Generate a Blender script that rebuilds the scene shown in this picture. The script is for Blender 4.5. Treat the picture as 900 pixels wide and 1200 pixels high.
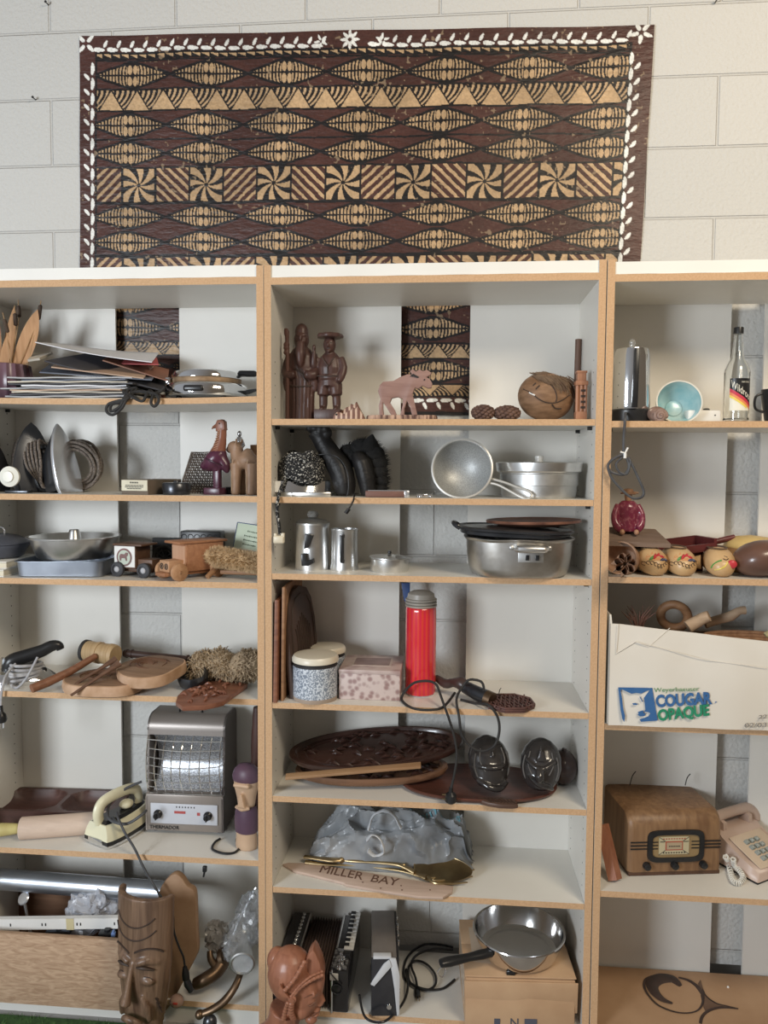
import bpy, bmesh, math, random
import numpy as np
from mathutils import Matrix, Vector, noise
random.seed(7)
R = math.radians
sc = bpy.context.scene
for o in list(bpy.data.objects): bpy.data.objects.remove(o)
COL = sc.collection
# ---------------------------------------------------------------- camera
F, PITCH, YAW, ROLL = 887.27, .0598, .0869, .0065
CAM = Vector((.5042, -2.029, 1.546))
fw = Vector((-math.sin(YAW)*math.cos(PITCH), math.cos(YAW)*math.cos(PITCH), -math.sin(PITCH)))
rt = Vector((math.cos(YAW), math.sin(YAW), 0)); up = rt.cross(fw)
r2 = rt*math.cos(ROLL)+up*math.sin(ROLL); u2 = -rt*math.sin(ROLL)+up*math.cos(ROLL)
cd = bpy.data.cameras.new('camera'); cam = bpy.data.objects.new('camera', cd); COL.objects.link(cam)
mw = Matrix.Identity(4)
for i in range(3): mw[i][0], mw[i][1], mw[i][2], mw[i][3] = r2[i], u2[i], -fw[i], CAM[i]
cam.matrix_world = mw
cd.sensor_fit = 'VERTICAL'; cd.sensor_height = 36; cd.lens = F/1200*36; cd.clip_start = .05
sc.camera = cam
# ---------------------------------------------------------------- world, lights, exposure
w = bpy.data.worlds.new('world'); sc.world = w; w.use_nodes = True
wt_ = w.node_tree; wb = wt_.nodes['Background']; wb.inputs[1].default_value = .30
wtc = wt_.nodes.new('ShaderNodeTexCoord'); wsx = wt_.nodes.new('ShaderNodeSeparateXYZ'); wmr = wt_.nodes.new('ShaderNodeMapRange'); wrp = wt_.nodes.new('ShaderNodeValToRGB')
wt_.links.new(wtc.outputs['Generated'], wsx.inputs[0]); wt_.links.new(wsx.outputs[0], wmr.inputs[0]); wmr.inputs[1].default_value = -1; wmr.inputs[2].default_value = 1
wt_.links.new(wmr.outputs[0], wrp.inputs[0]); wt_.links.new(wrp.outputs[0], wb.inputs[0])
wrp.color_ramp.elements[0].position = .1; wrp.color_ramp.elements[0].color = (1.05, 1.08, 1.14, 1); wrp.color_ramp.elements[1].position = .75; wrp.color_ramp.elements[1].color = (.44, .35, .26, 1)
def area(name, loc, target, sx, sy, power, col):
    l = bpy.data.lights.new(name, 'AREA'); l.shape = 'RECTANGLE'; l.size = sx; l.size_y = sy; l.energy = power; l.color = col
    o = bpy.data.objects.new(name, l); COL.objects.link(o); o.location = loc
    o.rotation_euler = (Vector(target)-Vector(loc)).to_track_quat('-Z', 'Y').to_euler(); return o
area('window_daylight', (-2.0, -3.4, 1.7), (0, .1, 1.0), .95, 1.15, 118, (.86, .93, 1))
area('ceiling_daylight', (1.9, -1.9, 3.2), (1.2, .3, 1.4), 1.0, .7, 52, (1, .86, .66))
sc.view_settings.view_transform = 'Standard'; sc.view_settings.look = 'None'
sc.view_settings.exposure = .02; sc.view_settings.gamma = 1; sc.view_settings.use_curve_mapping = False
# ---------------------------------------------------------------- pixel <-> place
def proj(P):
    d = Vector(P)-CAM; z = d.dot(fw); return 450+F*d.dot(r2)/z, 600-F*d.dot(u2)/z
def ray(px, py): return fw+r2*((px-450)/F)+u2*((600-py)/F)
def P(px, py, Y): d = ray(px, py); return CAM+d*((Y-CAM.y)/d.y)
def Q(px, py, z): d = ray(px, py); return CAM+d*((z-CAM.z)/d.z)
def X(px, Y, z):
    x = .4
    for _ in range(4):
        a = proj((x, Y, z))[0]; b = proj((x+.01, Y, z))[0]; x += (px-a)/(b-a)*.01
    return x
# ---------------------------------------------------------------- materials
MATS = {}
def pm(name, c1, c2=None, n=8, sc_=(1, 1, 1), rough=.6, metal=0, bump=0, bn=None, kind='noise', lo=.35, hi=.65, coat=0, spec=None, trans=0, ior=1.45, alpha=1, det=5, dist=0, sheen=0):
    m = bpy.data.materials.new(name); m.use_nodes = True; nt = m.node_tree; b = nt.nodes['Principled BSDF']
    b.inputs['Roughness'].default_value = rough; b.inputs['Metallic'].default_value = metal
    b.inputs['Coat Weight'].default_value = coat; b.inputs['Transmission Weight'].default_value = trans; b.inputs['IOR'].default_value = ior
    b.inputs['Alpha'].default_value = alpha
    if spec is not None: b.inputs['Specular IOR Level'].default_value = spec
    c2 = c2 or tuple(min(1, c*.86) for c in c1)
    tc = nt.nodes.new('ShaderNodeTexCoord'); mp = nt.nodes.new('ShaderNodeMapping'); mp.inputs['Scale'].default_value = sc_
    nt.links.new(tc.outputs['Object'], mp.inputs[0])
    if kind == 'voronoi':
        t = nt.nodes.new('ShaderNodeTexVoronoi'); t.inputs['Scale'].default_value = n; out = t.outputs['Distance']
        if dist: t.feature = 'F1'
    elif kind == 'wave':
        t = nt.nodes.new('ShaderNodeTexWave'); t.inputs['Scale'].default_value = n; t.inputs['Distortion'].default_value = dist or 4
        t.inputs['Detail'].default_value = 3; t.bands_direction = 'X'; out = t.outputs['Fac']
    else:
        t = nt.nodes.new('ShaderNodeTexNoise'); t.inputs['Scale'].default_value = n; t.inputs['Detail'].default_value = det
        t.inputs['Distortion'].default_value = dist; out = t.outputs['Fac']
    nt.links.new(mp.outputs[0], t.inputs['Vector'])
    r = nt.nodes.new('ShaderNodeValToRGB'); r.color_ramp.elements[0].position = lo; r.color_ramp.elements[1].position = hi
    r.color_ramp.elements[0].color = (*c1, 1); r.color_ramp.elements[1].color = (*c2, 1)
    nt.links.new(out, r.inputs[0]); nt.links.new(r.outputs[0], b.inputs['Base Color'])
    if bump:
        h = out
        if bn:
            t2 = nt.nodes.new('ShaderNodeTexNoise'); t2.inputs['Scale'].default_value = bn; t2.inputs['Detail'].default_value = 4
            nt.links.new(mp.outputs[0], t2.inputs['Vector']); h = t2.outputs['Fac']
        bp = nt.nodes.new('ShaderNodeBump'); bp.inputs['Strength'].default_value = bump; bp.inputs['Distance'].default_value = .004
        nt.links.new(h, bp.inputs['Height']); nt.links.new(bp.outputs[0], b.inputs['Normal'])
    MATS[name] = m; return m
def wood(name, c1, c2, ax='x', n=14, rough=.55, bump=.15, coat=0):
    s = {'x': (1.2, 14, 14), 'y': (14, 1.2, 14), 'z': (14, 14, 1.2)}[ax]
    return pm(name, c1, c2, n=n*.35, sc_=s, rough=rough, bump=bump, coat=coat, lo=.3, hi=.7, det=6, dist=.6)
melamine = pm('white_melamine', (.76, .735, .68), (.69, .665, .61), n=3, rough=.42, lo=.3, hi=.7)
chip = pm('raw_chipboard', (.60, .39, .225), (.52, .325, .18), n=220, rough=.85, bump=.2)
blackp = pm('black_plastic', (.012, .012, .013), (.02, .02, .021), n=20, rough=.32)
blackm = pm('matt_black', (.017, .016, .016), (.03, .028, .027), n=30, rough=.7, bump=.2)
rubber = pm('grey_cable', (.075, .078, .085), (.05, .05, .055), n=40, rough=.5)
chrome = pm('chrome', (.86, .87, .88), (.78, .79, .8), n=5, rough=.09, metal=1)
alu = pm('aluminium', (.82, .82, .81), (.68, .68, .67), n=22, rough=.3, metal=1, bump=.05)
aludull = pm('dull_aluminium', (.68, .68, .67), (.48, .48, .47), n=16, rough=.42, metal=1, bump=.1)
brass = pm('tarnished_brass', (.52, .40, .22), (.33, .24, .13), n=14, rough=.38, metal=1)
bronze = pm('brown_metal', (.20, .13, .08), (.10, .065, .04), n=18, rough=.4, metal=.85)
cream = pm('cream_enamel', (.80, .76, .55), (.74, .70, .50), n=4, rough=.3)
white = pm('white_paint', (.78, .77, .74), (.70, .69, .66), n=8, rough=.45)
card = pm('brown_cardboard', (.56, .37, .22), (.49, .31, .18), n=10, rough=.85, bump=.1)
dkwood = wood('dark_carved_wood', (.048, .023, .019), (.08, .038, .03), 'z', rough=.42)
redwood = wood('reddish_wood', (.25, .10, .05), (.15, .055, .03), 'x', rough=.45)
midwood = wood('mid_brown_wood', (.33, .175, .085), (.21, .10, .045), 'x')
palewood = wood('pale_wood', (.66, .47, .32), (.55, .38, .25), 'x')
# ---------------------------------------------------------------- mesh kit
def tr(x=0, y=0, z=0): return Matrix.Translation((x, y, z))
def ro(ax, deg): return Matrix.Rotation(R(deg), 4, ax)
def scl(x, y, z): return Matrix.Diagonal((x, y, z, 1))
I4 = Matrix.Identity(4)
def spline(pts, n=6, closed=False):
    pts = [Vector(p) for p in pts]; out = []; L = len(pts)
    for i in range(L if closed else L-1):
        if closed: a, b, c, d = pts[i-1], pts[i], pts[(i+1) % L], pts[(i+2) % L]
        else: a, b, c, d = pts[max(i-1, 0)], pts[i], pts[i+1], pts[min(i+2, L-1)]
        for k in range(n):
            t = k/n; out.append(.5*((2*b)+(c-a)*t+(2*a-5*b+4*c-d)*t*t+(3*b-a-3*c+d)*t**3))
    if not closed: out.append(pts[-1])
    return out
class MB:
    def __init__(s): s.v = []; s.f = []; s.m = []
    def add(s, vs, fs, m=I4, mi=0):
        b = len(s.v); s.v += [m @ Vector(v) for v in vs]
        for f in fs: s.f.append([b+i for i in f]); s.m.append(mi)
        return s
    def bm(s, bm, m=I4, mi=0):
        bm.verts.index_update(); s.add([v.co.copy() for v in bm.verts], [[v.index for v in f.verts] for f in bm.faces], m, mi); bm.free(); return s
    def box(s, c, d, m=I4, mi=0, bev=0, seg=2):
        bm = bmesh.new(); bmesh.ops.create_cube(bm, size=1)
        for v in bm.verts: v.co = Vector((v.co.x*d[0], v.co.y*d[1], v.co.z*d[2]))
        if bev: bmesh.ops.bevel(bm, geom=bm.edges[:], offset=bev, segments=seg, profile=.5, affect='EDGES')
        return s.bm(bm, m @ tr(*c), mi)
    def ell(s, c, r, m=I4, mi=0, u=20, v=12):
        bm = bmesh.new(); bmesh.ops.create_uvsphere(bm, u_segments=u, v_segments=v, radius=1)
        r = (r,)*3 if not hasattr(r, '__len__') else r
        return s.bm(bm, m @ tr(*c) @ scl(*r), mi)
    def lathe(s, prof, n=32, m=I4, mi=0, rib=None, sx=1, sy=1):
        vs, fs = [], []; rings = []
        for (r, z) in prof:
            if r < 1e-6: rings.append([len(vs)]); vs.append((0, 0, z)); continue
            ring = []
            for k in range(n):
                a = 2*math.pi*k/n; q = r*(rib(a, z) if rib else 1); ring.append(len(vs)); vs.append((q*math.cos(a)*sx, q*math.sin(a)*sy, z))
            rings.append(ring)
        for A, B in zip(rings, rings[1:]):
            if len(A) == 1 and len(B) == 1: continue
            for k in range(n):
                j = (k+1) % n
                if len(A) == 1: fs.append([A[0], B[j], B[k]])
                elif len(B) == 1: fs.append([A[k], A[j], B[0]])
                else: fs.append([A[k], A[j], B[j], B[k]])
        return s.add(vs, fs, m, mi)
    def tube(s, pts, r, n=8, m=I4, mi=0, sm=0, closed=False, flat=1, upv=None):
        if sm: pts = spline(pts, sm, closed)
        pts = [Vector(p) for p in pts]; L = len(pts)
        rad = list(r) if hasattr(r, '__len__') else [r]*L
        if len(rad) != L: rad = [float(np.interp(i/(L-1), np.linspace(0, 1, len(rad)), rad)) for i in range(L)]
        T = [((pts[(i+1) % L] if closed or i < L-1 else pts[i])-(pts[i-1] if closed or i else pts[i])).normalized() for i in range(L)]
        nrm = Vector(upv) if upv else (Vector((0, 0, 1)) if abs(T[0].z) < .9 else Vector((1, 0, 0)))
        vs, fs = [], []
        for i in range(L):
            nrm = nrm-T[i]*nrm.dot(T[i])
            nrm = nrm.normalized() if nrm.length > 1e-6 else T[i].orthogonal().normalized()
            b = T[i].cross(nrm)
            for k in range(n):
                a = 2*math.pi*k/n; vs.append(pts[i]+nrm*math.cos(a)*rad[i]*flat+b*math.sin(a)*rad[i])
        for i in range(L if closed else L-1):
            for k in range(n):
                j = (k+1) % n; i2 = (i+1) % L; fs.append([i*n+k, i*n+j, i2*n+j, i2*n+k])
        if not closed: fs += [list(range(n))[::-1], [(L-1)*n+k for k in range(n)]]
        return s.add(vs, fs, m, mi)
    def loft(s, loops, m=I4, mi=0, cap=True):
        n = len(loops[0]); vs = [p for l in loops for p in l]; fs = []
        for i in range(len(loops)-1):
            for k in range(n): j = (k+1) % n; fs.append([i*n+k, i*n+j, (i+1)*n+j, (i+1)*n+k])
        if cap: fs += [list(range(n))[::-1], [(len(loops)-1)*n+k for k in range(n)]]
        return s.add(vs, fs, m, mi)
    def prism(s, out, h, m=I4, mi=0, bev=0, ax='y'):
        """outline in (x, z) extruded by h along y (centred); ax 'z': outline in (x, y) extruded up from 0"""
        bm = bmesh.new()
        vs = [bm.verts.new((p[0], -h/2, p[1]) if ax == 'y' else (p[0], p[1], 0)) for p in out]
        f = bm.faces.new(vs); r = bmesh.ops.extrude_face_region(bm, geom=[f])
        for e in r['geom']:
            if isinstance(e, bmesh.types.BMVert): e.co += Vector((0, h, 0) if ax == 'y' else (0, 0, h))
        bmesh.ops.recalc_face_normals(bm, faces=bm.faces[:])
        if bev:
            es = [e for e in bm.edges if len(e.link_faces) == 2 and max(len(q.verts) for q in e.link_faces) > 4 or len(out) == 4]
            bmesh.ops.bevel(bm, geom=es, offset=bev, segments=2, profile=.5, affect='EDGES', clamp_overlap=True)
        return s.bm(bm, m, mi)
    def noise(s, amp, fr, seed=0):
        for i, v in enumerate(s.v):
            q = v*fr+Vector((seed*7.1, seed*3.3, seed)); s.v[i] = v+Vector((noise.noise(q), noise.noise(q+Vector((9, 3, 1))), noise.noise(q+Vector((2, 8, 5)))))*amp
        return s
    def mesh(s, name, mats, ang=38):
        me = bpy.data.meshes.new(name); me.from_pydata([tuple(v) for v in s.v], [], s.f)
        for m in (mats if isinstance(mats, (list, tuple)) else [mats]): me.materials.append(m)
        me.polygons.foreach_set('material_index', s.m)
        bm = bmesh.new(); bm.from_mesh(me); bmesh.ops.recalc_face_normals(bm, faces=bm.faces[:])
        for f in bm.faces: f.smooth = True
        for e in bm.edges:
            if len(e.link_faces) == 2 and e.calc_face_angle(0) > R(ang): e.smooth = False
        bm.to_mesh(me); bm.free(); me.update(); return me
    def build(s, name, mats, par=None, ang=38, world=False, vox=0, sm=6):
        if world and par is not None:
            inv = (Matrix.Translation(par.location) @ par.rotation_euler.to_matrix().to_4x4()).inverted(); s.v = [inv @ v for v in s.v]
        me = s.mesh(name, mats, ang)
        if vox:
            t = bpy.data.objects.new('tmp', me); COL.objects.link(t)
            q = t.modifiers.new('r', 'REMESH'); q.mode = 'VOXEL'; q.voxel_size = vox
            q = t.modifiers.new('s', 'SMOOTH'); q.iterations = sm; q.factor = .5
            me2 = bpy.data.meshes.new_from_object(t.evaluated_get(bpy.context.evaluated_depsgraph_get()))
            bpy.data.objects.remove(t); me = me2; me.name = name
            for p in me.polygons: p.use_smooth = True
        o = bpy.data.objects.new(name, me); COL.objects.link(o)
        if par is not None: o.parent = par
        return o
def tag(o, label, cat, group=None, kind=None):
    if label: o['label'] = label
    if cat: o['category'] = cat
    if group: o['group'] = group
    if kind: o['kind'] = kind
    return o
def T(name, label, cat, loc, rz=0, group=None, rx=0, ry=0):
    o = bpy.data.objects.new(name, None); COL.objects.link(o); o.empty_display_size = .02
    o.location = loc; o.rotation_euler = (R(rx), R(ry), R(rz)); return tag(o, label, cat, group)
def one(name, mb, mats, label, cat, loc=None, rz=0, group=None, rx=0, ry=0, **k):
    o = mb.build(name, mats, None, **k)
    if loc is not None: o.location = loc
    o.rotation_euler = (R(rx), R(ry), R(rz)); return tag(o, label, cat, group)
def tree(o, par=None):
    c = o.copy(); COL.objects.link(c); c.parent = par
    for ch in list(o.children): tree(ch, c)
    return c
def text(mb, s, m=I4, mi=0, size=.02, ext=.0004, font=None, fit=None):
    """lettering in the xz plane; fit = (bottom-left, bottom-right, top-left) world points"""
    cu = bpy.data.curves.new('t', 'FONT'); cu.body = s; cu.size = size; cu.extrude = ext; cu.resolution_u = 3; cu.offset = font or 0
    t = bpy.data.objects.new('t', cu); COL.objects.link(t)
    me = bpy.data.meshes.new_from_object(t.evaluated_get(bpy.context.evaluated_depsgraph_get())); bpy.data.objects.remove(t)
    vs = [v.co.copy() for v in me.vertices]
    if not vs: return mb
    if fit:
        x0, x1 = min(v.x for v in vs), max(v.x for v in vs); y0, y1 = 0, max(v.y for v in vs)
        A, B, C = [Vector(q) for q in fit]; nn = (B-A).cross(C-A).normalized()
        vs = [A+(B-A)*((v.x-x0)/(x1-x0))+(C-A)*((v.y-y0)/(y1-y0))+nn*v.z for v in vs]
    else: vs = [Vector((v.x, -v.z, v.y)) for v in vs]
    mb.add(vs, [list(p.vertices) for p in me.polygons], m, mi); bpy.data.meshes.remove(me); return mb
def ellipse(rx, ry, n=40, p=2, cx=0, cy=0):
    o = []
    for k in range(n):
        a = 2*math.pi*k/n; c, s_ = math.cos(a), math.sin(a)
        o.append((cx+rx*math.copysign(abs(c)**(2/p), c), cy+ry*math.copysign(abs(s_)**(2/p), s_)))
    return o
def ring(c, r, ax=(0, 0, 1), n=24, ry=None):
    a = Vector(ax).normalized(); u = a.orthogonal().normalized(); v = a.cross(u); ry = ry or r
    return [Vector(c)+u*r*math.cos(2*math.pi*k/n)+v*ry*math.sin(2*math.pi*k/n) for k in range(n)]
# ================================================================= setting
W, TH, D = .90, .019, .292
FZ = P(60, 1191, .0).z
YW = .335
def struct(o, label=None): o['kind'] = 'structure'; return o
# --- concrete block wall
bw = bpy.data.materials.new('painted_block'); bw.use_nodes = True; nt = bw.node_tree; bs = nt.nodes['Principled BSDF']; bs.inputs['Roughness'].default_value = .75
tc = nt.nodes.new('ShaderNodeTexCoord'); sx = nt.nodes.new('ShaderNodeSeparateXYZ'); cx_ = nt.nodes.new('ShaderNodeCombineXYZ')
nt.links.new(tc.outputs['Object'], sx.inputs[0]); nt.links.new(sx.outputs[0], cx_.inputs[0]); nt.links.new(sx.outputs[2], cx_.inputs[1])
br = nt.nodes.new('ShaderNodeTexBrick'); br.offset = .5
z1, z2 = P(30, 118, YW).z, P(30, 272, YW).z; RH = (z1-z2)/2
mp = nt.nodes.new('ShaderNodeMapping'); mp.inputs['Location'].default_value = (-(P(62, 230, YW).x)+4*RH, -z1+20*RH, 0)
nt.links.new(cx_.outputs[0], mp.inputs[0]); nt.links.new(mp.outputs[0], br.inputs['Vector'])
for k, v in (('Scale', 1), ('Brick Width', RH*2), ('Row Height', RH), ('Mortar Size', .0045), ('Mortar Smooth', .5), ('Bias', 0)): br.inputs[k].default_value = v
br.inputs['Color1'].default_value = (.62, .61, .58, 1); br.inputs['Color2'].default_value = (.585, .58, .555, 1); br.inputs['Mortar'].default_value = (.57, .56, .53, 1)
nt.links.new(br.outputs[0], bs.inputs['Base Color'])
nz = nt.nodes.new('ShaderNodeTexNoise'); nz.inputs['Scale'].default_value = 95; nz.inputs['Detail'].default_value = 4; nt.links.new(tc.outputs['Object'], nz.inputs[0])
mx = nt.nodes.new('ShaderNodeMath'); mx.operation = 'MULTIPLY_ADD'; mx.inputs[1].default_value = -1.6; nt.links.new(br.outputs['Fac'], mx.inputs[0]); nt.links.new(nz.outputs[0], mx.inputs[2])
bp = nt.nodes.new('ShaderNodeBump'); bp.inputs['Strength'].default_value = .75; bp.inputs['Distance'].default_value = .005
nt.links.new(mx.outputs[0], bp.inputs['Height']); nt.links.new(bp.outputs[0], bs.inputs['Normal'])
struct(MB().box((.4, YW+.1, 1.55), (6.4, .2, 3.1)).build('wall_back', bw))
conc = pm('concrete_floor', (.36, .345, .32), (.30, .285, .265), n=5, rough=.8, bump=.1)
turf = pm('turf_base', (.05, .11, .03), (.03, .07, .02), n=60, rough=.95, bump=.4)
struct(MB().box((.4, -1.8, FZ-.05), (6.4, 4.6, .1)).build('floor', conc))
g = MB().box((-.6, -.3, FZ+.002), (1.5, .58, .004), mi=1)
for _ in range(5200):
    x, y = random.uniform(-1.25, .1), random.uniform(-.42, -.008); h = random.uniform(.008, .02); a = random.uniform(0, 6.3); l = random.uniform(-.008, .008)
    dx, dy = math.cos(a)*.0013, math.sin(a)*.0013
    g.add([(x-dx, y-dy, FZ), (x+dx, y+dy, FZ), (x+l, min(y+l*.6, -.004), FZ+h)], [[0, 1, 2]])
tag(g.build('grass', [pm('grass_blade', (.07, .16, .04), (.12, .2, .06), n=30, rough=.8), turf]), 'short green artificial grass on the floor below the crate', 'grass', kind='stuff')
# --- nails in the wall
for px, py in ((57, 6), (42, 117), (838, 3)):
    p = P(px, py, YW); one('wall_nail', MB().tube([(0, .003, 0), (0, -.018, -.001)], .0017).lathe([(0, 0), (.004, 0), (.004, .0012), (0, .0012)], 12, tr(0, -.018, 0) @ ro('X', 90)), blackm,
        {57: 'small dark nail high in the block wall near the ceiling, above the cloth end', 42: 'small dark nail in the block wall beside the patterned cloth', 838: 'small dark nail high in the block wall past the white petal corner'}[px], 'nail', p)
# ================================================================= bark cloth hanging
def tapa():
    TL, TR, BL, BR = [np.array(P(a, b, YW-.006)) for a, b in ((93, 42), (767, 29), (94, 488), (740, 487))]
    NU, NV = 860, 590
    uu, vv = np.meshgrid(np.linspace(0, 1, NU), np.linspace(0, 1, NV))
    vq = vv; vv = vv-.05*(1-uu)**3*np.clip((vv-.62)/.38, 0, 1)**1.5
    pos = ((1-uu)*(1-vv))[..., None]*TL+(uu*(1-vv))[..., None]*TR+((1-uu)*vv)[..., None]*BL+(uu*vv)[..., None]*BR
    pos[..., 1] += .002*np.sin(uu*23+vv*5)+.0015*np.sin(vv*17+uu*9)
    vv = vq; u = uu*673+93; v = vv*448+40+.6*np.sin(uu*40)
    rng = np.random.RandomState(3)
    def nz(n):
        a = rng.rand(n, int(n*1.5)); yi = vv*(n-2); xi = uu*(int(n*1.5)-2); y0 = yi.astype(int); x0 = xi.astype(int); fy = yi-y0; fx = xi-x0
        return (a[y0, x0]*(1-fx)+a[y0, x0+1]*fx)*(1-fy)+(a[y0+1, x0]*(1-fx)+a[y0+1, x0+1]*fx)*fy
    n1, n2, n3 = nz(20), nz(90), nz(300)
    brown = np.array([.066, .026, .020]); black = np.array([.011, .009, .009]); tan = np.array([.47, .315, .175]); wht = np.array([.78, .78, .74])
    val = np.zeros(u.shape, int)   # 0 brown 1 black 2 tan 3 white
    wob = (n2-.5)*2.2
    def lens(y0, y1, off=0, per=94.):
        c = (y0+y1)/2; h = (y1-y0)/2; b = (v-c+wob*.5)/h; a = (((u-off) % per)/per)*2-1
        aa = np.abs(a); env = np.clip(1-aa, 0, 1)**.85; ins = (np.abs(b) < 1) & (v > y0) & (v < y1)
        inl = ins & (np.abs(b) < env)
        ph = aa*11.5+1.5*(b**2)-.6*np.abs(b)
        st = inl & ((ph % 1) > .5) & (aa > .14)
        val[inl] = 1; val[st] = 2
        cen = inl & (aa < .14) & (np.abs(np.abs(b)-.42) < .34*np.sqrt(np.clip(1-(aa-.07)**2/.0036, 0, 1))); val[cen] = 2
        val[inl & (np.abs(b) < .07)] = 1
        val[ins & (np.abs(np.abs(b)-env) < .1) & (aa < .97)] = 1
        val[ins & (aa > .94) & (np.abs(b) < .12)] = 1
    def tri(y0, y1, per=33., off=0, inv=False):
        ins = (v > y0) & (v < y1); t = (v-y0)/(y1-y0)
        if inv: t = 1-t
        a = (((u-off) % per)/per)*2-1; aa = np.abs(a)
        val[ins] = 0
        val[ins & (aa > t*.86+.06)] = 1
        q = (a-t*.35)
        val[ins & (aa > t*.9+.1) & ((((u-off+18*t*t) % per)/per*5 % 1) > .55)] = 2
        val[ins & (aa < t*.92)] = 2
        val[ins & (np.abs(aa-t*.95) < .05)] = 1
    def squares(y0, y1, per=41.2, off=0):
        ins = (v > y0) & (v < y1); t = (v-y0)/(y1-y0); q = np.floor((u-off)/per).astype(int); s = ((u-off)/per) % 1
        val[ins] = 0
        for odd in (0, 1):
            mk = ins & (q % 2 == odd)
            if odd:
                x, y = s-.5, t-.5; th = np.arctan2(y, x); r = np.hypot(x, y)
                val[mk] = 1; val[mk & (((th/(math.pi/4)+.9*r+.2) % 1) > .46) & (r > .06)] = 2
            else:
                sg = np.where((q//2) % 2 == 0, 1, -1); d = (s*sg+t)*3.4+wob*.06
                val[mk & ((d % 1) > .55)] = 2; val[mk & (np.abs((d % 1)-.53) < .04)] = 1
        val[ins & ((s < .03) | (s > .97))] = 1
    lens(70, 102, 112); tri(103.5, 127, 32.7, 116); lens(128.5, 160, 107); lens(161.5, 192, 107); squares(194, 233, 41.6, 105)
    lens(236, 265.5, 107); lens(266.5, 295, 107); squares(299, 338, 41.2, 107); lens(340, 369, 107); lens(370, 400, 107); tri(404, 420, 27, 118); lens(421, 450, 112)
    tri(452, 465, 27, 110, True)
    for y in (66.5, 69, 102.5, 127.5, 160.7, 193, 233.7, 235, 296, 298, 339, 402.5, 420.5, 451, 466): val[np.abs(v-y+wob*.3) < 1.1] = 1
    st = (v > 61.5) & (v < 66); val[st] = 1; val[st & ((((u % 11)/11) > ((v-61.5)/4.5))) & ((u % 11) > 2)] = 2
    # border
    bd = (v < 61) | (v > 467) | (u < 113.5) | (u > 741)
    val[bd] = 0
    for cond in ((np.abs(v-60.5) < 1.3) & (u > 112) & (u < 742), (np.abs(u-113.3) < 1.3) & (v > 60) & (v < 468), (np.abs(u-741) < 1.6) & (v > 60) & (v < 468)): val[cond] = 1
    val[(v > 484)] = 1
    def leaf(cx, cy, l, w, ang):
        c, s = math.cos(ang), math.sin(ang); x = (u-cx)*c+(v-cy)*s; y = -(u-cx)*s+(v-cy)*c
        val[(np.abs(x) < l) & ((x/l)**2+(y/w)**2*(1+.5*x/l) < 1)] = 3
    def flower(cx, cy, r, n, a0=0):
        for k in range(n):
            a = a0+2*math.pi*k/n; leaf(cx+math.cos(a)*r*.62, cy+math.sin(a)*r*.62, r*.42, r*.17, a)
    for cy, sg in ((53, 1), (474, -1)):
        x = 117.
        while x < 735:
            if not (385 < x < 447):
                leaf(x, cy+sg*3.5, 6.8, 2.4, 0.05*sg); leaf(x+8, cy-sg*3.2, 4.6, 1.9, sg*-1.1)
            x += 16.6
        flower(421, cy-sg*2, 11, 8)
        flower(387, cy-sg*1.5, 8, 5, .5); flower(459, cy-sg*1.5, 8, 5, 2.2)
    for cx, sg in ((107, 1), (745, -1)):
        y = 78.
        while y < 462:
            leaf(cx+sg*2, y, 2.3, 7, 0.05); leaf(cx-sg*5, y+9, 2, 4.8, sg*-.7); y += 17.5
    flower(101, 49, 13, 4, .78); flower(752, 49, 13, 5, .4); flower(101, 478, 12, 4, .78); flower(748, 478, 12, 4, .78)
    pal = np.array([brown, black, tan, wht]); col = pal[val]
    col = col*(.72+.56*n1[..., None])*(.8+.4*n3[..., None])
    worn = (nz(160) > .80) & (nz(24) > .62) & (val < 2); col[worn] = col[worn]*.4+np.array([.33, .24, .15])*.6
    idx = np.arange(NU*NV).reshape(NV, NU)
    q = np.stack([idx[:-1, :-1], idx[1:, :-1], idx[1:, 1:], idx[:-1, 1:]], -1).reshape(-1, 4)
    me = bpy.data.meshes.new('tapa_cloth'); me.vertices.add(NU*NV); me.vertices.foreach_set('co', pos.reshape(-1))
    me.loops.add(q.size); me.loops.foreach_set('vertex_index', q.reshape(-1)); me.polygons.add(len(q)); me.polygons.foreach_set('loop_start', np.arange(0, q.size, 4))
    me.update(calc_edges=True)
    ca = me.color_attributes.new('pattern', 'FLOAT_COLOR', 'POINT'); ca.data.foreach_set('color', np.concatenate([col.reshape(-1, 3), np.ones((NU*NV, 1))], 1).reshape(-1).astype(np.float32))
    m = bpy.data.materials.new('printed_bark_cloth'); m.use_nodes = True; nt = m.node_tree; b = nt.nodes['Principled BSDF']
    at = nt.nodes.new('ShaderNodeVertexColor'); at.layer_name = 'pattern'; nt.links.new(at.outputs[0], b.inputs['Base Color'])
    b.inputs['Roughness'].default_value = .42; b.inputs['Specular IOR Level'].default_value = .35
    tc = nt.nodes.new('ShaderNodeTexCoord'); mp = nt.nodes.new('ShaderNodeMapping'); mp.inputs['Scale'].default_value = (.5, 1, 1.6); nt.links.new(tc.outputs['Object'], mp.inputs[0])
    n_ = nt.nodes.new('ShaderNodeTexNoise'); n_.inputs['Scale'].default_value = 60; n_.inputs['Detail'].default_value = 6; nt.links.new(mp.outputs[0], n_.inputs[0])
    bp = nt.nodes.new('ShaderNodeBump'); bp.inputs['Strength'].default_value = .5; bp.inputs['Distance'].default_value = .006; nt.links.new(n_.outputs[0], bp.inputs['Height']); nt.links.new(bp.outputs[0], b.inputs['Normal'])
    me.materials.append(m); me.polygons.foreach_set('use_smooth', [True]*len(me.polygons))
    o = bpy.data.objects.new('tapa_cloth', me); COL.objects.link(o)
    tag(o, 'large brown and tan patterned bark cloth with white petal border hung on the block wall', 'wall hanging')
tapa()
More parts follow.
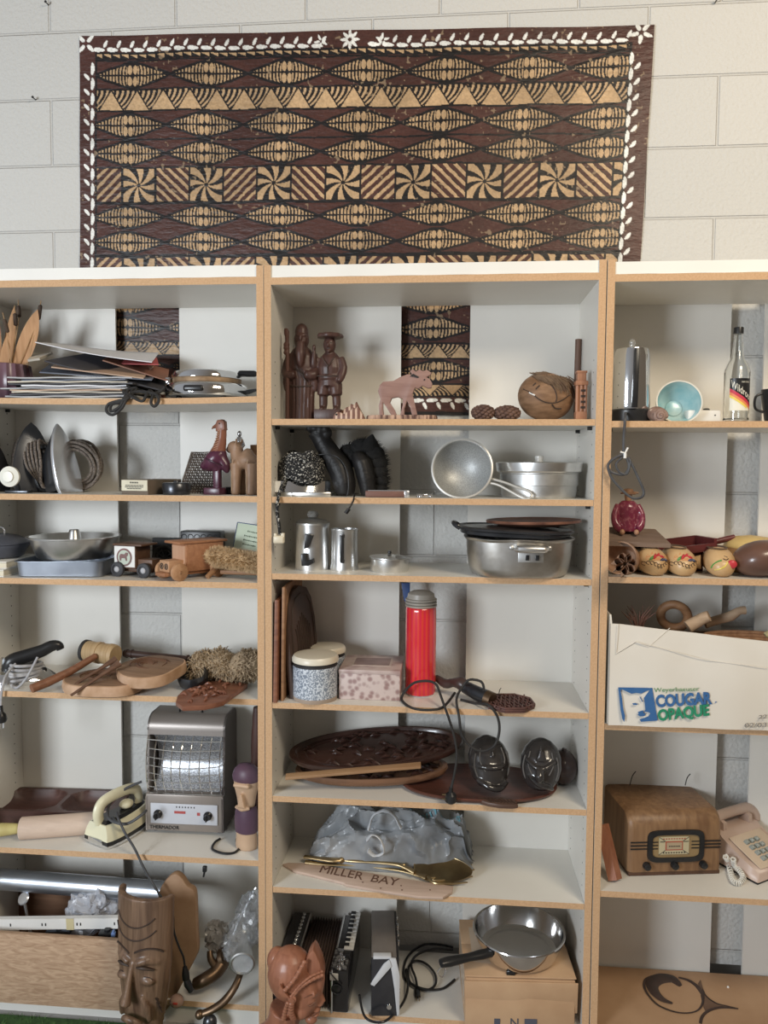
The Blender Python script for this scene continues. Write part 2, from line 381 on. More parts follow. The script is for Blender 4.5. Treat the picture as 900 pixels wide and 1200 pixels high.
# ================================================================= the three bookcases
ZT = P(500, 331, 0).z
ZS = {}
for u, px, ys in (('L', 140, (464.5, 580, 680, 814.5, 1000.5, 1168)), ('C', 500, (491, 584, 675.5, 829.5, 941, 1049.5, 1194)), ('R', 800, (493.3, 677.5, 851.5, 1049.5, 1232))):
    for i, y in enumerate(ys): ZS[f'{u}{i+1}'] = P(px, y, 0).z
ZS['R5'] = FZ+.0168
def SAG(k, x): return -.006*(1-((x+.45)/.45)**2) if k == 'L1' else 0
UX = {'L': -.902, 'C': 0, 'R': .903}
def S(k, px, Y, dz=0):
    z = ZS[k]; x = X(px, Y, z); return Vector((x, Y, z+SAG(k, x)+dz))
def G(k, px, py):
    """the point of a shelf's top under a pixel"""
    return Q(px, py, ZS[k])
def board(x0, x1, y0, y1, z0, z1, sag=0, m=None):
    n = 13 if sag else 2; vs, fs, b = [], [], MB()
    for i in range(n):
        t = i/(n-1); x = x0+(x1-x0)*t; d = -sag*(1-(2*t-1)**2)
        vs += [(x, y0, z0+d), (x, y1, z0+d), (x, y1, z1+d), (x, y0, z1+d)]
    side, front = [], []
    for i in range(n-1):
        a = i*4; c = a+4
        side += [[a, a+1, c+1, c], [a+1, a+2, c+2, c+1], [a+2, a+3, c+3, c+2]]; front.append([a+3, a, c, c+3])
    side += [[0, 3, 2, 1], [n*4-4, n*4-3, n*4-2, n*4-1]]
    b.add(vs, side); b.v, q = b.v, len(b.v)
    for f in front: b.f.append(f); b.m.append(1)
    return b
KL = {'L': 'white melamine bookcase with tan raw edges, holding the wire fronted heater', 'C': 'white melamine bookcase with tan raw edges, holding the red vacuum flask', 'R': 'white melamine bookcase with tan raw edges, holding the white printed carton'}
BG = {'L': ((-.883, -.487), (-.255, -.019)), 'C': None, 'R': None}
gaps = {'L': (138, 211.5), 'C': (469, 548.5), 'R': (851, 890)}
for u in 'LCR':
    x0 = UX[u]; root = T('bookcase', KL[u], 'bookcase', (x0+W/2, D/2, FZ))
    mm = [melamine, chip]
    for a in (x0, x0+W-TH): 
        b = board(a, a+TH, 0, D, FZ, ZT+.052); sg = 1 if a == x0 else -1; xx = a+TH if sg > 0 else a
        for yy in (.045, D-.045):
            for i in range(52): b.lathe([(0, 0), (.0022, 0), (.0022, .0003), (0, .0003)], 8, tr(xx, yy, .2+i*.032) @ ro('Y', 90*sg), mi=2)
        b.build('side_panel', mm+[blackm], root, world=True)
    zt = P({'L': 140, 'C': 500, 'R': 800}[u], {'L': 335, 'C': 331, 'R': 329}[u], 0).z
    board(x0+TH, x0+W-TH, 0, D, zt, zt+.019).build('top_board', mm, root, world=True)
    r = MB(); n = 20; vs = []
    for i in range(n+1):
        t = i/n; x = x0+TH+(W-2*TH)*t; e = .0012*math.sin(t*19+x0*7); vs += [(x, .004, zt+.0195+abs(e)), (x, .018, zt+.0195), (x, .018, zt+.0515), (x, .004, zt+.0515)]
    fs = [[0, 3, 2, 1], [4*n, 4*n+1, 4*n+2, 4*n+3]]
    for i in range(n):
        for k in range(4): fs.append([4*i+k, 4*i+(k+1) % 4, 4*i+4+(k+1) % 4, 4*i+4+k])
    r.add(vs, fs).build('top_rail', pm('white_rail', (.80, .785, .74), (.76, .745, .70), n=4, rough=.5) if 'white_rail' not in MATS else MATS['white_rail'], root, world=True)
    for k in [q for q in ZS if q[0] == u]:
        last = k in ('L6', 'C7', 'R5')
        sh = board(x0+TH+.0005, x0+W-TH-.0005, .002, D, ZS[k]-.0165, ZS[k], .006 if k == 'L1' else 0).build('shelf', mm, root, world=True)
        if last: board(x0+TH, x0+W-TH, .012, .03, FZ, ZS[k]-.0165).build('plinth', melamine, root, world=True)
        else:
            for sx_, xx in ((1, x0+TH), (-1, x0+W-TH)):
                for yy in (.05, D-.05):
                    q = MB().box((xx+sx_*.006, yy, ZS[k]-.0215), (.012, .008, .0095), bev=.001); q.v = [v-Vector(root.location) for v in q.v]; q.build('shelf_pin', blackm, sh)
    zr = 1.5
    g0, g1 = (X(gaps[u][0], D, zr), X(gaps[u][1], D, zr))
    for a, b in ((x0, g0), (g1, x0+W)): MB().box(((a+b)/2, D+.0045, (zt+.03+FZ)/2), (b-a-.001, .008, zt+.03-FZ)).build('back_panel', melamine, root, world=True)
# ================================================================= LEFT BOOKCASE, top shelf
def px2(pts, cx, base, k):
    """pixel outline -> local (x, z) metres"""
    return [((x-cx)*k, (base-y)*k) for x, y in pts]
def kk(Y): return (Y-CAM.y)/F
# vase
glaze = pm('purple_glaze', (.17, .095, .12), (.12, .065, .085), n=9, rough=.28, bump=.05)
p = S('L1', 9, .12); vz = p
def ribs(a, z): return 1-.055*abs(math.sin(a*9))**1.5
one('ribbed_vase', MB().lathe([(0, .001), (.048, .001), (.062, .012), (.071, .04), (.073, .062), (.069, .088), (.066, .104), (.062, .106), (.06, .10), (.064, .06), (.045, .01), (0, .01)], 72, rib=ribs), glaze,
    'purple glazed ribbed vase holding dried leaves on the top shelf', 'vase', p)
leafm = wood('dried_leaf', (.50, .28, .14), (.38, .20, .09), 'z', rough=.7)
def leafobj(base, tip, w, lab, bend=.0):
    A = Vector(base); B = Vector(tip); d = (B-A); L = d.length; t = d/L; s_ = t.cross(Vector((0, 1, 0))).normalized(); nn = s_.cross(t)
    up_, lo_ = [], []; n = 14; mb = MB(); loops = []
    for i in range(n+1):
        q = i/n; ww = w*(.10+math.sin(math.pi*min(1, q*1.02))**.8*(.55+.45*q)) if q < 1 else w*.03
        c = A+d*q+nn*(bend*math.sin(math.pi*q)); loops.append([c-s_*ww, c+nn*.0035, c+s_*ww, c-nn*.0018])
    return one('dried_leaf', mb.loft([[v-A for v in l] for l in loops]), leafm, lab, 'leaf', A)
q = lambda px, py, Y: P(px, py, Y)
leafobj(q(10, 452, .12), q(44, 363, .10), .031, 'broad dried leaf with pale face leaning out of the ribbed vase, tallest of the leaves', .01)
leafobj(q(2, 452, .115), q(9, 392, .1), .017, 'short tan dried leaf standing upright at the near lip of the ribbed vase')
leafobj(q(4, 452, .14), q(17, 359, .155), .019, 'narrow darker dried leaf behind the cattails in the ribbed vase')
leafobj(q(-6, 452, .135), q(-3, 372, .13), .018, 'tan dried leaf at the wall side of the ribbed vase')
cat = pm('cattail_head', (.10, .068, .05), (.06, .04, .03), n=60, rough=.95, bump=.4); stem_ = pm('straw_stem', (.46, .29, .15), (.36, .22, .1), n=30, rough=.8)
for i, (bx, hx0, hy0, hx1, hy1, tx, ty, Y, lab) in enumerate((
    (14, 9, 390, 5, 374, 3, 366, .10, 'lowest brown cattail leaning toward the bookcase side in the ribbed vase'),
    (12, 18.5, 382, 17.5, 367, 17, 358, .13, 'middle brown cattail in the ribbed vase, its head just under the tallest one'),
    (10, 22.5, 372, 21.5, 358, 21, 348, .15, 'tallest brown cattail rising above the others in the ribbed vase'),
    (13, 45, 375, 47.5, 357, 48, 352, .11, 'brown cattail beside the broad leaf tip, leaning over the magazines'))):
    A = P(bx, 450, .12); t = T('cattail', lab, 'cattail', A)
    pts = [A, P(hx0, hy0, Y), P(hx1, hy1, Y), P(tx, ty, Y)]
    MB().tube([A, (A+pts[1])/2, pts[1], pts[2], pts[3]], .0013, 6).build('stem', stem_, t, world=True)
    MB().tube([pts[1], pts[1].lerp(pts[2], .08), pts[1].lerp(pts[2], .5), pts[1].lerp(pts[2], .93), pts[2]], [.002, .0058, .006, .0056, .002], 10).build('seed_head', cat, t, world=True)
for a, b, lab in (((36, 420), (40, 393), 'thin dry straw standing alone at the magazine side of the ribbed vase'), ((16, 440), (8, 394), 'thin pale straw crossing in front of the short leaf in the ribbed vase')):
    A = P(*a, .1) if a[0] != 36 else P(30, 440, .12); one('dry_straw', MB().tube([Vector(), P(*b, .1)-A], .0011, 5), stem_, lab, 'straw', A)
# pile of sleeves and magazines
pap = {n: pm('sleeve_'+n, c, d, n=6, rough=.6) for n, c, d in (('cream', (.62, .57, .48), (.5, .45, .37)), ('dark', (.04, .04, .05), (.07, .065, .065)), ('grey', (.33, .33, .35), (.45, .44, .43)), ('white', (.74, .74, .76), (.66, .66, .69)),
       ('blue', (.07, .09, .14), (.16, .17, .2)), ('rust', (.30, .13, .08), (.18, .09, .06)), ('tan', (.55, .40, .28), (.42, .28, .2)))}
z0 = S('L1', 105, .14).z+.001; pc = S('L1', 106, .145)
WD = [.37, .39, .35, .36, .33, .38, .30, .37, .34, .31, .36]
lst = [('cream', .37, 0), ('grey', .36, -1), ('dark', .37, 1.5), ('cream', .355, 2), ('tan', .34, -2), ('grey', .36, .5), ('white', .33, 2.5), ('dark', .36, -2), ('cream', .35, 3), ('blue', .34, -2), ('grey', .33, 2)]
for i, (c, wd, rz) in enumerate(lst):
    th = .0045; wd = WD[i]; mb = MB(); n = 8
    for s_ in range(1):
        top, = [[]]
        loops = []
        for j in range(n+1):
            x = -wd/2+wd*j/n; e = .0011*math.sin(j*1.7+i*2.1); loops.append([(x, -.115, e), (x, .115, e), (x, .115, th*.85+e), (x, -.115, th*.85+e)])
        mb.loft(loops)
    one('record_sleeve', mb, [pap[c]], 'worn paper record sleeve pressed flat low in the pile on the top shelf', 'record sleeve', (pc.x+random.uniform(-.02, .016), .145+random.uniform(-.006, .006), z0+i*.0058), rz, 'flat record sleeves low in the pile')
zt_ = z0+len(lst)*.0058
def sheet(name, c, pts, lab, th=.003, extra=None, sagm=0, cat_='record sleeve'):
    """pts: four world corners"""
    A = [Vector(v) for v in pts]; n = 8; vs = []; nn = (A[1]-A[0]).cross(A[3]-A[0]).normalized(); nn = nn if nn.z > 0 else -nn
    loops = []
    for i in range(n+1):
        t = i/n; a = A[0].lerp(A[1], t); b = A[3].lerp(A[2], t); s_ = -sagm*math.sin(math.pi*t); off = Vector((0, 0, s_))
        loops.append([a+off, b+off, b+off+nn*th, a+off+nn*th])
    root = sum(A, Vector())/4; mb = MB().loft([[v-root for v in l] for l in loops])
    if extra: extra(mb, A, nn, th, root)
    return one(name, mb, c, lab, cat_, root)
dz = .008
sheet('record_sleeve', [pap['blue']], [P(46, 437, .04), P(178, 446, .04), P(186, 436, .2), P(58, 428, .2)], 'dark blue sleeve lying just above the flat sleeves of the pile, tan one on it')
sheet('record_sleeve', [pap['tan']], [P(60, 431, .03), P(168, 444, .04), P(180, 430, .2), P(74, 420, .2)], 'tan crumpled sleeve under the black lettered sleeve of the pile')
def writing(mb, A, nn, th, root):
    u = (A[1]-A[0]); v = (A[3]-A[0])
    for j in range(16):
        t = .42+j*.016; q = A[0]+u*t+v*.07+nn*(th+.0006)-root; q2 = q+u*.011+v*(.02+.018*math.sin(j*2.3)); mb.add([q, q+u*.008, q2+u*.008, q2], [[0, 1, 2, 3]], mi=1)
sheet('record_sleeve', [pap['dark'], pap['white']], [P(52, 424, .03), P(192, 459, .05), P(197, 443, .22), P(108, 414, .16)], 'black sleeve with a line of white script, tilted across the pile', .004, writing)
sheet('record_sleeve', [pap['rust']], [P(120, 423, .06), P(196, 447, .08), P(198, 434, .23), P(130, 416, .22)], 'rust brown sleeve sticking out beside the bark cloth gap, on the pile')
sheet('record_sleeve', [pap['cream']], [P(33, 424, .07), P(47, 422, .04), P(62, 415, .18), P(40, 416, .2)], 'cream torn sleeve corner curling up at the vase end of the pile', .006)
sheet('record_sleeve', [pm('sleeve_red', (.55, .13, .13), (.45, .1, .1), rough=.5)], [P(142, 427, .1), P(186, 428, .12), P(184, 420, .22), P(150, 418, .22)], 'sleeve with a small red corner under the big white sheet of the pile')
sheet('card_sheet', [pap['white']], [P(41, 401.5, .09), P(178, 425, .045), P(186, 414, .24), P(80, 404, .25)], 'large white card sheet on top of the record pile, its corner pointing at the vase', .0022, sagm=.006, cat_='sheet')
# waffle iron
p = S('L1', 243, .135); k = kk(.135); t = T('waffle_iron', 'round chrome waffle iron with black handles beside the record pile', 'waffle iron', p)
MB().lathe([(0, .008), (.098, .008), (.117, .012), (.119, .018), (.119, .038), (.112, .047), (.1, .051), (0, .052)], 48).build('lower_shell', chrome, t)
MB().lathe([(0, .052), (.097, .052), (.098, .062), (.097, .064), (0, .064)], 48).build('grid_plate', pm('burnt_plate', (.36, .25, .15), (.22, .14, .08), n=30, rough=.6, metal=.5), t)
MB().lathe([(0, .064), (.1, .064), (.1, .073), (.093, .083), (.07, .088), (0, .09)], 48).build('lid', chrome, t)
MB().box((0, -.121, .028), (.056, .01, .017), bev=.006, seg=3).build('front_handle', blackp, t)
MB().box((.116, .0, .083), (.055, .022, .018), ro('Z', 8), bev=.008, seg=3).build('lid_handle', blackp, t)
MB().box((.10, 0, .078), (.025, .012, .008), ro('Z', 8), bev=.002).build('handle_bracket', chrome, t)
MB().box((-.104, -.03, .058), (.016, .02, .02), bev=.004).build('hinge', chrome, t)
for a in (40, 140, 220, 320): MB().lathe([(0, 0), (.008, 0), (.009, .01), (0, .01)], 12, tr(.085*math.cos(R(a)), .085*math.sin(R(a)), 0)).build('foot', blackp, t)
c = [(192, 455, .03), (183, 462, .02), (176, 458, .02), (172, 462, 0), (166, 470, -.012), (150, 462, .0), (145, 458, .02), (160, 455, .03), (150, 467, -.01), (138, 470, -.014), (127, 474, -.016), (125, 482, -.016), (132, 486, -.016), (142, 479, -.015), (149, 467, -.01), (156, 456, .02)]
MB().tube([P(*v) for v in c], .0042, 8, sm=8).tube([P(*v) for v in [(150, 457, .01), (143, 470, -.012), (131, 474, -.014), (130, 482, -.014), (140, 477, -.014), (147, 466, -.01), (160, 459, .01), (182, 462, 0), (186, 470, -.012), (181, 476, -.014), (177, 472, -.013), (180, 463, .0), (186, 459, .03), (193, 456, .035)]], .0042, 8, sm=8).build('cord', blackm, t, world=True)
MB().tube([P(*v) for v in [(284, 461, .12), (292, 459, .11), (300, 457, .1)]], [.006, .007, .004], 8).build('plug', blackp, t, world=True)
# ================================================================= second shelf
# old irons standing on their heels
steel = pm('worn_steel', (.78, .80, .84), (.62, .64, .68), n=10, rough=.25, metal=.8)
gun = pm('dark_steel', (.10, .105, .115), (.06, .062, .07), n=10, rough=.3, metal=.8)
braid = pm('braided_cord', (.06, .05, .042), (.24, .2, .17), n=260, rough=.9, bump=.6)
def sole(L, w_):
    o = []
    for i in range(13): t = i/12; o.append((w_*(1-t**2.2)**.75, L*(.18+.82*t)))
    o = [(w_*.86, 0), (w_*.97, L*.08)]+o; return o+[(-x, y) for x, y in o[::-1][1:]]
def up_iron(px, Y, L, w_, rz, rx, label, m1, name='electric_iron', knob=False, cord=True, handle=True):
    p = S('L2', px, Y); t = T(name, label, 'iron', p, rz, rx=rx)
    MB().prism(sole(L, w_), .012, bev=.003).build('soleplate', m1, t)
    loops = []
    for i in range(9):
        q = i/8; a = math.sqrt(max(0, 1-q**2.2)); loops.append([(x*(.92-.35*q)*1., .008+.055*q, L*.06+z*(.9-.3*q)) for x, z in sole(L, w_)])
    MB().loft(loops).build('body', gun, t)
    if handle:
        MB().tube([(0, .05, L*.72), (0, .085, L*.74), (0, .108, L*.6), (0, .112, L*.38), (0, .1, L*.14), (0, .06, L*.1)], [.006, .008, .012, .0125, .01, .007], 10, sm=4).build('handle', blackp, t)
    if cord:
        for j in range(5):
            s_ = j*.013-.02; MB().tube([(-.03+s_*.2, .065, L*.16), (-.034, .075+s_, L*.5), (-.01, .085+s_, L*.84), (.03, .07+s_, L*.55), (.028, .065+s_, L*.2)], .0042, 7, sm=6, closed=True).build('cord', braid, t)
    if knob: MB().lathe([(0, 0), (.02, 0), (.024, .006), (.022, .014), (.012, .016), (.011, .019), (0, .02)], 28, tr(0, -.012, .036) @ ro('X', 90)).build('dial', pm('ivory_plastic', (.78, .77, .68), (.74, .72, .64), rough=.35), t)
    return t
up_iron(-3, .14, .15, .045, 70, -4, 'dark upright iron with a looped black handle at the outer end of the iron row', gun)
up_iron(40, .13, .21, .056, 42, -6, 'dark pointed iron standing upright with braided cord, between the other irons', gun)
up_iron(83, .11, .208, .052, 76, -13, 'iron standing upright with bright chrome soleplate leaning outward', steel)
# loose ivory knob appliance part
p = S('L2', 14, .03); t = T('ivory_dial', 'round ivory dial knob standing in front of the upright irons', 'dial', p)
MB().lathe([(0, 0), (.024, 0), (.029, .005), (.029, .012), (.017, .016), (.015, .02), (0, .021)], 32, tr(0, 0, .048) @ ro('X', 90)).build('dial_face', MATS['ivory_plastic'] if 'ivory_plastic' in MATS else pm('ivory_plastic', (.78, .77, .68), (.72, .7, .62), rough=.35), t)
MB().tube([(0, .003, .048), (0, .03, .02), (0, .035, .004)], .006, 8).box((0, .035, .004), (.07, .03, .008), bev=.002).build('bracket', gun, t)
# coil of brown cord behind
p = S('L2', 92, .17); mb = MB()
for j in range(9):
    a = j*.35; mb.tube([(v.x*1, v.y, v.z) for v in ring((0, (j % 3-1)*.012, .082), .045+.0035*j, (.25*math.sin(j), 1, .2*math.cos(j*2)), 26, .05+.0036*j)], .0045, 7, closed=True)
one('cord_coil', mb, braid, 'upright coil of brown braided cord behind the chrome soled iron', 'cord', p)
# small carton
p = S('L2', 158, .03); k = kk(.03); t = T('small_carton', 'small worn carton with cream paper label lying by the flat black tin', 'carton', p, -12)
MB().box((0, .085, .021), (.086, .17, .042), bev=.0015).build('carton_body', [pm('dark_carton', (.17, .13, .10), (.11, .09, .07), n=12, rough=.8)], t)
mb = MB().box((0, -.0012, .026), (.084, .0012, .03))
for j, (wd, z) in enumerate(((.03, .034), (.06, .026), (.062, .0215), (.05, .017))):
    for i in range(int(wd/.004)): mb.box((-wd/2+i*.004+.002, -.002, z), (.0026, .0004, .0028 if j else .0045), mi=1)
mb.build('label', [pm('old_paper', (.70, .66, .52), (.6, .55, .42), n=20, rough=.8), blackm], t)
# black tin
p = S('L2', 207, .06); one('flat_tin', MB().lathe([(0, 0), (.036, 0), (.038, .004), (.038, .012), (.04, .013), (.04, .03), (.037, .034), (.01, .035), (.008, .04), (0, .04)], 40), gun, 'flat round black tin with lid in front of the wicker panel', 'tin', p)
# wicker tray
p = S('L2', 229, .15); wick = pm('dark_wicker', (.17, .14, .12), (.09, .075, .065), n=70, rough=.8, bump=.3); t = T('wicker_tray', 'dark grey wicker tray leaning on the back panel behind the carved bird', 'tray', p, rx=-14)
mb = MB(); fr = [(-.05, 0, 0), (-.02, 0, .125), (.055, 0, .128), (.055, 0, 0)]
mb2 = MB().tube(fr, .004, 8, closed=True); mb2.build('rim', wick, t)
for i in range(15):
    z = .006+i*.008; x0 = -.05+.03*z/.125; pts = [(x0+(.055-x0)*j/14, .0035*(1 if (j+i) % 2 else -1), z) for j in range(15)]; mb.tube(pts, .0028, 6)
for j in range(14): x = -.05+.105*j/13; mb.tube([(x+.0, 0, .0), (x+.03*(1-j/13), 0, .126)], .0022, 5)
mb.build('weave', wick, t)
# carved bird
p = S('L2', 252, .09); k = kk(.09); plum = pm('plum_stained_wood', (.085, .022, .045), (.055, .018, .03), n=14, rough=.28); t = T('carved_bird', 'carved long necked bird with plum stained body and reddish neck on a post', 'carving', p, -8)
mb = MB().ell((0, 0, 0), (.042, .027, .027), tr(0, 0, .1) @ ro('Y', -42)).ell((-.03, 0, .083), (.013, .017, .015)).tube([(.02, 0, .1), (.034, 0, .08), (.038, 0, .062)], [.02, .016, .004], 12, sm=3).tube([(.006, 0, .078), (.008, 0, .066)], [.016, .012], 12)
mb.build('body', plum, t, vox=.0026, sm=3)
mb = MB()
for s_ in (-1, 1): mb.tube([(-.02, s_*.021, .105), (.004, s_*.0268, .095), (.03, s_*.018, .083)], [.0015, .003, .001], 7, sm=3)
mb.build('wing_groove', crv if 'crv' in globals() else pm('wing_line', (.04, .012, .022), (.03, .01, .018), rough=.4), t)
nw = wood('red_neck', (.25, .10, .055), (.17, .06, .035), 'z', rough=.35)
mb = MB().tube([(.008, 0, .112), (.015, 0, .135), (.021, 0, .16), (.023, 0, .185)], [.023, .0165, .0125, .0115], 12, sm=4, flat=1.15, upv=(1, 0, 0)).prism([(.008, .18), (.036, .184), (.034, .208), (.026, .214), (.012, .212), (.006, .2)], .022, bev=.003).tube([(.01, 0, .198), (-.004, 0, .192), (-.009, 0, .187)], [.007, .004, .001], 8)
mb.build('neck', nw, t)
mb = MB()
for i in range(9): mb.tube([(-.004+i*.0022, -.011, .124+i*.007), (.004+i*.002, -.0165+i*.0006, .127+i*.007), (.016+i*.001, -.0165+i*.0005, .131+i*.007)], .0012, 5)
mb.build('neck_ridge', pm('ridge_tan', (.45, .25, .15), (.38, .2, .12), rough=.4), t)
for s_ in (-1, 1): MB().ell((.02, s_*.0112, .202), (.0022, .001, .0022)).build('eye', blackm, t)
MB().box((.008, 0, .05), (.02, .02, .075), bev=.003).build('post', plum, t)
MB().box((0, 0, .01), (.05, .046, .02), bev=.002).build('plinth', plum, t)
one('round_black_lid', MB().lathe([(0, 0), (.024, 0), (.026, .012), (.02, .02), (0, .022)], 24), blackp, 'small round black lid on the shelf between the bird plinth and the leather camel', 'lid', S('L2', 268, .15))
# leather camel
p = S('L2', 284, .09); lea = pm('tan_leather', (.32, .195, .12), (.17, .10, .06), n=11, rough=.5, bump=.25, bn=60); t = T('leather_camel', 'tan leather stuffed camel standing against the side panel beside the carved bird', 'toy animal', p, -20)
mb = MB().ell((.016, .0, .098), (.034, .026, .026)).ell((.02, .0, .113), (.017, .018, .02)).tube([(-.008, 0, .094), (-.016, 0, .108), (-.02, 0, .13), (-.014, 0, .142)], [.024, .02, .017, .018], 12, sm=4).ell((-.026, 0, .137), (.022, .017, .017)).ell((-.042, 0, .129), (.012, .012, .01))
for x, y, z1 in ((-.014, -.013, .09), (-.012, .015, .09), (.036, -.013, .09), (.038, .015, .09)): mb.tube([(x, y, .0), (x, y, .004), (x+.002, y, .03), (x+.003, y, .06), (x+.002, y*.8, z1)], [.009, .0135, .0135, .016, .02], 10)
for s_ in (-1, 1): mb.ell((-.01, s_*.014, .153), (.004, .004, .009))
mb.build('body', lea, t, vox=.003, sm=5)
for x in (-.014, .036):
    MB().tube([(x-.004, -.0255, .012), (x-.005, -.026, .05), (x, -.028, .088), (x+.004, -.031, .1)], .0009, 5, sm=3).build('seam', pm('pale_seam', (.5, .36, .24), (.45, .32, .2), rough=.7) if 'pale_seam' not in MATS else MATS['pale_seam'], t)
# silver figurine
sil = pm('silver', (.7, .7, .72), (.5, .5, .52), n=30, rough=.2, metal=1)
mb = MB().lathe([(0, 0), (.016, 0), (.014, .006), (.008, .012), (.009, .06), (.012, .105), (.009, .12), (.011, .138), (.006, .15), (0, .152)], 18, scl(1, 1, 1.0)).ell((0, 0, .158), (.006, .006, .008)).tube([(.008, 0, .142), (.014, -.004, .128), (.008, -.008, .118)], .0025, 6).tube([(-.008, 0, .142), (-.014, -.004, .128), (-.008, -.008, .118)], .0025, 6)
one('silver_figurine', mb, sil, 'slim silver figurine standing behind the leather camel', 'figurine', S('L2', 281, .2)).scale = (1.12, 1.12, 1.13)
one('wood_block', MB().box((0, 0, .073), (.022, .04, .146), bev=.002), midwood, 'narrow upright wood block at the side panel behind the leather camel', 'block', S('L2', 299.5, .22))
# ================================================================= third shelf
enam = pm('blue_grey_enamel', (.10, .11, .135), (.075, .08, .10), n=9, rough=.35)
bk = [pm('book_cover', (.76, .74, .69), (.7, .68, .62), n=9, rough=.6), pm('book_pages', (.70, .64, .50), (.60, .54, .42), sc_=(1, 1, 90), n=9, rough=.8)]
zb = ZS['L3']
for i, (rz, lab, px) in enumerate(((-3, 'white book lying flat on the shelf, lower of the two under the blue casserole', 2), (4, 'white book directly under the blue enamel casserole', -1))):
    t = T('book', lab, 'book', S('L3', px, .12, i*.022), rz)
    MB().box((0, 0, .0015), (.15, .2, .003), bev=.0008).box((0, 0, .0195), (.15, .2, .003), bev=.0008).box((-.0745, 0, .0105), (.002, .2, .018)).build('cover', bk[0], t)
    MB().box((.0, .0, .0105), (.144, .19, .0148)).build('pages', bk[1], t)
p = S('L3', 1, .12, .045); t = T('casserole', 'blue grey enamel casserole with domed lid on the white books', 'pot', p)
MB().lathe([(0, 0), (.055, 0), (.066, .006), (.078, .03), (.082, .036), (.082, .039), (.076, .036), (.062, .008), (0, .006)], 40).build('pot_body', enam, t)
MB().lathe([(0, .042), (.084, .0405), (.085, .044), (.078, .051), (.05, .064), (.02, .07), (0, .071)], 40).build('lid', enam, t)
MB().tube([(-.014, 0, .068), (-.014, 0, .081), (-.008, 0, .088), (.008, 0, .088), (.014, 0, .081), (.014, 0, .068)], .0022, 7, sm=3).build('lid_handle', steel, t)
# baking pan under the tube pan
tin = pm('old_tin', (.36, .39, .44), (.24, .26, .3), n=9, rough=.33, metal=.85)
p = S('L3', 82, .13); t = one('baking_pan', MB(), tin, 'x', 'x') if 0 else None
def rpan(L, Wd, H, fl=.006):
    def lp(s_, z): return [((x)*1, y, z) for x, y in ellipse(L/2+s_, Wd/2+s_, 48, 12)]
    return MB().loft([lp(-.004, 0), lp(0, .003), lp(.003, H-.002), lp(.003+fl, H-.001), lp(.003+fl, H), lp(.0015, H), lp(-.002, .004), lp(-.006, .003)])
one('baking_pan', rpan(.242, .17, .046), tin, 'shallow rectangular grey baking pan under the round tube pan', 'pan', S('L3', 83, .115), 6)
p = S('L3', 88, .125, .0475); t = T('tube_pan', 'round aluminium tube cake pan with centre cone on the rectangular pan', 'cake pan', p)
MB().lathe([(0, 0), (.098, 0), (.104, .004), (.124, .058), (.133, .060), (.134, .064), (.124, .064), (.1, .006), (.02, .005), (0, .005)], 56).build('pan_body', alu, t)
MB().lathe([(.03, .004), (.026, .02), (.016, .075), (.013, .082), (.0115, .082), (.014, .075), (.026, .004)], 28).build('centre_cone', alu, t)
# trucks
tyre = pm('tyre_black', (.03, .03, .034), (.045, .045, .05), rough=.6); hubm = pm('hub_grey', (.5, .5, .52), (.4, .4, .42), rough=.4)
dkw2 = wood('truck_dark_wood', (.14, .075, .045), (.085, .045, .028), 'x', rough=.5); oak = wood('truck_oak', (.42, .20, .10), (.29, .125, .06), 'x', rough=.5)
def wheel(t, x, y, r, m1, m2, wd=.014, name='wheel'):
    o = MB().lathe([(0, -wd/2), (r*.8, -wd/2), (r, -wd*.3), (r, wd*.3), (r*.8, wd/2), (r*.62, wd/2), (r*.6, wd*.3), (0, wd*.3)], 28, tr(x, y, r) @ ro('X', 90)).build(name, m1, t)
    for s_ in (1,): MB().lathe([(0, wd*.28), (r*.4, wd*.3), (r*.3, wd*.45), (0, wd*.5)], 16, tr(x, y, r) @ ro('X', 90)).build('hub', m2, o)
p = S('L3', 163, .10); t = T('toy_van', 'dark wooden toy van with a white printed side panel and black wheels', 'toy truck', p, -14)
MB().box((-.022, 0, .056), (.074, .07, .066), bev=.003).build('van_body', dkw2, t)
MB().box((-.012, 0, .092), (.1, .078, .006), bev=.002).build('roof', dkw2, t)
MB().box((.038, 0, .036), (.052, .05, .03), bev=.003).build('bonnet', dkw2, t)
MB().box((.0, 0, .018), (.13, .05, .01), bev=.002).build('chassis', dkw2, t)
mb = MB().box((-.022, -.0358, .058), (.07, .0015, .06))
for rr, m_ in ((.026, 1), (.0235, 0), (.021, 2)): mb.lathe([(0, 0), (rr, 0), (rr, .0006+.0004*m_), (0, .0006+.0004*m_)], 32, tr(-.022, -.0366-.0003*(3-m_ if m_ else 2), .056) @ ro('X', 90), mi=m_)
mb.prism(px2([(-14, -4), (-10, -10), (2, -9), (6, -14), (13, -13), (12, -6), (8, -3), (10, 8), (6, 8), (3, 1), (-8, 1), (-9, 8), (-13, 8)], 0, 0, .0011), .0008, tr(-.022, -.0392, .055), mi=1)
mb.build('side_emblem', [white, pm('emblem_ink', (.22, .10, .10), (.16, .14, .12), rough=.6), pm('emblem_green', (.50, .55, .46), (.45, .5, .42), rough=.6)], t)
for x in (-.042, .048):
    for y in (-.042, .042): wheel(t, x, y, .0215, tyre, hubm)
p = S('L3', 222, .075); t = T('toy_wagon', 'reddish oak toy delivery wagon with plain round wooden wheels', 'toy truck', p, -38)
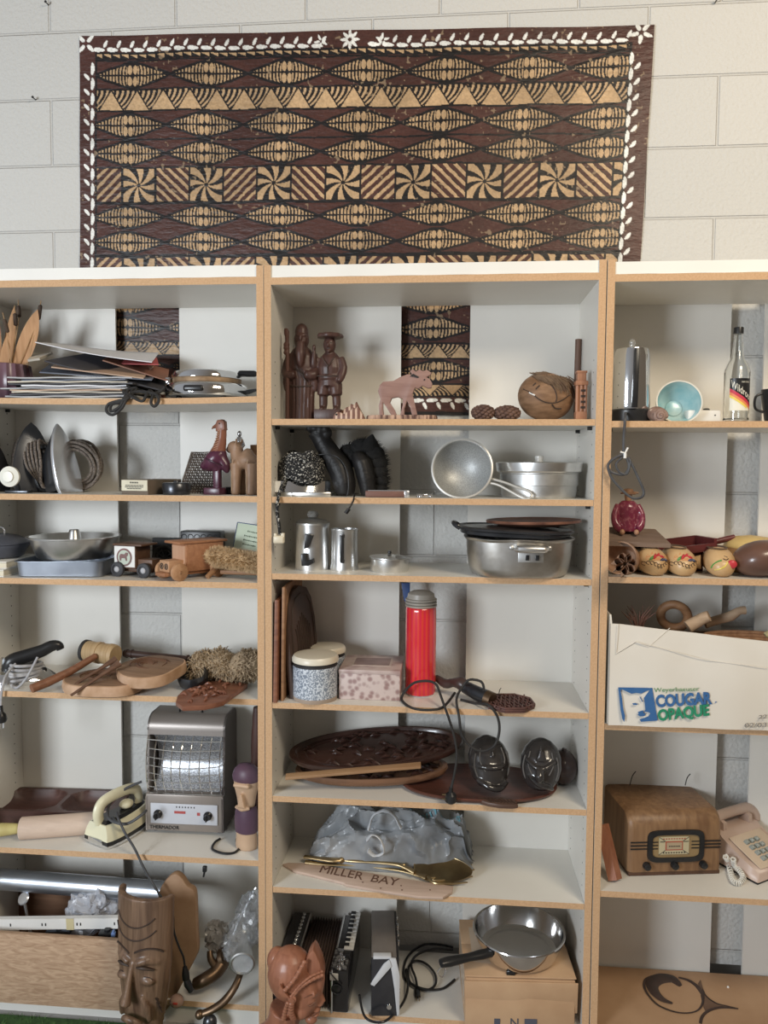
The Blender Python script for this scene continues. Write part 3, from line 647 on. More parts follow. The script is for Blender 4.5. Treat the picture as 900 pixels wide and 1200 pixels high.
# local: length along y, bonnet toward -y
MB().box((0, .03, .062), (.072, .125, .078), bev=.002).build('wagon_body', oak, t)
MB().box((0, .024, .105), (.08, .16, .007), bev=.002).build('roof', oak, t)
mb = MB().box((0, -.056, .04), (.05, .05, .032), bev=.002)
for s_ in (-1, 1): mb.tube([(v.x, v.y, v.z) for v in ring((s_*.0115, -.0815, .04), .0075, (0, 1, 0), 18)], .0013, 6, mi=1, closed=True).tube([(s_*.0115, -.0815, .036), (s_*.0115, -.0815, .044)], .0018, 6, mi=1)
mb.build('bonnet', [wood('pale_bonnet', (.52, .30, .17), (.42, .23, .12), 'y', rough=.5), blackm], t)
MB().box((0, -.0335, .06), (.066, .003, .07), mi=0).build('cab_front', wood('cab_front', (.58, .35, .22), (.5, .28, .17), 'z'), t)
MB().box((0, 0, .018), (.05, .19, .01), bev=.002).build('chassis', oak, t)
pw = wood('wheel_wood', (.50, .28, .15), (.38, .2, .1), 'x', rough=.5)
for y in (-.058, .07):
    for x in (-.041, .041):
        o = MB().lathe([(0, -.008), (.02, -.008), (.025, -.005), (.025, .005), (.02, .008), (.0, .008)], 28, tr(x, y, .025) @ ro('Y', 90)).build('wheel', pw, t)
        MB().lathe([(0, 0), (.005, 0), (.004, .003), (0, .003)], 12, tr(x+(.008 if x > 0 else -.008), y, .025) @ ro('Y', 90 if x > 0 else -90)).build('axle_peg', midwood, o)
p = S('L3', 238, .215); t = T('patterned_tin', 'black patterned tin box standing behind the oak toy wagon', 'tin', p)
MB().box((0, 0, .062), (.125, .05, .124), bev=.004).build('tin_body', blackp, t)
mb = MB()
for i in range(6):
    for j in range(3): mb.tube(ring((-.05+i*.02, -.0255, .07+j*.018), .008, (0, 1, 0), 14), .0011, 5, closed=True)
mb.build('scroll_pattern', gun, t)
p = S('L3', 193, .2); t = T('spoked_wheel', 'black spoked model wheel standing between the two wooden toy trucks', 'wheel', p)
MB().tube(ring((0, 0, .04), .035, (0, 1, 0), 36), .005, 8, closed=True).tube(ring((0, 0, .04), .024, (0, 1, 0), 36), .0025, 8, closed=True).build('tyre', blackm, t)
mb = MB()
for i in range(10): a = i*math.pi/5; mb.tube([(0, 0, .04), (.033*math.cos(a), 0, .04+.033*math.sin(a))], .0016, 5)
mb.build('spoke', gun, t); MB().lathe([(0, -.008), (.007, -.008), (.007, .008), (0, .008)], 14, tr(0, 0, .04) @ ro('X', 90)).build('hub', gun, t)
MB().box((0, .02, .05), (.09, .012, .1), bev=.003).build('mudguard', blackm, t)
# straw brush
straw = pm('straw_bristle', (.60, .43, .25), (.40, .26, .13), n=60, rough=.9); p = S('L3', 274, .075); t = T('straw_brush', 'tan straw bristle brush with short wooden handle lying in front of the green card', 'brush', p, -6)
mb = MB(); bsp = lambda u_: Vector((-.078+.165*u_, 0, .064-.018*u_)); brr = lambda u_: .026*min(1, .72+u_*2.2)
mb.tube([bsp(i/10) for i in range(11)], [brr(i/10)*.85 for i in range(11)], 14)
for i in range(3600):
    u_ = random.random(); a = random.uniform(0, 6.28); c = bsp(u_); n_ = Vector((0, math.cos(a), math.sin(a))); b0 = c+n_*brr(u_)*.75
    if u_ < .07: n_ = (n_*random.random()+Vector((-1.2, 0, 0))).normalized(); b0 = c+Vector((0, math.cos(a), math.sin(a)))*brr(u_)*.8*random.random()
    d = (n_+Vector((random.uniform(-.5, .4), random.uniform(-.3, .3), random.uniform(-.45, .1)))).normalized(); l = random.uniform(.010, .019); s_ = d.cross(Vector((0, 1, .3))).normalized()*.0013
    mb.add([b0-s_, b0+s_, b0+d*l], [[0, 1, 2]])
o = mb.build('bristles', straw, t); o['kind'] = 'stuff'
MB().tube([(-.052, .02, .034), (-.068, -.028, .006)], [.009, .0075], 10).build('handle', midwood, t)
MB().box((.02, .02, .016), (.13, .03, .012), bev=.003).build('back_board', midwood, t)
# greeting card
p = S('L3', 291, .19); cardm = pm('pale_green_card', (.62, .70, .52), (.68, .74, .6), n=5, rough=.6); t = T('greeting_card', 'pale green card with blue border and small print leaning behind the straw brush', 'card', p, 4, ry=8, rx=-12)
mb = MB().box((0, 0, .105), (.118, .003, .086)).box((0, .0002, .052), (.118, .0032, .022), mi=2)
for z in (.066, .146): mb.tube([(-.058+i*.004, -.0022, z+.0008*(i % 2)) for i in range(30)], .0014, 5, mi=1)
mb.tube([(-.0585, -.0022, .066), (-.0585, -.0022, .146)], .0012, 5, mi=1)
for j, (n, z) in enumerate(((6, .124), (13, .11), (12, .097), (8, .084))):
    for i in range(n): mb.box((-.03+i*.0052-(.0 if j else -.008), -.0018, z-.0003*i), (.0034, .0006, .003 if i % 3 else .0045), mi=3)
mb.build('printed_face', [cardm, pm('blue_border', (.12, .16, .28), (.1, .14, .24), rough=.6), white, pm('green_ink', (.09, .13, .07), (.08, .11, .07), rough=.6)], t)
MB().box((0, .03, .025), (.1, .04, .05), ro('Y', -8), bev=.002).build('card_stand', white, t)
# ================================================================= LEFT, fourth shelf
p = S('L4', 36, .10); t = T('travel_iron', 'small chrome iron with black handle, its grey cord wound round it, lying on the shelf', 'iron', p, 112)
so = [(x, y) for x, y in sole(.17, .05)]
MB().prism([(x, -z+.085) for x, z in so], .012, ax='z').build('soleplate', chrome, t)
lo = [[(x*(1-.5*q*q), -(z-.02)*(1-.25*q)+.07, .012+.03*q) for x, z in so] for q in (0, .35, .7, 1)]
MB().loft(lo).build('body', chrome, t)
MB().tube([(0, .06, .035), (0, .05, .062), (0, .02, .075), (0, -.03, .09), (0, -.06, .104), (0, -.078, .103), (0, -.084, .092)], [.02, .024, .021, .019, .017, .015, .011], 12, sm=4, flat=.85).box((0, .062, .055), (.026, .016, .04), bev=.003).build('handle', blackp, t)
MB().box((.0, .068, .06), (.022, .012, .03), bev=.003).build('heat_tab', pm('grey_tab', (.40, .45, .5), (.35, .4, .45), rough=.4), t)
grey = pm('grey_cloth_cord', (.34, .34, .36), (.46, .45, .45), n=80, rough=.8)
mb = MB()
for i in range(5): mb.tube([(v.x, v.y*1.0, v.z) for v in ring((0, .01, .02+i*.0085), .043-.002*i, (.08*math.sin(i*2), .1*math.cos(i), 1), 26, .058-.003*i)], .0045, 7, closed=True)
mb.build('wound_cord', grey, t)
MB().tube([P(*v) for v in [(44, 770, .03), (38, 782, .02), (30, 796, .015), (20, 806, .02), (13, 803, .03)]], .0035, 7, sm=6).tube([P(*v) for v in [(18, 778, .06), (8, 790, .02), (4, 800, -.005), (1.5, 815, -.012), (1, 828, -.012)]], .0036, 7, sm=6).build('cord', grey, t, world=True)
A = P(1, 826, -.012)
MB().lathe([(0, .0), (.005, -.002), (.006, -.02), (.013, -.028), (.016, -.042), (.013, -.05), (.006, -.052), (0, -.052)], 18, tr(*A)).build('plug', blackp, t, world=True)
for s_ in (-1, 1): MB().box((s_*.006, 0, -.058), (.0012, .006, .018), tr(*A)).build('plug_pin', steel, t, world=True)
cb = P(-4, 772, .18); one('grey_wire', MB().tube([P(*v)-cb for v in [(-6, 768, .2), (3, 771, .19), (12, 778, .18), (16, 787, .15), (22, 796, .16)]], .0028, 7, sm=5), grey, 'thin grey wire looping along the bookcase side behind the small chrome iron', 'wire', cb)
# mallet
wrap = pm('wrapped_tape', (.47, .33, .18), (.36, .24, .12), sc_=(40, 1, 1), n=3, rough=.55)
p = S('L4', 118, .15); A = P(117, 765, .155); t = T('wooden_mallet', 'wooden mallet with pale banded head and long reddish handle resting on a wood slab', 'mallet', p)
ax = (P(141, 770, .14)-P(94, 762, .175)).normalized(); rm = ax.to_track_quat('Z', 'Y').to_matrix().to_4x4()
MB().lathe([(0, -.058), (.028, -.058), (.031, -.052), (.03, .0), (.032, .052), (.029, .058), (0, .058)], 36, tr(*A) @ rm).build('head', [wrap], t, world=True)
for q, n_ in ((-.05, 'end_band'), (-.002, 'grip_band'), (.04, 'end_band')):
    MB().lathe([(.0305, -.006), (.0328, -.005), (.0328, .005), (.0305, .006)], 36, tr(*(A+ax*q)) @ rm).build(n_, blackm if q < -.04 else wrap, t, world=True)
MB().tube([P(112, 769, .12), P(82, 787, .05), P(55, 800, .0), P(37, 807, -.035)], [.0095, .0115, .013, .0125], 14).build('handle', wood('mallet_handle', (.27, .12, .065), (.18, .075, .04), 'x', rough=.45), t, world=True)
# wood slices
slice_ = wood('slab_face', (.27, .165, .10), (.165, .095, .055), 'x', rough=.6); rim_ = pm('slab_edge', (.58, .38, .25), (.42, .25, .14), n=22, rough=.65, bump=.15)
def slab(name, lab, cpx, cpy, rx_, ry_, th, rz, z, tilt, seed, k4='L4'):
    c = Q(cpx, cpy, z); rnd = random.Random(seed); o = []
    for x, y in ellipse(rx_, ry_, 48, 2.4):
        a = math.atan2(y, x); f = 1+.04*math.sin(3*a+seed)+.025*math.sin(5*a+seed*2); o.append((x*f, y*f))
    t = T(name, lab, 'wood slab', c, rz, rx=tilt[0], ry=tilt[1])
    mb = MB(); lp = lambda s_, zz: [(x*s_, y*s_, zz) for x, y in o]
    mb.loft([lp(.9, 0), lp(.97, .004), lp(1, th*.5), lp(.975, th-.002), lp(.94, th)], cap=True)
    for i, f in enumerate(mb.f): pass
    mb.m = [1]*len(mb.m); mb.m[-1] = 0; ob = mb.build('slab_body', [slice_, rim_], t)
    g_ = MB()
    for j in range(6):
        q = .16+.12*j; g_.tube([(x*q*.8-.01, y*q*.66+.01, th+.0005) for x, y in o[(j*5) % 20:(j*5) % 20+26]], [.001, .0034, .0034, .001], 6)
    g_.build('carved_relief', wood('relief_'+name+str(seed), (.17, .085, .05), (.10, .05, .03), 'x', rough=.5), t)
    return t
zz = ZS['L4']
slab('wood_slab', 'flat carved wood slice under the mallet head, its rim overhanging the shelf edge', 124, 807, .118, .098, .034, -10, zz+.001, (0, 0), 2)
slab('wood_slab', 'thick carved wood slice tilted on top of another slice, under the dark baton', 177, 794, .096, .088, .036, -20, zz+.033, (7, 0), 5)
# wooden tongs / sticks
for a, b, lab, r_ in (((83, 805, .0), (136, 772, .09), 'shorter brown wooden stick with spoon end, just behind another on the slab', .006), ((83, 815, -.035), (140, 777, .06), 'longer dark wooden fork lying in front, its tip overhanging the shelf edge', .0065)):
    A = P(a[0], a[1], a[2]-.03); B = P(b[0], b[1], b[2]-.035); M_ = A.lerp(B, .55)
    one('wooden_stick', MB().tube([A-A, M_-A, A.lerp(B, .7)-A, B-A], [r_*.8, r_*1.1, r_*1.3, r_*2.4], 10, flat=.6), [wood('stick_wood'+str(int(r_*1e4)), (.17, .09, .055), (.10, .05, .03), 'x')], lab, 'stick', A)
# dark baton
A = P(146, 765.5, .19); B = P(224, 773, .15)
t = T('dark_baton', 'slender dark turned baton lying across the tilted wood slice toward the shaggy fibre', 'baton', A)
MB().tube([A, B], [.0115, .0125, .0105], 14).build('shaft', blackm if 0 else pm('ebony', (.035, .018, .015), (.05, .028, .022), n=20, rough=.4), t, world=True)
for q in (.04, .12, .95): MB().tube([A.lerp(B, q-.008), A.lerp(B, q+.008)], .0138, 14).build('collar', MATS['ebony'], t, world=True)
# shaggy fibre bundle
fib = pm('sea_grass', (.46, .35, .23), (.25, .18, .11), n=90, rough=.95)
p = S('L4', 264, .14); mb = MB(); A = Vector((-.09, 0, .05)); B = Vector((.10, .0, .062))
def spine(u_): return Vector((-.098+.196*u_, .012*math.sin(u_*5), .048+.016*u_-.018*math.exp(-((u_-.62)/.12)**2)))
def rad_(u_): return .040+.012*math.sin(u_*3.0)+.004*math.sin(u_*17)-.011*math.exp(-((u_-.62)/.1)**2)
mb.tube([spine(i/12) for i in range(13)], [rad_(i/12)*.86 for i in range(13)], 14)
for i in range(3400):
    u_ = random.random(); a = random.uniform(0, 6.28); c = spine(u_); rr = rad_(u_)*.8; nrm_ = Vector((0, math.cos(a), math.sin(a))); b0 = c+nrm_*rr
    d = (nrm_*.55+Vector((random.uniform(-1, 1), random.uniform(-.7, .7), random.uniform(-1, .5)))).normalized(); l = random.uniform(.010, .024); s_ = d.cross(nrm_).normalized()*.0016
    b1 = b0+d*l*.6+nrm_*.003; b2 = b0+d*l+Vector((0, 0, -.003)); mb.add([b0-s_, b0+s_, b1+s_, b1-s_, b2], [[0, 1, 2, 3], [3, 2, 4]])
one('fibre_roll', mb, fib, 'thick shaggy roll of tan sea grass fibre beside the dark baton', 'fibre roll', p)
one('dark_shell', MB().lathe([(0, 0), (.03, .004), (.042, .02), (.045, .04), (.04, .052), (.036, .05), (.036, .02), (0, .008)], 28, ro('X', 20)).noise(.004, 40), gun, 'small dark ribbed bowl half hidden between the thick slice and the fibre roll', 'bowl', S('L4', 228, .1))
# carved leaf panel over the edge
c = P(246, 817, -.02); zc = ZS['L4']+.006
out = [(206, 826), (214, 832), (240, 831), (262, 826), (272, 818), (290, 805), (282, 801), (262, 800), (244, 803), (228, 808), (214, 813), (208, 819)]
wl = [Q(x, y, zc) for x, y in out]; c = sum(wl, Vector())/len(wl)
t = T('openwork_carving', 'reddish carved openwork wood panel overhanging the shelf edge above the heater', 'carving', c, 0)
rw = wood('red_carving', (.26, .11, .065), (.16, .06, .035), 'x', rough=.4)
MB().prism([((v-c).x, (v-c).y) for v in wl][::-1], .014, tr(0, 0, -.004), bev=.003, ax='z').build('panel_body', rw, t)
mb = MB(); rnd = random.Random(4)
for i in range(46):
    a, b = rnd.randrange(12), rnd.random(); q = (wl[a]-c)*(.15+.75*b)*.9; an = rnd.uniform(0, 3.1)
    mb.ell((q.x, q.y, .0115), (.011, .004, .0045), ) if 0 else mb.tube([(q.x-.01*math.cos(an), q.y-.01*math.sin(an), .0105), (q.x, q.y, .0145), (q.x+.01*math.cos(an+.5), q.y+.01*math.sin(an+.5), .0105)], [.002, .0045, .002], 7, sm=2)
mb.build('carved_relief', rw, t)
# ================================================================= fifth shelf
ZL5 = ZS['L5']
# heater
A = Q(171, 977, ZL5); B = Q(262, 981, ZL5); t = None
hw = (B-A).length; cxh = (A+B)/2; hrz = math.degrees(math.atan2(B.y-A.y, B.x-A.x)); HD = .15; HH = .355
taupe = pm('taupe_enamel', (.30, .265, .24), (.26, .225, .2), n=6, rough=.35, metal=.35)
t = T('fan_heater', 'old taupe metal electric heater with wire guard and two black knobs', 'heater', (cxh.x, cxh.y, ZL5), hrz)
# side profile (y, z): rounded top, bulging front recess
def prof_side(): 
    o = [(0, .012), (0, .115), (.012, .125), (.022, .30), (.024, .318)]
    for i in range(9): a = R(180-i*11.25); o.append((.062+.042*math.cos(a), .313+.042*math.sin(a)))
    for i in range(1, 9): a = R(90-i*11.25); o.append((HD-.03+.03*math.cos(a), .325+.03*math.sin(a)))
    return o+[(HD, .012)]
ps = prof_side(); hx = hw/2
def panel_x(x0, x1): return MB().loft([[(x0, y, z) for y, z in ps], [(x1, y, z) for y, z in ps]])
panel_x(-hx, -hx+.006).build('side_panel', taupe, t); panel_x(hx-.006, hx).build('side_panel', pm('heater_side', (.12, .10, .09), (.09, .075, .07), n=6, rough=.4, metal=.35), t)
mb = MB(); i0 = ps.index((.024, .318)); q = [( y, z) for y, z in ps[i0:-1]]+[(HD, .012)]
vs = []; fs = []
for (y, z) in q: vs += [(-hx, y, z), (hx, y, z)]
for i in range(len(q)-1): fs.append([2*i, 2*i+1, 2*i+3, 2*i+2])
mb.add(vs, fs); mb.add([(-hx, .024, .318), (hx, .024, .318), (hx, .022, .298), (-hx, .022, .298)], [[0, 1, 2, 3]]).build('top_cover', taupe, t)
MB().box((0, .045, .0675), (hw-.001, .09, .111), bev=.003).build('control_base', taupe, t)
MB().box((0, -.0025, .067), (hw*.86, .005, .062), bev=.002).build('control_plate', pm('silver_plate', (.55, .57, .62), (.48, .5, .55), n=6, rough=.4), t)
mb = MB().box((-.012, -.0055, .073), (.034, .001, .0075)).box((.045, -.0055, .0695), (.009, .001, .009)); mb.build('red_marks', pm('red_ink', (.45, .09, .08), (.36, .07, .07), rough=.5), t)
mb = MB()
for i in range(7): mb.box((-.022+i*.009, -.0055, .089), (.003, .0008, .004))
text(mb, 'THERMADOR', tr(-hx*.9, -.001, .018), size=.015, ext=.0006); mb.build('lettering', blackm, t)
for x in (-hx*.66, hx*.62):
    kn = MB().lathe([(0, 0), (.013, 0), (.013, .004), (.009, .008), (.0085, .02), (0, .021)], 24, tr(x, -.005, .066) @ ro('X', 90)).build('knob', blackp, t)
    MB().box((x, -.025, .066), (.004, .008, .02), ro('Y', 0), bev=.001).build('pointer', blackp, kn)
# inner reflector with perforated mesh
mb = MB(); n_ = 10; vs = []; fs = []
for i in range(n_+1):
    q = i/n_; vs += [(-hx+.014, .03+.045*math.sin(math.pi*q), .124+.178*q), (hx-.014, .03+.045*math.sin(math.pi*q), .124+.178*q)]
for i in range(n_): fs.append([2*i, 2*i+1, 2*i+3, 2*i+2])
mb.add(vs, fs).build('reflector', pm('heater_mesh', (.62, .64, .68), (.30, .31, .33), n=260, kind='voronoi', lo=.3, hi=.62, rough=.3, metal=.7), t)
# wire guard
mb = MB()
def gy(u_, v_): return .014-.05*math.sin(math.pi*min(1, max(0, v_*.98+.02)))**.7*(.35+.65*math.sin(math.pi*(.08+.84*u_)))
def gp(u_, v_): return ((-hx+.008)+(hw-.016)*u_, gy(u_, v_), .118+.182*(1-v_)+0*u_)
for i in range(9):
    u_ = i/8; mb.tube([gp(u_, j/12) for j in range(13)], .0017, 6)
for j in range(8):
    v_ = .06+.9*j/7; mb.tube([(-hx+.004, .012, gp(0, v_)[2])]+[gp(i/12, v_) for i in range(13)]+[(hx-.004, .012, gp(0, v_)[2])], .0017, 6)
mb.build('wire_guard', chrome, t)
MB().tube([(-.035, .07, .35), (-.035, .07, .372), (.035, .07, .372), (.035, .07, .35)], .004, 8).build('carry_handle', blackp, t)
for x in (-hx+.02, hx-.02): MB().lathe([(0, 0), (.008, 0), (.009, .013), (0, .013)], 12, tr(x, .03, 0)).build('foot', rubber, t)
MB().tube([P(*v) for v in [(279, 955, .2), (280, 975, .13), (277, 985, .09)]]+[Q(v[0], v[1], ZL5+.004) for v in [(281, 992), (275, 999), (262, 1000), (249, 995), (252, 987), (258, 983)]], .0035, 7, sm=7).build('cord', blackp, t, world=True)
# dough trough
tro = wood('trough_wood', (.060, .030, .026), (.10, .05, .042), 'x', rough=.45)
A = G('L5', 72, 952); t = T('wooden_trough', 'dark wooden trough with two hollows lying behind the rolling pin', 'trough', (X(68, .195, ZL5), .195, ZL5), 2)
mb = MB(); L_, W_ = .42, .17; H_ = .058; nx, ny = 64, 26; vs = []; fs = []
def tz(x, y):
    z = H_
    for cx_, rx_ in ((-.085, .098), (.105, .078)):
        d = (abs((x-cx_)/rx_)**3+abs(y/.07)**3)**(1/3)
        if d < 1: z = min(z, H_-.046*(1-d**3)**.6)
    return z
for j in range(ny+1):
    for i in range(nx+1):
        x = -L_/2+L_*i/nx; y = -W_/2+W_*j/ny; e = 1-max(0, abs(x)/(L_/2)-.75)*1.2; vs.append((x, y*e, tz(x, y*e)))
for j in range(ny):
    for i in range(nx): a = j*(nx+1)+i; fs.append([a, a+1, a+nx+2, a+nx+1])
b0 = len(vs); per = [i for i in range(nx+1)]+[(j+1)*(nx+1)-1 for j in range(1, ny+1)]+[ny*(nx+1)+i for i in range(nx-1, -1, -1)]+[j*(nx+1) for j in range(ny-1, 0, -1)]
for i in per: vs.append((vs[i][0]*.86, vs[i][1]*.8, 0))
m_ = len(per)
for i in range(m_): fs.append([per[i], per[(i+1) % m_], b0+(i+1) % m_, b0+i])
fs.append([b0+i for i in range(m_)]); mb.add(vs, fs).build('trough_body', tro, t, ang=50)
# rolling pin
r_ = .032; A = Q(24, 983, ZL5+.0); B = Q(160, 973, ZL5); A.z = B.z = ZL5+r_; dv = (B-A).normalized()
t = T('rolling_pin', 'pale wooden rolling pin with yellowish handle lying in front of the dark trough', 'rolling pin', (A+B)/2-Vector((0, 0, r_)))
MB().tube([A, A+dv*.003, B-dv*.003, B], [r_*.9, r_, r_, r_*.9], 28).build('barrel', wood('beech', (.64, .50, .40), (.56, .43, .34), 'x', rough=.6), t, world=True)
yl = pm('yellow_handle', (.55, .48, .20), (.48, .4, .16), n=20, rough=.5)
MB().tube([A-dv*.002, A-dv*.012, A-dv*.05, A-dv*.085, A-dv*.095], [.012, .015, .019, .018, .009], 18, sm=3).build('handle', yl, t, world=True)
# cream iron
c = (Q(117, 990, ZL5)+Q(166, 968, ZL5))/2
t = T('cream_iron', 'cream and black vintage electric iron beside the heater with its cord hanging over the edge', 'iron', (c.x-.002, c.y+.02, ZL5), -26)
# local: heel at -y, toe at +y
sl = [(x, z-.1) for x, z in sole(.215, .058)]
MB().prism(sl[::-1], .008, tr(0, 0, .003), ax='z', bev=.001).build('soleplate', chrome, t)
MB().loft([[(x*1.0, y, .011) for x, y in sl], [(x*1.0, y, .022) for x, y in sl]]).build('skirt', blackp, t)
MB().loft([[(x*(.98-.3*q**2), y*(1-.12*q)-.004*q, .022+.042*q) for x, y in sl] for q in (0, .3, .6, .85, 1)]).build('cream_shell', cream, t)
MB().loft([[(x*(.6-.15*q), y*(.8-.1*q)-.008, .064+.008*q) for x, y in sl] for q in (0, 1)]).build('black_deck', blackp, t)
MB().tube([(0, -.085, .062), (0, -.09, .095), (0, -.07, .122), (0, 0, .128), (0, .045, .118), (0, .06, .09), (0, .055, .066)], [.014, .017, .017, .0165, .016, .013, .012], 12, sm=4, flat=.75).build('handle', cream, t)
MB().ell((0, .012, .083), (.019, .022, .014)).build('heat_dial', cream, t)
MB().box((0, -.1, .018), (.06, .008, .014), bev=.003).build('heel_rest', chrome, t)
MB().tube([P(*v) for v in [(166, 916, .14), (146, 925, .12), (130, 940, .09), (126, 955, .05), (131, 962, .035), (139, 965, .03)]], .004, 8, sm=6).tube([P(*v) for v in [(137, 952, .03), (139, 960, .015), (147, 977, -.0), (158, 995, -.012), (170, 1020, -.02), (183, 1042, -.03), (190, 1053, -.035)]], .0036, 8, sm=6).tube([P(*v) for v in [(132, 958, .05), (137, 964, .03), (150, 965, .03), (166, 955, .04), (171, 950, .06)]], .0045, 8, sm=6).build('cord', rubber, t, world=True)
# carved head figure + club
pw2 = pm('two_tone_carving', (.50, .33, .21), (.56, .39, .26), n=9, rough=.5); pl2 = pm('plum_paint', (.085, .045, .075), (.12, .065, .09), n=12, rough=.45)
p = S('L5', 289, .07); t = T('bearded_figure', 'pale carved bearded figure with plum painted hair and beard behind the heater cord', 'carving', p, -12)
mb = MB().lathe([(0, 0), (.026, 0), (.028, .01), (.026, .05), (.024, .09), (.021, .125), (.024, .15), (.030, .18), (.033, .21), (.026, .235), (0, .24)], 20, sx=1.2, sy=.85)
mb.prism([(-.012, .135), (.012, .135), (.004, .172), (-.004, .172)], .02, tr(0, -.026, 0)).box((0, -.03, .196), (.05, .012, .012), bev=.003).tube([(-.022, -.022, .13), (0, -.03, .126), (.022, -.022, .13)], .006, 8)
mb.build('figure_body', pw2, t, vox=.003, sm=4)
MB().lathe([(0, .252), (.018, .248), (.03, .235), (.0355, .216), (.034, .204), (.03, .2)], 20, sx=1.2, sy=.9).build('painted_hair', pl2, t)
MB().lathe([(.024, .128), (.0285, .11), (.0305, .08), (.0285, .052), (.02, .045)], 20, sx=1.2, sy=.9).build('painted_beard', pl2, t)
p = S('L5', 301, .17); one('carved_club', MB().tube([(-.012, 0, 0), (-.006, 0, .1), (0, 0, .2), (.004, 0, .3), (.004, 0, .385)], [.012, .016, .018, .02, .013], 12, sm=3).noise(.002, 60), dkwood, 'dark knobbly carved club standing against the side panel behind the bearded figure', 'club', p)
# ================================================================= bottom of the left bookcase
ZB = ZS['L6']
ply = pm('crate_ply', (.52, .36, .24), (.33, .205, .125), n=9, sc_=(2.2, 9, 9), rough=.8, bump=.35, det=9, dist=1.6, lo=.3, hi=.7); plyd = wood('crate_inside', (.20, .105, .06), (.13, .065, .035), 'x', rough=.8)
xa, xb = X(-60, -.04, ZB), X(150, -.04, ZB); zt_ = P(60, 1096, -.05).z-ZB
t = T('plywood_crate', 'rough plywood crate full of hardware on the bottom shelf, its front board overhanging', 'crate', ((xa+xb)/2, .09, ZB+.001)); L_ = xb-xa
yf = -.05-.09; yb = .255-.09; Wc = yb-yf; ym = (yf+yb)/2
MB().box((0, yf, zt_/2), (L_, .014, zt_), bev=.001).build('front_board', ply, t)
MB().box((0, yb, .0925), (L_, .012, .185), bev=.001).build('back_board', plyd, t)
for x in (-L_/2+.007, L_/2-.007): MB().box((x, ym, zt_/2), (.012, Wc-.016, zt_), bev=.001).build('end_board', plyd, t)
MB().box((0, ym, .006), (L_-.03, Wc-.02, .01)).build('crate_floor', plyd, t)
A = P(-30, 1028, .12); B = P(203, 1046, .1)
galv = pm('galvanised', (.62, .66, .72), (.5, .54, .6), n=12, rough=.3, metal=.9)
mb = MB().tube([A-A, B-A], .0305, 28); one('steel_pipe', mb, galv, 'long galvanised steel pipe lying across the top of the plywood crate', 'pipe', A)
A = P(-20, 1084, -.01); B = P(142, 1082, .01); t = T('drawer_rail', 'white metal drawer rail lying along the open crate front', 'rail', A)
dv = (B-A).normalized(); rm = dv.to_track_quat('X', 'Z').to_matrix().to_4x4(); LL = (B-A).length; M_ = tr(*((A+B)/2)) @ rm
MB().box((0, 0, 0), (LL, .003, .03), M_).box((0, .008, .0145), (LL, .016, .0025), M_).box((0, .008, -.0145), (LL, .016, .0025), M_).build('channel', white, t, world=True)
mb = MB()
for px in (14, 50, 54, 90, 94, 133): mb.box((X(px, 0, A.z)-(A.x+B.x)/2, -.0018, 0), (.0035, .001, .008), M_)
mb.build('screw_slot', blackm, t, world=True)
MB().box((X(82, 0, A.z)-(A.x+B.x)/2, -.002, 0), (.022, .0015, .033), M_).build('tape_patch', pm('old_tape', (.62, .55, .33), (.55, .48, .28), rough=.5), t, world=True)
A = P(36, 1078, .10); B = P(28, 1053, .09); t = T('disc_headed_bolt', 'steel bolt with round flat head sticking up in the crate', 'bolt', A)
MB().tube([A-Vector((0, 0, .05)), B], .004, 10).build('shank', steel, t, world=True)
nd = Vector((-.25, -.75, .6)); MB().lathe([(0, 0), (.018, 0), (.019, .002), (.016, .005), (0, .006)], 28, tr(*B) @ nd.to_track_quat('Z', 'Y').to_matrix().to_4x4()).build('disc_head', steel, t, world=True)
bagm = pm('clear_plastic_bag', (.72, .74, .80), (.62, .64, .7), n=14, rough=.28, trans=.35, alpha=.8)
mb = MB(); A = P(112, 1066, .1); mb.ell((0, 0, 0), (.09, .06, .07), u=90, v=56)
mb.noise(.03, 14, 2).noise(.022, 36, 3).noise(.008, 95, 4); one('plastic_bag', mb, bagm, 'crumpled white plastic bag stuffed in the crate beside the tall carved mask', 'bag', A, ang=24)
for px, py, Y, d, m_, lab in ((126, 1093, .0, (.045, .03, .012), blackp, 'black flat bracket in the crate under the white rail'), (133, 1095, -.01, (.012, .012, .012), pm('blue_plastic', (.2, .3, .55), (.16, .25, .48), rough=.4), 'small blue plastic cap in the crate by the mask'), (70, 1090, .03, (.07, .04, .014), gun, 'dark metal plate lying in the crate behind the rail')):
    A = P(px, py, Y); one('hardware_piece', MB().box((0, 0, 0), d, bev=.002).tube([(0, 0, 0), (0, 0, d[2])], min(d[:2])*.3, 10), m_, lab, 'hardware', A, 8)
# tiki mask
mk = wood('mask_wood', (.22, .135, .085), (.085, .048, .03), 'z', rough=.36, bump=.25); zb_ = P(160, 1225, -.12).z; A = P(163, 1225, -.14)
t = T('tiki_mask', 'tall hollow carved wooden face mask with long nose standing in front of the crate', 'mask', (A.x, -.10, FZ+.005), -14, rx=-3)
top = P(168, 1048, -.10).z-FZ; wm = .083
mb = MB()
def halfring(s_, z, th=.016):
    o = []
    for i in range(17): a = R(180+180*i/16); o.append((wm*s_*math.cos(a), .055*s_*math.sin(a)*1.15, z))
    for i in range(17): a = R(360-180*i/16); o.append(((wm*s_-th)*math.cos(a), (.055*s_-th)*math.sin(a)*1.15, z))
    return o
lv = [(0, .52), (.08, .66), (.16, .82), (.24, .94), (.32, 1.0), (.42, 1.03), (.5, 1.04)]
mb.loft([halfring(s_*1.0, top*q/.5) for q, s_ in lv])
zt2 = top; dz_ = lambda py: P(163, py, -.14).z-FZ
fy = -.06
zbrow, znose0, znose1, zmouth = dz_(1132), dz_(1136), dz_(1174), dz_(1193)
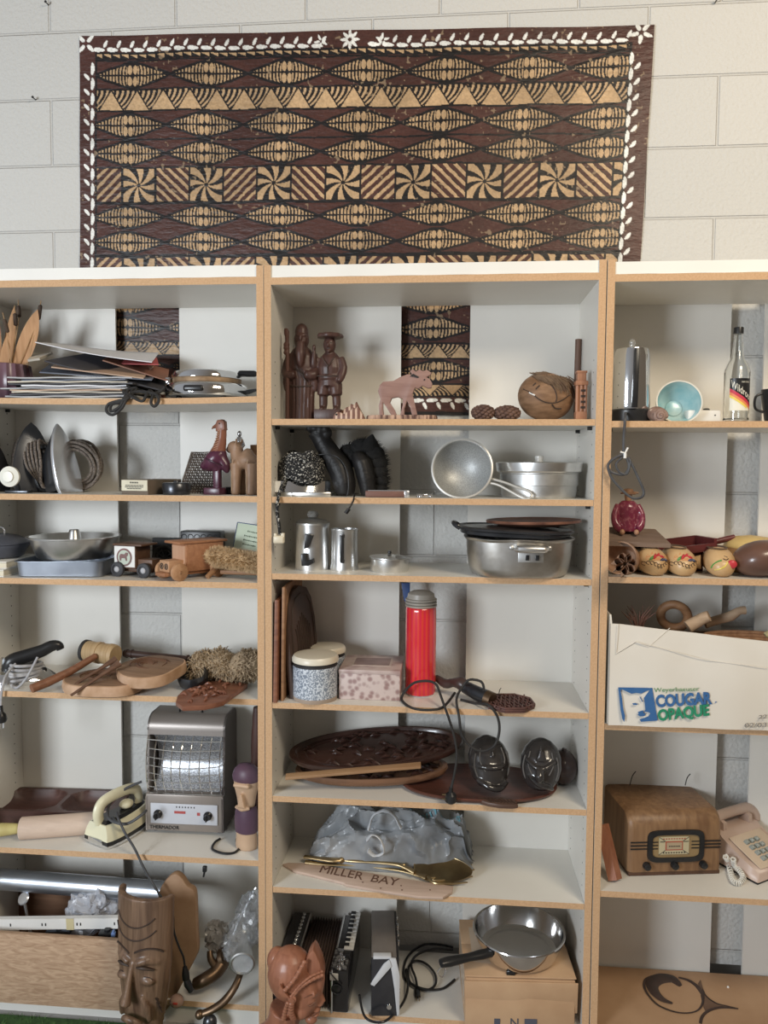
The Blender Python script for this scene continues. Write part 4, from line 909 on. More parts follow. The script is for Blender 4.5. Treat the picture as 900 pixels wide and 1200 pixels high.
mb.tube([(-.002, fy-.001, znose0+.012), (-.004, fy-.014, (znose0+znose1)/2), (-.006, fy-.022, znose1)], [.006, .0085, .015], 10, sm=3)
for s_ in (-1, 1):
    mb.tube([(s_*.012, fy-.006, zbrow+.004), (s_*.036, fy+.004, zbrow+.014), (s_*.064, fy+.026, zbrow+.004)], [.008, .011, .007], 10, sm=3)
    mb.ell((s_*.036, fy+.011, dz_(1150)), (.0225, .013, .012))
    mb.tube([(s_*.024, fy+.004, dz_(1168)), (s_*.04, fy+.010, dz_(1180)), (s_*.044, fy+.018, dz_(1196))], [.006, .010, .008], 10, sm=3)
mb.tube([(-.03, fy+.002, zmouth-.008), (-.012, fy-.012, zmouth+.004), (.012, fy-.012, zmouth+.002), (.03, fy+.0, zmouth-.01)], [.007, .0095, .0095, .007], 10, sm=3)
mb.build('mask_face', mk, t, vox=.0035, sm=3)
mb = MB(); crv = pm('carved_line', (.035, .02, .014), (.05, .03, .02), n=20, rough=.6)
def curve_on(zc, amp, s0, s1, r=.002, sg=1):
    pts = []
    for i in range(15):
        a = R(270+s0+(s1-s0)*i/14); q = (i/14*2-1); z = zc+amp*(q*q-1)*sg; sc2 = float(np.interp(z, [top*l[0]/.5 for l in lv], [l[1] for l in lv])); pts.append((wm*sc2*math.cos(a)*1.005, .055*sc2*math.sin(a)*1.15-.0008, z))
    MB().tube(pts, r, 6).build('carved_line', crv, t)
for s_ in (-1, 1): MB().tube([(s_*.012, fy-.003, zbrow-.006), (s_*.034, fy-.001, zbrow-.003), (s_*.058, fy+.014, zbrow-.012)], [.003, .0075, .003], 8, sm=3, flat=.7).build('brow_shade', crv, t)  # dark crescents under the brows, shading put in as colour
curve_on(dz_(1078), .028, -45, 42); curve_on(dz_(1092), .03, -52, 45); curve_on(dz_(1118), .014, 4, 62, .0026, -1); curve_on(dz_(1120), .012, -62, -8, .0026, -1)
for s_ in (-1, 1): MB().tube([(s_*.036+x*.019, fy+.003+abs(x)*.008, dz_(1149)+z*.011) for x, z in ellipse(1, 1, 20)], .0012, 5, closed=True).build('carved_line', crv, t)
for i in range(4): MB().tube([(.05+i*.004, fy+.022+i*.002, dz_(1166)-i*.012), (.06+i*.003, fy+.03+i*.002, dz_(1174)-i*.012)], .002, 5).build('carved_line', crv, t)

# brown plaque behind the mask
out = [(186, 1060), (189, 1040), (198, 1027), (207, 1022), (215, 1027), (221, 1036), (229, 1042), (231, 1056), (232, 1090), (233, 1112), (228, 1125), (215, 1150), (203, 1172), (188, 1190), (180, 1190), (183, 1120)]
Yp = .02; wl = [P(x, y, Yp) for x, y in out]; c = Vector((sum(v.x for v in wl)/len(wl), Yp, min(v.z for v in wl)))
one('shield_plaque', MB().prism([((v-c).x, (v-c).z) for v in spline(wl, 4, True)], .024, bev=.004), pm('hardboard', (.36, .225, .135), (.30, .18, .105), n=24, rough=.6, bump=.05), 'plain brown shield shaped board standing behind the tall carved mask', 'board', c, 0)
t = T('black_power_plug', 'black lead with inline plug hanging beside the brown shield board', 'plug', P(222, 1150, -.03))
MB().tube([P(*v) for v in [(200, 1060, -.02), (203, 1074, -.022), (204, 1092, -.022), (210, 1110, -.025), (215, 1122, -.028), (217, 1136, -.03)]], .003, 8, sm=6).build('cord', blackp, t, world=True)
MB().tube([P(216.5, 1133, -.03), P(217.5, 1141, -.03), P(218, 1147, -.03)], [.006, .0105, .0105], 12).build('plug_body', blackp, t, world=True)
MB().tube([P(218, 1147, -.03), P(220, 1153, -.03), P(224, 1162, -.03)], [.008, .011, .007], 12).build('plug_socket', gun, t, world=True)
# meat grinder parts
t = T('hand_grinder', 'brown metal hand grinder with bent crank handle beside the wrapped lamp', 'grinder', G('L6', 255, 1150))
MB().tube([P(*v) for v in [(229, 1153, .02), (240, 1148, .02), (252, 1140, .04), (259, 1130, .06), (263, 1118, .08)]], [.016, .019, .02, .022, .018], 14, sm=4).tube([P(255, 1135, .05), P(247, 1124, .05), P(246, 1114, .06)], [.012, .010, .008], 10, sm=3).lathe([(0, -.006), (.026, -.006), (.026, .006), (0, .006)], 20, tr(*P(262, 1122, .07)) @ ro('Y', 60)).build('grinder_body', bronze, t, world=True)
MB().tube([P(*v) for v in [(283, 1137, .03), (276, 1155, .0), (264, 1172, -.02), (249, 1183, -.035), (234, 1189, -.04)]], [.009, .011, .012, .011, .009], 12, sm=5, flat=.7).ell(P(234, 1189, -.04), .013).build('crank', bronze, t, world=True)
MB().ell(P(246, 1198, -.04), (.02, .018, .022)).build('crank_knob', gun, t, world=True)
# lamp wrapped in clear film
film = pm('clear_film', (.82, .84, .87), (.7, .72, .76), n=20, rough=.12, trans=.75, alpha=.55)
t = T('wrapped_lamp', 'round glass fronted lamp wrapped in clear plastic film against the side panel', 'lamp', G('L6', 288, 1140))
C0 = P(284, 1127, .0); ax = (P(284, 1131, -.03)-P(290, 1085, .12)).normalized(); rm = ax.to_track_quat('Z', 'Y').to_matrix().to_4x4()
MB().lathe([(0, -.13), (.012, -.13), (.016, -.07), (.026, -.03), (.034, 0), (.036, .008), (.032, .01), (.03, .0), (.014, -.04), (0, -.042)], 32, tr(*C0) @ rm).build('reflector_shell', aludull, t, world=True)
MB().lathe([(0, .002), (.031, 0), (.031, .004), (0, .007)], 32, tr(*C0) @ rm).build('lens', pm('lens_glass', (.8, .82, .84), (.6, .62, .65), n=40, rough=.1, trans=.6, bump=.3), t, world=True)
MB().tube([P(273, 1095, .1), P(284, 1070, .13), P(300, 1040, .16)], .003, 8).build('stem', steel, t, world=True)
mb = MB().tube([P(274, 1125, .05), P(284, 1098, .08), P(293, 1066, .11), P(299, 1042, .14)], [.03, .042, .034, .012], 44, sm=14).noise(.016, 30, 5).noise(.012, 75, 2).noise(.005, 170, 1); mb.build('film_wrap', film, t, world=True, ang=22)
mb = MB().ell((0, 0, 0), (.036, .034, .042), u=36, v=24).noise(.014, 34, 4).noise(.012, 85, 1).noise(.004, 190, 3)
one('wrapped_bundle', mb.tube([(0, 0, -.03), (.006, 0, .03)], .014, 10), pm('film_dark', (.42, .40, .38), (.2, .19, .18), n=30, rough=.15, trans=.3), 'small parcel in crinkled clear film lying behind the hand grinder', 'parcel', P(255, 1098, .11), ang=22)
one('small_ball', MB().ell((0, 0, .018), (.02, .018, .018)).box((.002, -.017, .022), (.014, .003, .006), mi=1, bev=.001), [pm('dusty_pink', (.42, .28, .22), (.36, .23, .18), n=20, rough=.6), pm('red_patch', (.55, .08, .06), (.5, .07, .05), rough=.5)], 'small dusty pink ball with a red mark at the foot of the shield board', 'ball', (P(207, 1173, -.02).x, -.02, P(207, 1180, -.02).z))
one('black_clip', MB().box((0, 0, -.008), (.012, .01, .016), bev=.002).tube([(0, -.002, -.014), (-.003, -.003, -.03)], .003, 8), blackp, 'small black clip hanging under the shelf above the film wrapped lamp', 'clip', P(240, 1015, .02))
# ================================================================= CENTRE, top shelf
# two carved men
def carve_mat(n): return MATS[n]
p = S('C1', 353.5, .13); t = T('carved_sage', 'dark carved robed old man with long beard and bald dome head, holding a tall staff', 'carved figure', p, 4)
k = kk(.13)
mb = MB().lathe([(0, 0), (.036, 0), (.038, .01), (.036, .06), (.039, .11), (.041, .155), (.038, .185), (.026, .205), (.017, .212)], 28, sy=.72)
mb.ell((0, -.002, .232), (.022, .021, .03)).ell((0, 0, .253), (.0195, .02, .026))
for s_ in (-1, 1): mb.tube([(s_*.03, 0, .19), (s_*.041, -.008, .15), (s_*.036, -.026, .13), (s_*.014, -.034, .132)], [.015, .014, .015, .01], 12, sm=3).tube([(s_*.037, -.01, .15), (s_*.040, -.012, .11), (s_*.041, -.01, .085)], [.014, .013, .006], 10, sm=2)
mb.tube([(0, -.022, .222), (0, -.031, .19), (0, -.032, .165), (0, -.028, .15)], [.011, .014, .01, .003], 10, sm=3)
mb.box((0, -.0235, .235), (.006, .012, .014), bev=.002).tube([(-.014, -.018, .244), (0, -.0235, .242), (.014, -.018, .244)], .0032, 8)
for i in range(9): a = R(200+i*17.5); mb.tube([(.036*math.cos(a), .027*math.sin(a), .004), (.0385*math.cos(a+.08), .028*math.sin(a+.08), .12)], .0032, 6)
mb.build('robed_body', dkwood, t, vox=.0026, sm=3)
mb = MB().tube([(-.037, -.03, .002), (-.036, -.032, .12), (-.036, -.032, .19), (-.037, -.03, .215), (-.038, -.03, .252)], [.0065, .006, .006, .0055, .007], 10)
for z in (.192, .205, .214): mb.ell((-.039, -.031, z), (.009, .008, .007))
mb.box((-.040, -.03, .25), (.012, .01, .02), bev=.003).build('staff', wood('staff_wood', (.10, .04, .03), (.065, .028, .02), 'z'), t, vox=.0022, sm=2)
mb = MB(); 
for i in range(5): mb.tube([(-.02+i*.006, -.0315+abs(i-2)*.001, .15), (.012+i*.002, -.033+abs(i-2)*.001, .125-.006*i)], .0009, 5)
mb.tube([(-.03, -.024, .1), (0, -.0315, .097), (.03, -.024, .1)], .0022, 6).build('carved_fold', crv, t)
p = S('C1', 386.5, .12); t = T('carved_peasant', 'dark carved man in flat wide hat and short trousers, one hand raised', 'carved figure', p, -4)
mb = MB().tube([(0, 0, .098), (0, 0, .12), (0, 0, .15), (0, .002, .178), (0, 0, .195)], [.034, .033, .037, .03, .014], 18, sm=3, flat=.75, upv=(0, 1, 0))
mb.tube([(0, 0, .118), (0, 0, .128)], .036, 18, flat=.8, upv=(0, 1, 0))
for s_ in (-1, 1): mb.tube([(s_*.016, 0, .105), (s_*.018, -.002, .086), (s_*.019, -.002, .074)], [.02, .019, .018], 12).tube([(s_*.019, 0, .078), (s_*.0195, .002, .05), (s_*.02, 0, .03)], [.0125, .0125, .0095], 10).ell((s_*.02, -.008, .034), (.009, .017, .008))
mb.ell((0, -.004, .215), (.0185, .019, .025)).box((0, -.0235, .213), (.0055, .009, .012), bev=.002).tube([(0, -.019, .198), (0, -.021, .19)], [.007, .003], 8)
mb.tube([(-.03, 0, .178), (-.042, -.006, .155), (-.044, -.014, .168), (-.042, -.016, .196)], [.011, .012, .009, .0055], 10, sm=3).ell((-.042, -.017, .206), (.0055, .006, .01))
mb.tube([(.03, 0, .178), (.040, -.006, .15), (.036, -.014, .125), (.03, -.018, .11)], [.012, .0125, .011, .008], 10, sm=3)
mb.build('body', dkwood, t, vox=.0025, sm=3)
MB().lathe([(0, .232), (.016, .232), (.036, .236), (.037, .241), (.034, .246), (.014, .25), (0, .251)], 28, rib=lambda a, z: 1+.05*math.sin(a*7)).build('hat', dkwood, t)
MB().prism(px2([(-16, -13), (14, -13), (10, 0), (-16, 0)], 0, 0, .0026), .045, bev=.002).build('block_base', dkwood, t)
mb = MB().tube([(-.037, -.02, .127), (0, -.031, .125), (.037, -.02, .127)], .0014, 6).tube([(-.02, -.026, .18), (0, -.03, .155), (.0, -.031, .13)], .0013, 6).tube([(.02, -.026, .18), (0, -.03, .15)], .0013, 6)
for s_ in (-1, 1): mb.ell((s_*.0075, -.0215, .219), (.003, .0015, .0012))
mb.tube([(-.006, -.0225, .2045), (.006, -.0225, .2045)], .001, 5).build('carved_fold', crv, t)
# striped fish
stripe = pm('striped_wood', (.55, .38, .28), (.16, .07, .045), n=22, kind='wave', dist=1.2, rough=.5, lo=.25, hi=.5)
fish = [(-26, 0), (-24, 6), (-19, 10), (-14, 9), (-10, 7), (-4, 11), (0, 12), (2, 15), (6, 13), (9, 17), (13, 10), (17, 4), (20, 0)]
for px, Y, sc2, dz2, lab in ((410, .115, 1.15, .012, 'striped wooden fish carving, the taller one standing behind its twin'), (412, .07, 1.1, 0, 'striped wooden fish carving in front of its taller twin, by the block base')):
    p = S('C1', px, Y); t = T('striped_fish', lab, 'carving', p, -6)
    mb = MB().prism([(x*.0019*sc2, y*.0022*sc2+dz2) for x, y in fish], .012, bev=.002)
    if dz2: mb.box((0, 0, dz2/2), (.07, .016, dz2), bev=.001)
    mb.build('fish_body', stripe, t); MB().ell((-.038*sc2, -.006, .015*sc2+dz2), (.003, .0015, .003)).build('eye', blackm, t)
# moose
p = S('C1', 471, .085); k = kk(.085); t = T('moose_cutout', 'pink brown wooden moose cut-out standing on a bark edged slice', 'carving', p)
pts = [(443, 457), (445, 450), (449, 446), (461, 445), (468, 441), (477, 437.5), (483, 438), (480, 434), (483, 431.5), (487, 434.5), (491, 432), (495, 434), (500, 432.5), (505, 436), (503, 439), (499, 441), (503, 443), (506, 448), (505, 453), (501, 453.5), (495, 450.5), (490, 454), (486, 453), (483, 460), (485, 467), (487, 476), (489, 484), (483, 485), (480, 474), (477, 468), (474, 477), (474, 485), (469, 485), (472, 473), (472, 466), (466, 463.5), (459, 465), (457, 470), (463, 479), (465, 485), (459, 485), (452, 474), (449, 470), (449, 477), (450, 485), (445, 485), (444, 474), (446, 466)]
pinkw = wood('rosy_wood', (.34, .205, .17), (.23, .125, .10), 'x', rough=.5, bump=.05)
MB().prism(px2(pts, 471, 491, k)[::-1], .02, bev=.0015).build('moose_body', pinkw, t)
mb = MB()
for a, b, y0, y1 in ((487, 503, 432.2, 431.0),):
    pass
MB().prism(px2([(480, 440), (484, 437), (491, 441), (489, 442), (484, 440.5)], 471, 491, k), .003, tr(0, -.0105, 0)).ell(((497-471)*k, -.0105, (444-491)*-k), (.0022, .0015, .0022)).build('antler_cut', blackm, t)  # black sliver at the antler foot, plus the black eye
bark = pm('bark_edge', (.50, .33, .24), (.10, .05, .04), n=70, sc_=(1, 1, .12), rough=.8, bump=.3, lo=.42, hi=.56)
MB().loft([[(x, y, z) for x, y in ellipse((512-429)/2*k*f, .032*f, 48, 3)] for f, z in ((.97, 0), (1, .003), (1, .011), (.97, .0145))]).build('slice_base', bark, t)
# pine cones
cone = pm('pine_cone', (.085, .045, .035), (.16, .09, .065), n=40, rough=.8)
def pinecone(px, Y, r, sq, lab, seed):
    rnd = random.Random(seed); mb = MB().ell((0, 0, r*sq), (r*.8, r*.7, r*sq*.8), u=14, v=8)
    for i in range(70):
        z = 1-2*(i+.5)/70; a = i*2.4; q = math.sqrt(1-z*z); n_ = Vector((z, q*math.cos(a), q*math.sin(a)*sq)); c = Vector((n_.x*r*.95, n_.y*r*.8, r*sq+n_.z*r*.8))
        if c.z < .002: continue
        M_ = tr(*c) @ n_.to_track_quat('Z', 'Y').to_matrix().to_4x4(); mb.ell((0, 0, 0), (r*.24, r*.18, r*.2), M_, u=7, v=5)
    one('pine_cone', mb, cone, lab, 'pine cone', S('C1', px, Y))
pinecone(566, .07, .03, .72, 'knobbly dark pine cone nearer the moose, its top rough and open', 1); pinecone(594, .075, .034, .6, 'flatter dark pine cone touching the carved coconut', 2)
# coconut
p = S('C1', 639, .11); k = kk(.11); coco = pm('coconut_shell', (.27, .155, .085), (.17, .09, .045), n=30, sc_=(1, 1, 3), rough=.6, bump=.15); t = T('carved_coconut', 'brown coconut carved as a grinning face with fibre hair, lying on its side', 'coconut', p)
cc = Vector((0, 0, .068)); AX = Vector((-.80, -.25, .12)).normalized(); rm = AX.to_track_quat('Z', 'Y').to_matrix().to_4x4()
def cpt(th, ph, r_=1.0):  # th from muzzle axis, ph around it
    v = Vector((math.sin(th)*math.cos(ph), math.sin(th)*math.sin(ph), math.cos(th))); return (rm @ Vector((v.x*.066*r_, v.y*.066*r_, v.z*.078*r_)))+cc
mb = MB().ell((0, 0, 0), (.066, .066, .078), tr(*cc) @ rm, u=40, v=26); mb.build('shell', coco, t)
# find ph toward camera/up
def onface(x, z):  # point on shell seen from the front at local x,z
    best = None
    lo_, hi_ = -.12, .02
    inv = (tr(*cc) @ rm @ scl(.066, .066, .078)).inverted(); y = -.12
    while y < .1:
        if (inv @ Vector((x, y, z))).length < 1: return Vector((x, y-.0006, z))
        y += .0008
    return Vector((x, -.02, z))
L = lambda px, py: onface((px-639)*k, (491.5-py)*k)
mb = MB()
for a in ([(612, 456), (620, 461), (628, 468), (637, 472), (647, 472), (656, 468), (664, 462)], [(629, 446), (638, 450), (645, 457), (648, 466), (647, 471)], [(622, 453), (625, 450)], [(625, 457), (629, 453)], [(643, 474), (647, 478), (654, 478)]):
    mb.tube([L(*q) for q in a], .0016 if len(a) > 3 else .0022, 6, sm=3)
mb.build('carved_face', crv, t)
MB().tube([L(618, 460.5), L(624, 464)], .0022, 6).build('teeth', white, t)
mb = MB(); rnd = random.Random(8)
for i in range(120):
    x0 = rnd.uniform(628, 668); f = (x0-628)/40; A0 = L(x0-6, 441+5*f*rnd.random()); x1 = x0+rnd.uniform(2, 14); y1 = 446+rnd.uniform(0, 24)*f+4; B0 = L(min(670, x1), y1)
    M1 = (A0+B0)/2; M1 = cc+(M1-cc)*1.1; mb.tube([A0+(A0-cc)*.04, M1, B0+(B0-cc)*.05], [.0011, .0014, .0006], 5, sm=2)
for i in range(16): A0 = L(626+i*1.2, 440-.1*i); mb.tube([A0, A0+Vector((-.018, 0, .004+.003*rnd.random()))], .001, 5)
o = mb.build('fibre_hair', pm('coir', (.20, .135, .085), (.12, .075, .05), n=50, rough=.9), t); o['kind'] = 'stuff'
p = S('C1', 675.5, .23); one('brown_stick', MB().tube([(0, 0, 0), (0, .003, .12), (.002, .006, .245)], .0095, 12), wood('stick_brown', (.16, .09, .06), (.1, .055, .038), 'z'), 'plain dark stick standing in the corner behind the carved coconut', 'stick', p)
p = S('C1', 680, .07); t = T('carved_totem', 'small orange brown carved tower standing against the side panel by the coconut', 'carving', p)
tw = wood('totem_wood', (.42, .20, .11), (.31, .135, .07), 'z', rough=.5)
mb = MB().box((0, 0, .012), (.03, .034, .024), bev=.002)
for x in (-.011, 0, .011): mb.tube([(x, -.008, .02), (x, -.008, .095)], .0048, 8)
mb.box((0, .002, .055), (.024, .02, .09)).box((0, 0, .1), (.034, .032, .012), bev=.002).box((0, 0, .118), (.024, .024, .03), bev=.002).box((0, 0, .13), (.028, .028, .006), bev=.001); mb.build('tower_body', tw, t)
mb = MB()
for z in (.035, .05, .065, .08): mb.box((0.004, -.0125, z), (.012, .002, .006))
mb.build('window_slot', crv, t)
# ================================================================= CENTRE second shelf
p = S('C2', 354, .09); t = T('corded_iron', 'old iron bundled in black and white flecked cord, its cream plug hanging over the edge', 'iron', p, 4)
MB().prism([(x, z-.085) for x, z in sole(.17, .052)][::-1], .012, ro('Z', 90), ax='z', bev=.002).build('soleplate', alu, t)
MB().loft([[(z-.08, x*(1-.25*q), .012+.03*q) for x, z in sole(.16, .048)] for q in (0, .5, 1)]).build('body', chrome, t)
fleck = pm('flecked_cord', (.012, .012, .013), (.55, .53, .48), n=230, rough=.9, lo=.57, hi=.64, bump=.3, det=2)
mb = MB().ell((0, 0, .078), (.05, .04, .04))
for i in range(24):
    v_ = i/23; h_ = .05+.062*v_; w_ = .060*math.sqrt(max(.05, 1-((v_-.3)/.95)**2)); a = .35*math.sin(i*1.9)
    mb.tube([(w_*math.cos(q*6.2832/10+i*.2), .82*w_*math.sin(q*6.2832/10+i*.2), h_+.012*math.sin(q*1.2566+a*4)) for q in range(10)], .0058, 7, sm=3, closed=True)
mb.build('wound_cord', fleck, t)
MB().tube([P(*v) for v in [(338, 557, .06), (331, 568, .03), (327.5, 578, .005), (325.5, 588, -.012), (325, 600, -.012), (327, 615, -.012), (328, 626, -.012)]], .0046, 8, sm=6).build('cord', fleck, t, world=True)
A = P(327, 627, -.012); cer = pm('ceramic_cream', (.70, .63, .48), (.62, .54, .4), n=15, rough=.35)
pl = MB().box((0, 0, -.012), (.03, .02, .022), tr(*A), bev=.005, seg=3).box((.011, 0, .001), (.009, .014, .01), tr(*A), bev=.002).box((-.009, 0, .001), (.008, .014, .008), tr(*A), bev=.002).build('plug', cer, t, world=True)
leab = pm('black_leather', (.007, .0065, .007), (.013, .012, .012), n=18, rough=.5, bump=.35, bn=120)
fur = pm('black_fur', (.006, .006, .006), (.013, .012, .011), n=60, rough=.95)
# forearm-like leather pouch with knotted top
p = S('C2', 388, .12); t = T('leather_pouch', 'tall black leather pouch with knotted top and thin drawcord, leaning beside the corded iron', 'pouch', p)
mb = MB().tube([(.035, -.02, .003), (.032, -.018, .035), (.02, -.01, .08), (-.005, 0, .125), (-.022, .004, .16), (-.03, .004, .18)], [.024, .032, .036, .031, .027, .03], 18, sm=4, flat=.8)
for i in range(4): mb.ell((-.046+i*.012, -.014, .192-.001*i), (.0085, .013, .013))
mb.ell((-.008, -.01, .178), (.012, .012, .016)); t.scale = (1.28, 1.1, 1.0); mb.build('pouch_body', leab, t, vox=.003, sm=3)
MB().tube([(-.036, -.03, .112), (-.01, -.036, .118), (.016, -.036, .112), (.034, -.044, .09), (.044, -.052, .06), (.046, -.055, .025), (.043, -.058, .002)], .0016, 6, sm=5).tube([P(*v)-Vector(p) for v in [(409, 578, .045), (407, 587, -.006), (403, 596, -.012)]], .0019, 6).tube([P(*v)-Vector(p) for v in [(403, 596, -.012), (400, 601, -.012)]], .0045, 8).build('drawcord', leab, t)
p = S('C2', 423, .13); t = T('fur_pouch', 'black fur edged leather pouch with pointed tip, standing to the pocket knife side of another', 'pouch', p)
mb = MB().tube([(.02, -.02, .003), (.014, -.02, .05), (.004, -.018, .095), (-.01, -.01, .12)], [.024, .031, .033, .02], 16, sm=4, flat=.7); mb.build('pouch_body', leab, t, vox=.003, sm=3)
t.scale = (1.22, 1.1, 1.0); mb = MB(); rnd = random.Random(3)
core = [((.042, 0, .02), .02), ((.04, 0, .07), .024), ((.03, 0, .12), .026), ((.0, .01, .135), .03), ((-.03, .012, .125), .024), ((.045, 0, .045), .02), ((.038, 0, .095), .025), ((.02, .005, .135), .025), ((-.012, .012, .11), .03)]
for c, r_ in core: mb.ell(c, r_, u=12, v=8)
for i in range(1800):
    c, r_ = rnd.choice(core); n_ = Vector((rnd.gauss(0, 1), rnd.gauss(0, 1), rnd.gauss(0, 1))).normalized(); b0 = Vector(c)+n_*r_*.9; b0.z = max(b0.z, .004); s_ = n_.orthogonal().normalized()*.001
    e = b0+n_*.009+Vector((.004, 0, .002)); e.z = max(e.z, .001); mb.add([b0-s_, b0+s_, e], [[0, 1, 2]])
mb.tube([(.018, 0, .13), (.022, 0, .155), (.026, 0, .176)], [.028, .018, .002], 10)
o = mb.build('fur_edge', fur, t); o['kind'] = 'stuff'
# pocket knife, trinket
A, B = S('C2', 428, .035, .009), S('C2', 479, .05, .009); t = T('pocket_knife', 'closed brown wooden handled pocket knife lying near the shelf edge by the pouches', 'knife', (A+B)/2-Vector((0, 0, .009)))
dv = (B-A).normalized(); rm = dv.to_track_quat('X', 'Z').to_matrix().to_4x4(); M_ = tr(*((A+B)/2)) @ rm; hl = (B-A).length/2
MB().box((0, -.005, 0), (hl*2, .007, .017), M_, bev=.003).box((0, .005, 0), (hl*2, .007, .017), M_, bev=.003).build('handle_scales', wood('knife_scale', (.20, .10, .08), (.13, .065, .05), 'x', rough=.5), t, world=True)
MB().box((.004, 0, .002), (hl*1.9, .0028, .017), M_).build('blade', steel, t, world=True)
MB().box((hl-.006, 0, 0), (.014, .019, .018), M_, bev=.002).build('bolster', steel, t, world=True)
p = S('C2', 497, .04); mb = MB().box((0, 0, .006), (.02, .01, .008), bev=.002)
for x in (-.015, .015): mb.tube(ring((x, 0, .006), .0065, (0, .5, 1), 16), .0022, 6, closed=True)
one('metal_buckle', mb, sil, 'tiny pale metal buckle lying on the shelf beside the sieve', 'buckle', p, 12)
# sieve
t0 = P(541.5, 549, .07); Rr = 36*kk(.07); t = T('wire_sieve', 'round metal sieve with long wire handle, leaning so its bowl faces out', 'sieve', (t0.x, .09, ZS['C2']))
nd = Vector((-.10, -.94, .22)).normalized(); rm = nd.to_track_quat('Z', 'Y').to_matrix().to_4x4(); M_ = tr(*t0) @ rm
wm_ = pm('pale_wire', (.74, .73, .70), (.62, .61, .58), n=10, rough=.4, metal=.5)
MB().lathe([(Rr*.93, -.004), (Rr, -.002), (Rr, .004), (Rr*.95, .006), (Rr*.93, .002)], 48, M_).build('rim', wm_, t, world=True)
msh = pm('sieve_mesh', (.50, .51, .50), (.33, .335, .33), n=420, rough=.45, metal=.3, kind='voronoi', lo=.2, hi=.6)
pr = [(Rr*.95*math.cos(R(a)), -.075*math.sin(R(a))**.9 if a else 0) for a in range(0, 91, 9)]; pr[-1] = (0, pr[-1][1])
MB().lathe(pr+[(max(r_-.0012, 0), z-.001) for r_, z in pr[::-1]], 48, M_).build('mesh_bowl', msh, t, world=True)
hp = lambda px, py, Y: P(px, py, Y)
MB().tube([hp(575, 561, .068), hp(590, 565, .055), hp(606, 571, .04), hp(618, 575, .025), hp(623, 580, .015), hp(619, 584.5, .012), hp(611, 583, .014), hp(598, 576, .03), hp(584, 568.5, .05), hp(573, 566, .062)], .0033, 8, sm=5).build('wire_handle', wm_, t, world=True)
# round lidded cake tin
p = S('C2', 631, .13); k = kk(.13); t = T('lidded_pan', 'round aluminium stepped pan with flat lid and small knob beside the sieve', 'pan', p); r_ = 45*k
MB().lathe([(0, 0), (r_*.9, 0), (r_*.94, .004), (r_*.965, .035), (r_*.985, .036), (r_*.99, .066), (r_*1.01, .068), (r_*1.01, .072)], 56).build('pan_body', aludull, t)
MB().lathe([(r_*1.03, .07), (r_*1.075, .074), (r_*1.1, .094), (r_*1.1, .097), (r_*1.05, .099), (.03, .100), (0, .1)], 56).build('lid', alu, t)
MB().lathe([(0, .098), (.012, .098), (.01, .105), (.0125, .112), (.012, .117), (0, .118)], 20).build('lid_knob', pm('clear_knob', (.75, .75, .72), (.6, .6, .58), rough=.15, trans=.3), t)
# ================================================================= CENTRE third shelf
p = G('C3', 366, 668); p = Vector((X(366.5, .11, ZS['C3']), .11, ZS['C3'])); t = T('coffee_percolator', 'tall aluminium percolator pot with broken black handle and glass lid knob', 'percolator', p)
r_ = 20.5*kk(.11)
MB().lathe([(0, 0), (r_, 0), (r_*1.02, .01), (r_*.98, .07), (r_*.95, .115), (r_*.97, .128), (r_*.86, .131), (0, .131)], 40).build('pot_body', alu, t)
MB().lathe([(r_*.99, .128), (r_*.99, .133), (r_*.8, .141), (r_*.3, .146), (0, .147)], 40).build('lid', aludull, t)
MB().lathe([(0, .146), (.008, .146), (.015, .15), (.017, .158), (.012, .166), (0, .169)], 20).build('lid_knob', pm('glass_knob', (.6, .6, .58), (.5, .5, .48), rough=.08, trans=.7), t)
MB().prism(px2([(362, 622), (372, 624), (367, 638), (361, 641)], 366.5, 668, kk(.04)), .022, tr(0, -r_-.006, 0), bev=.002).build('upper_bracket', blackp, t)
MB().prism(px2([(357, 647), (362, 646), (364, 655), (372, 652), (373, 657), (366, 661), (358, 661)], 366.5, 668, kk(.04)), .022, tr(0, -r_-.006, 0), bev=.002).build('lower_bracket', blackp, t)
p = Vector((X(403.5, .10, ZS['C3']), .10, ZS['C3'])); t = T('drip_pot', 'open topped aluminium pot with straight black handle beside the taller percolator', 'pot', p); r_ = 16*kk(.10)
MB().lathe([(0, 0), (r_*1.05, 0), (r_*1.08, .006), (r_*1.0, .018), (r_*.98, .11), (r_*1.02, .114), (r_*1.02, .118), (r_*.95, .118), (r_*.93, .02), (0, .015)], 40).build('pot_body', alu, t)
MB().box((0, -r_-.012, .067), (.012, .012, .075), bev=.003).box((0, -r_-.003, .1), (.013, .016, .01), bev=.002).box((0, -r_-.003, .03), (.013, .016, .01), bev=.002).build('handle', blackp, t)
p = Vector((X(456.5, .09, ZS['C3']), .09, ZS['C3'])); t = T('small_saucepan', 'small shallow aluminium pan with loose lid and black knob standing alone on the shelf', 'pan', p); r_ = 22.5*kk(.09)
MB().lathe([(0, 0), (r_*.95, 0), (r_, .004), (r_*1.0, .036), (r_*1.04, .038), (r_*.96, .038), (r_*.95, .006), (0, .005)], 40).build('pan_body', alu, t)
MB().lathe([(0, .0475), (.012, .0475), (r_*.8, .042), (r_*1.0, .039), (r_*1.13, .041), (r_*1.13, .0385), (r_*.9, .037), (0, .044)], 40, tr(.002, 0, 0) @ ro('Y', 1.5)).build('lid', alu, t)
MB().lathe([(0, .0455), (.003, .0455), (.003, .049), (.006, .052), (.005, .058), (0, .059)], 16).build('lid_knob', blackp, t)
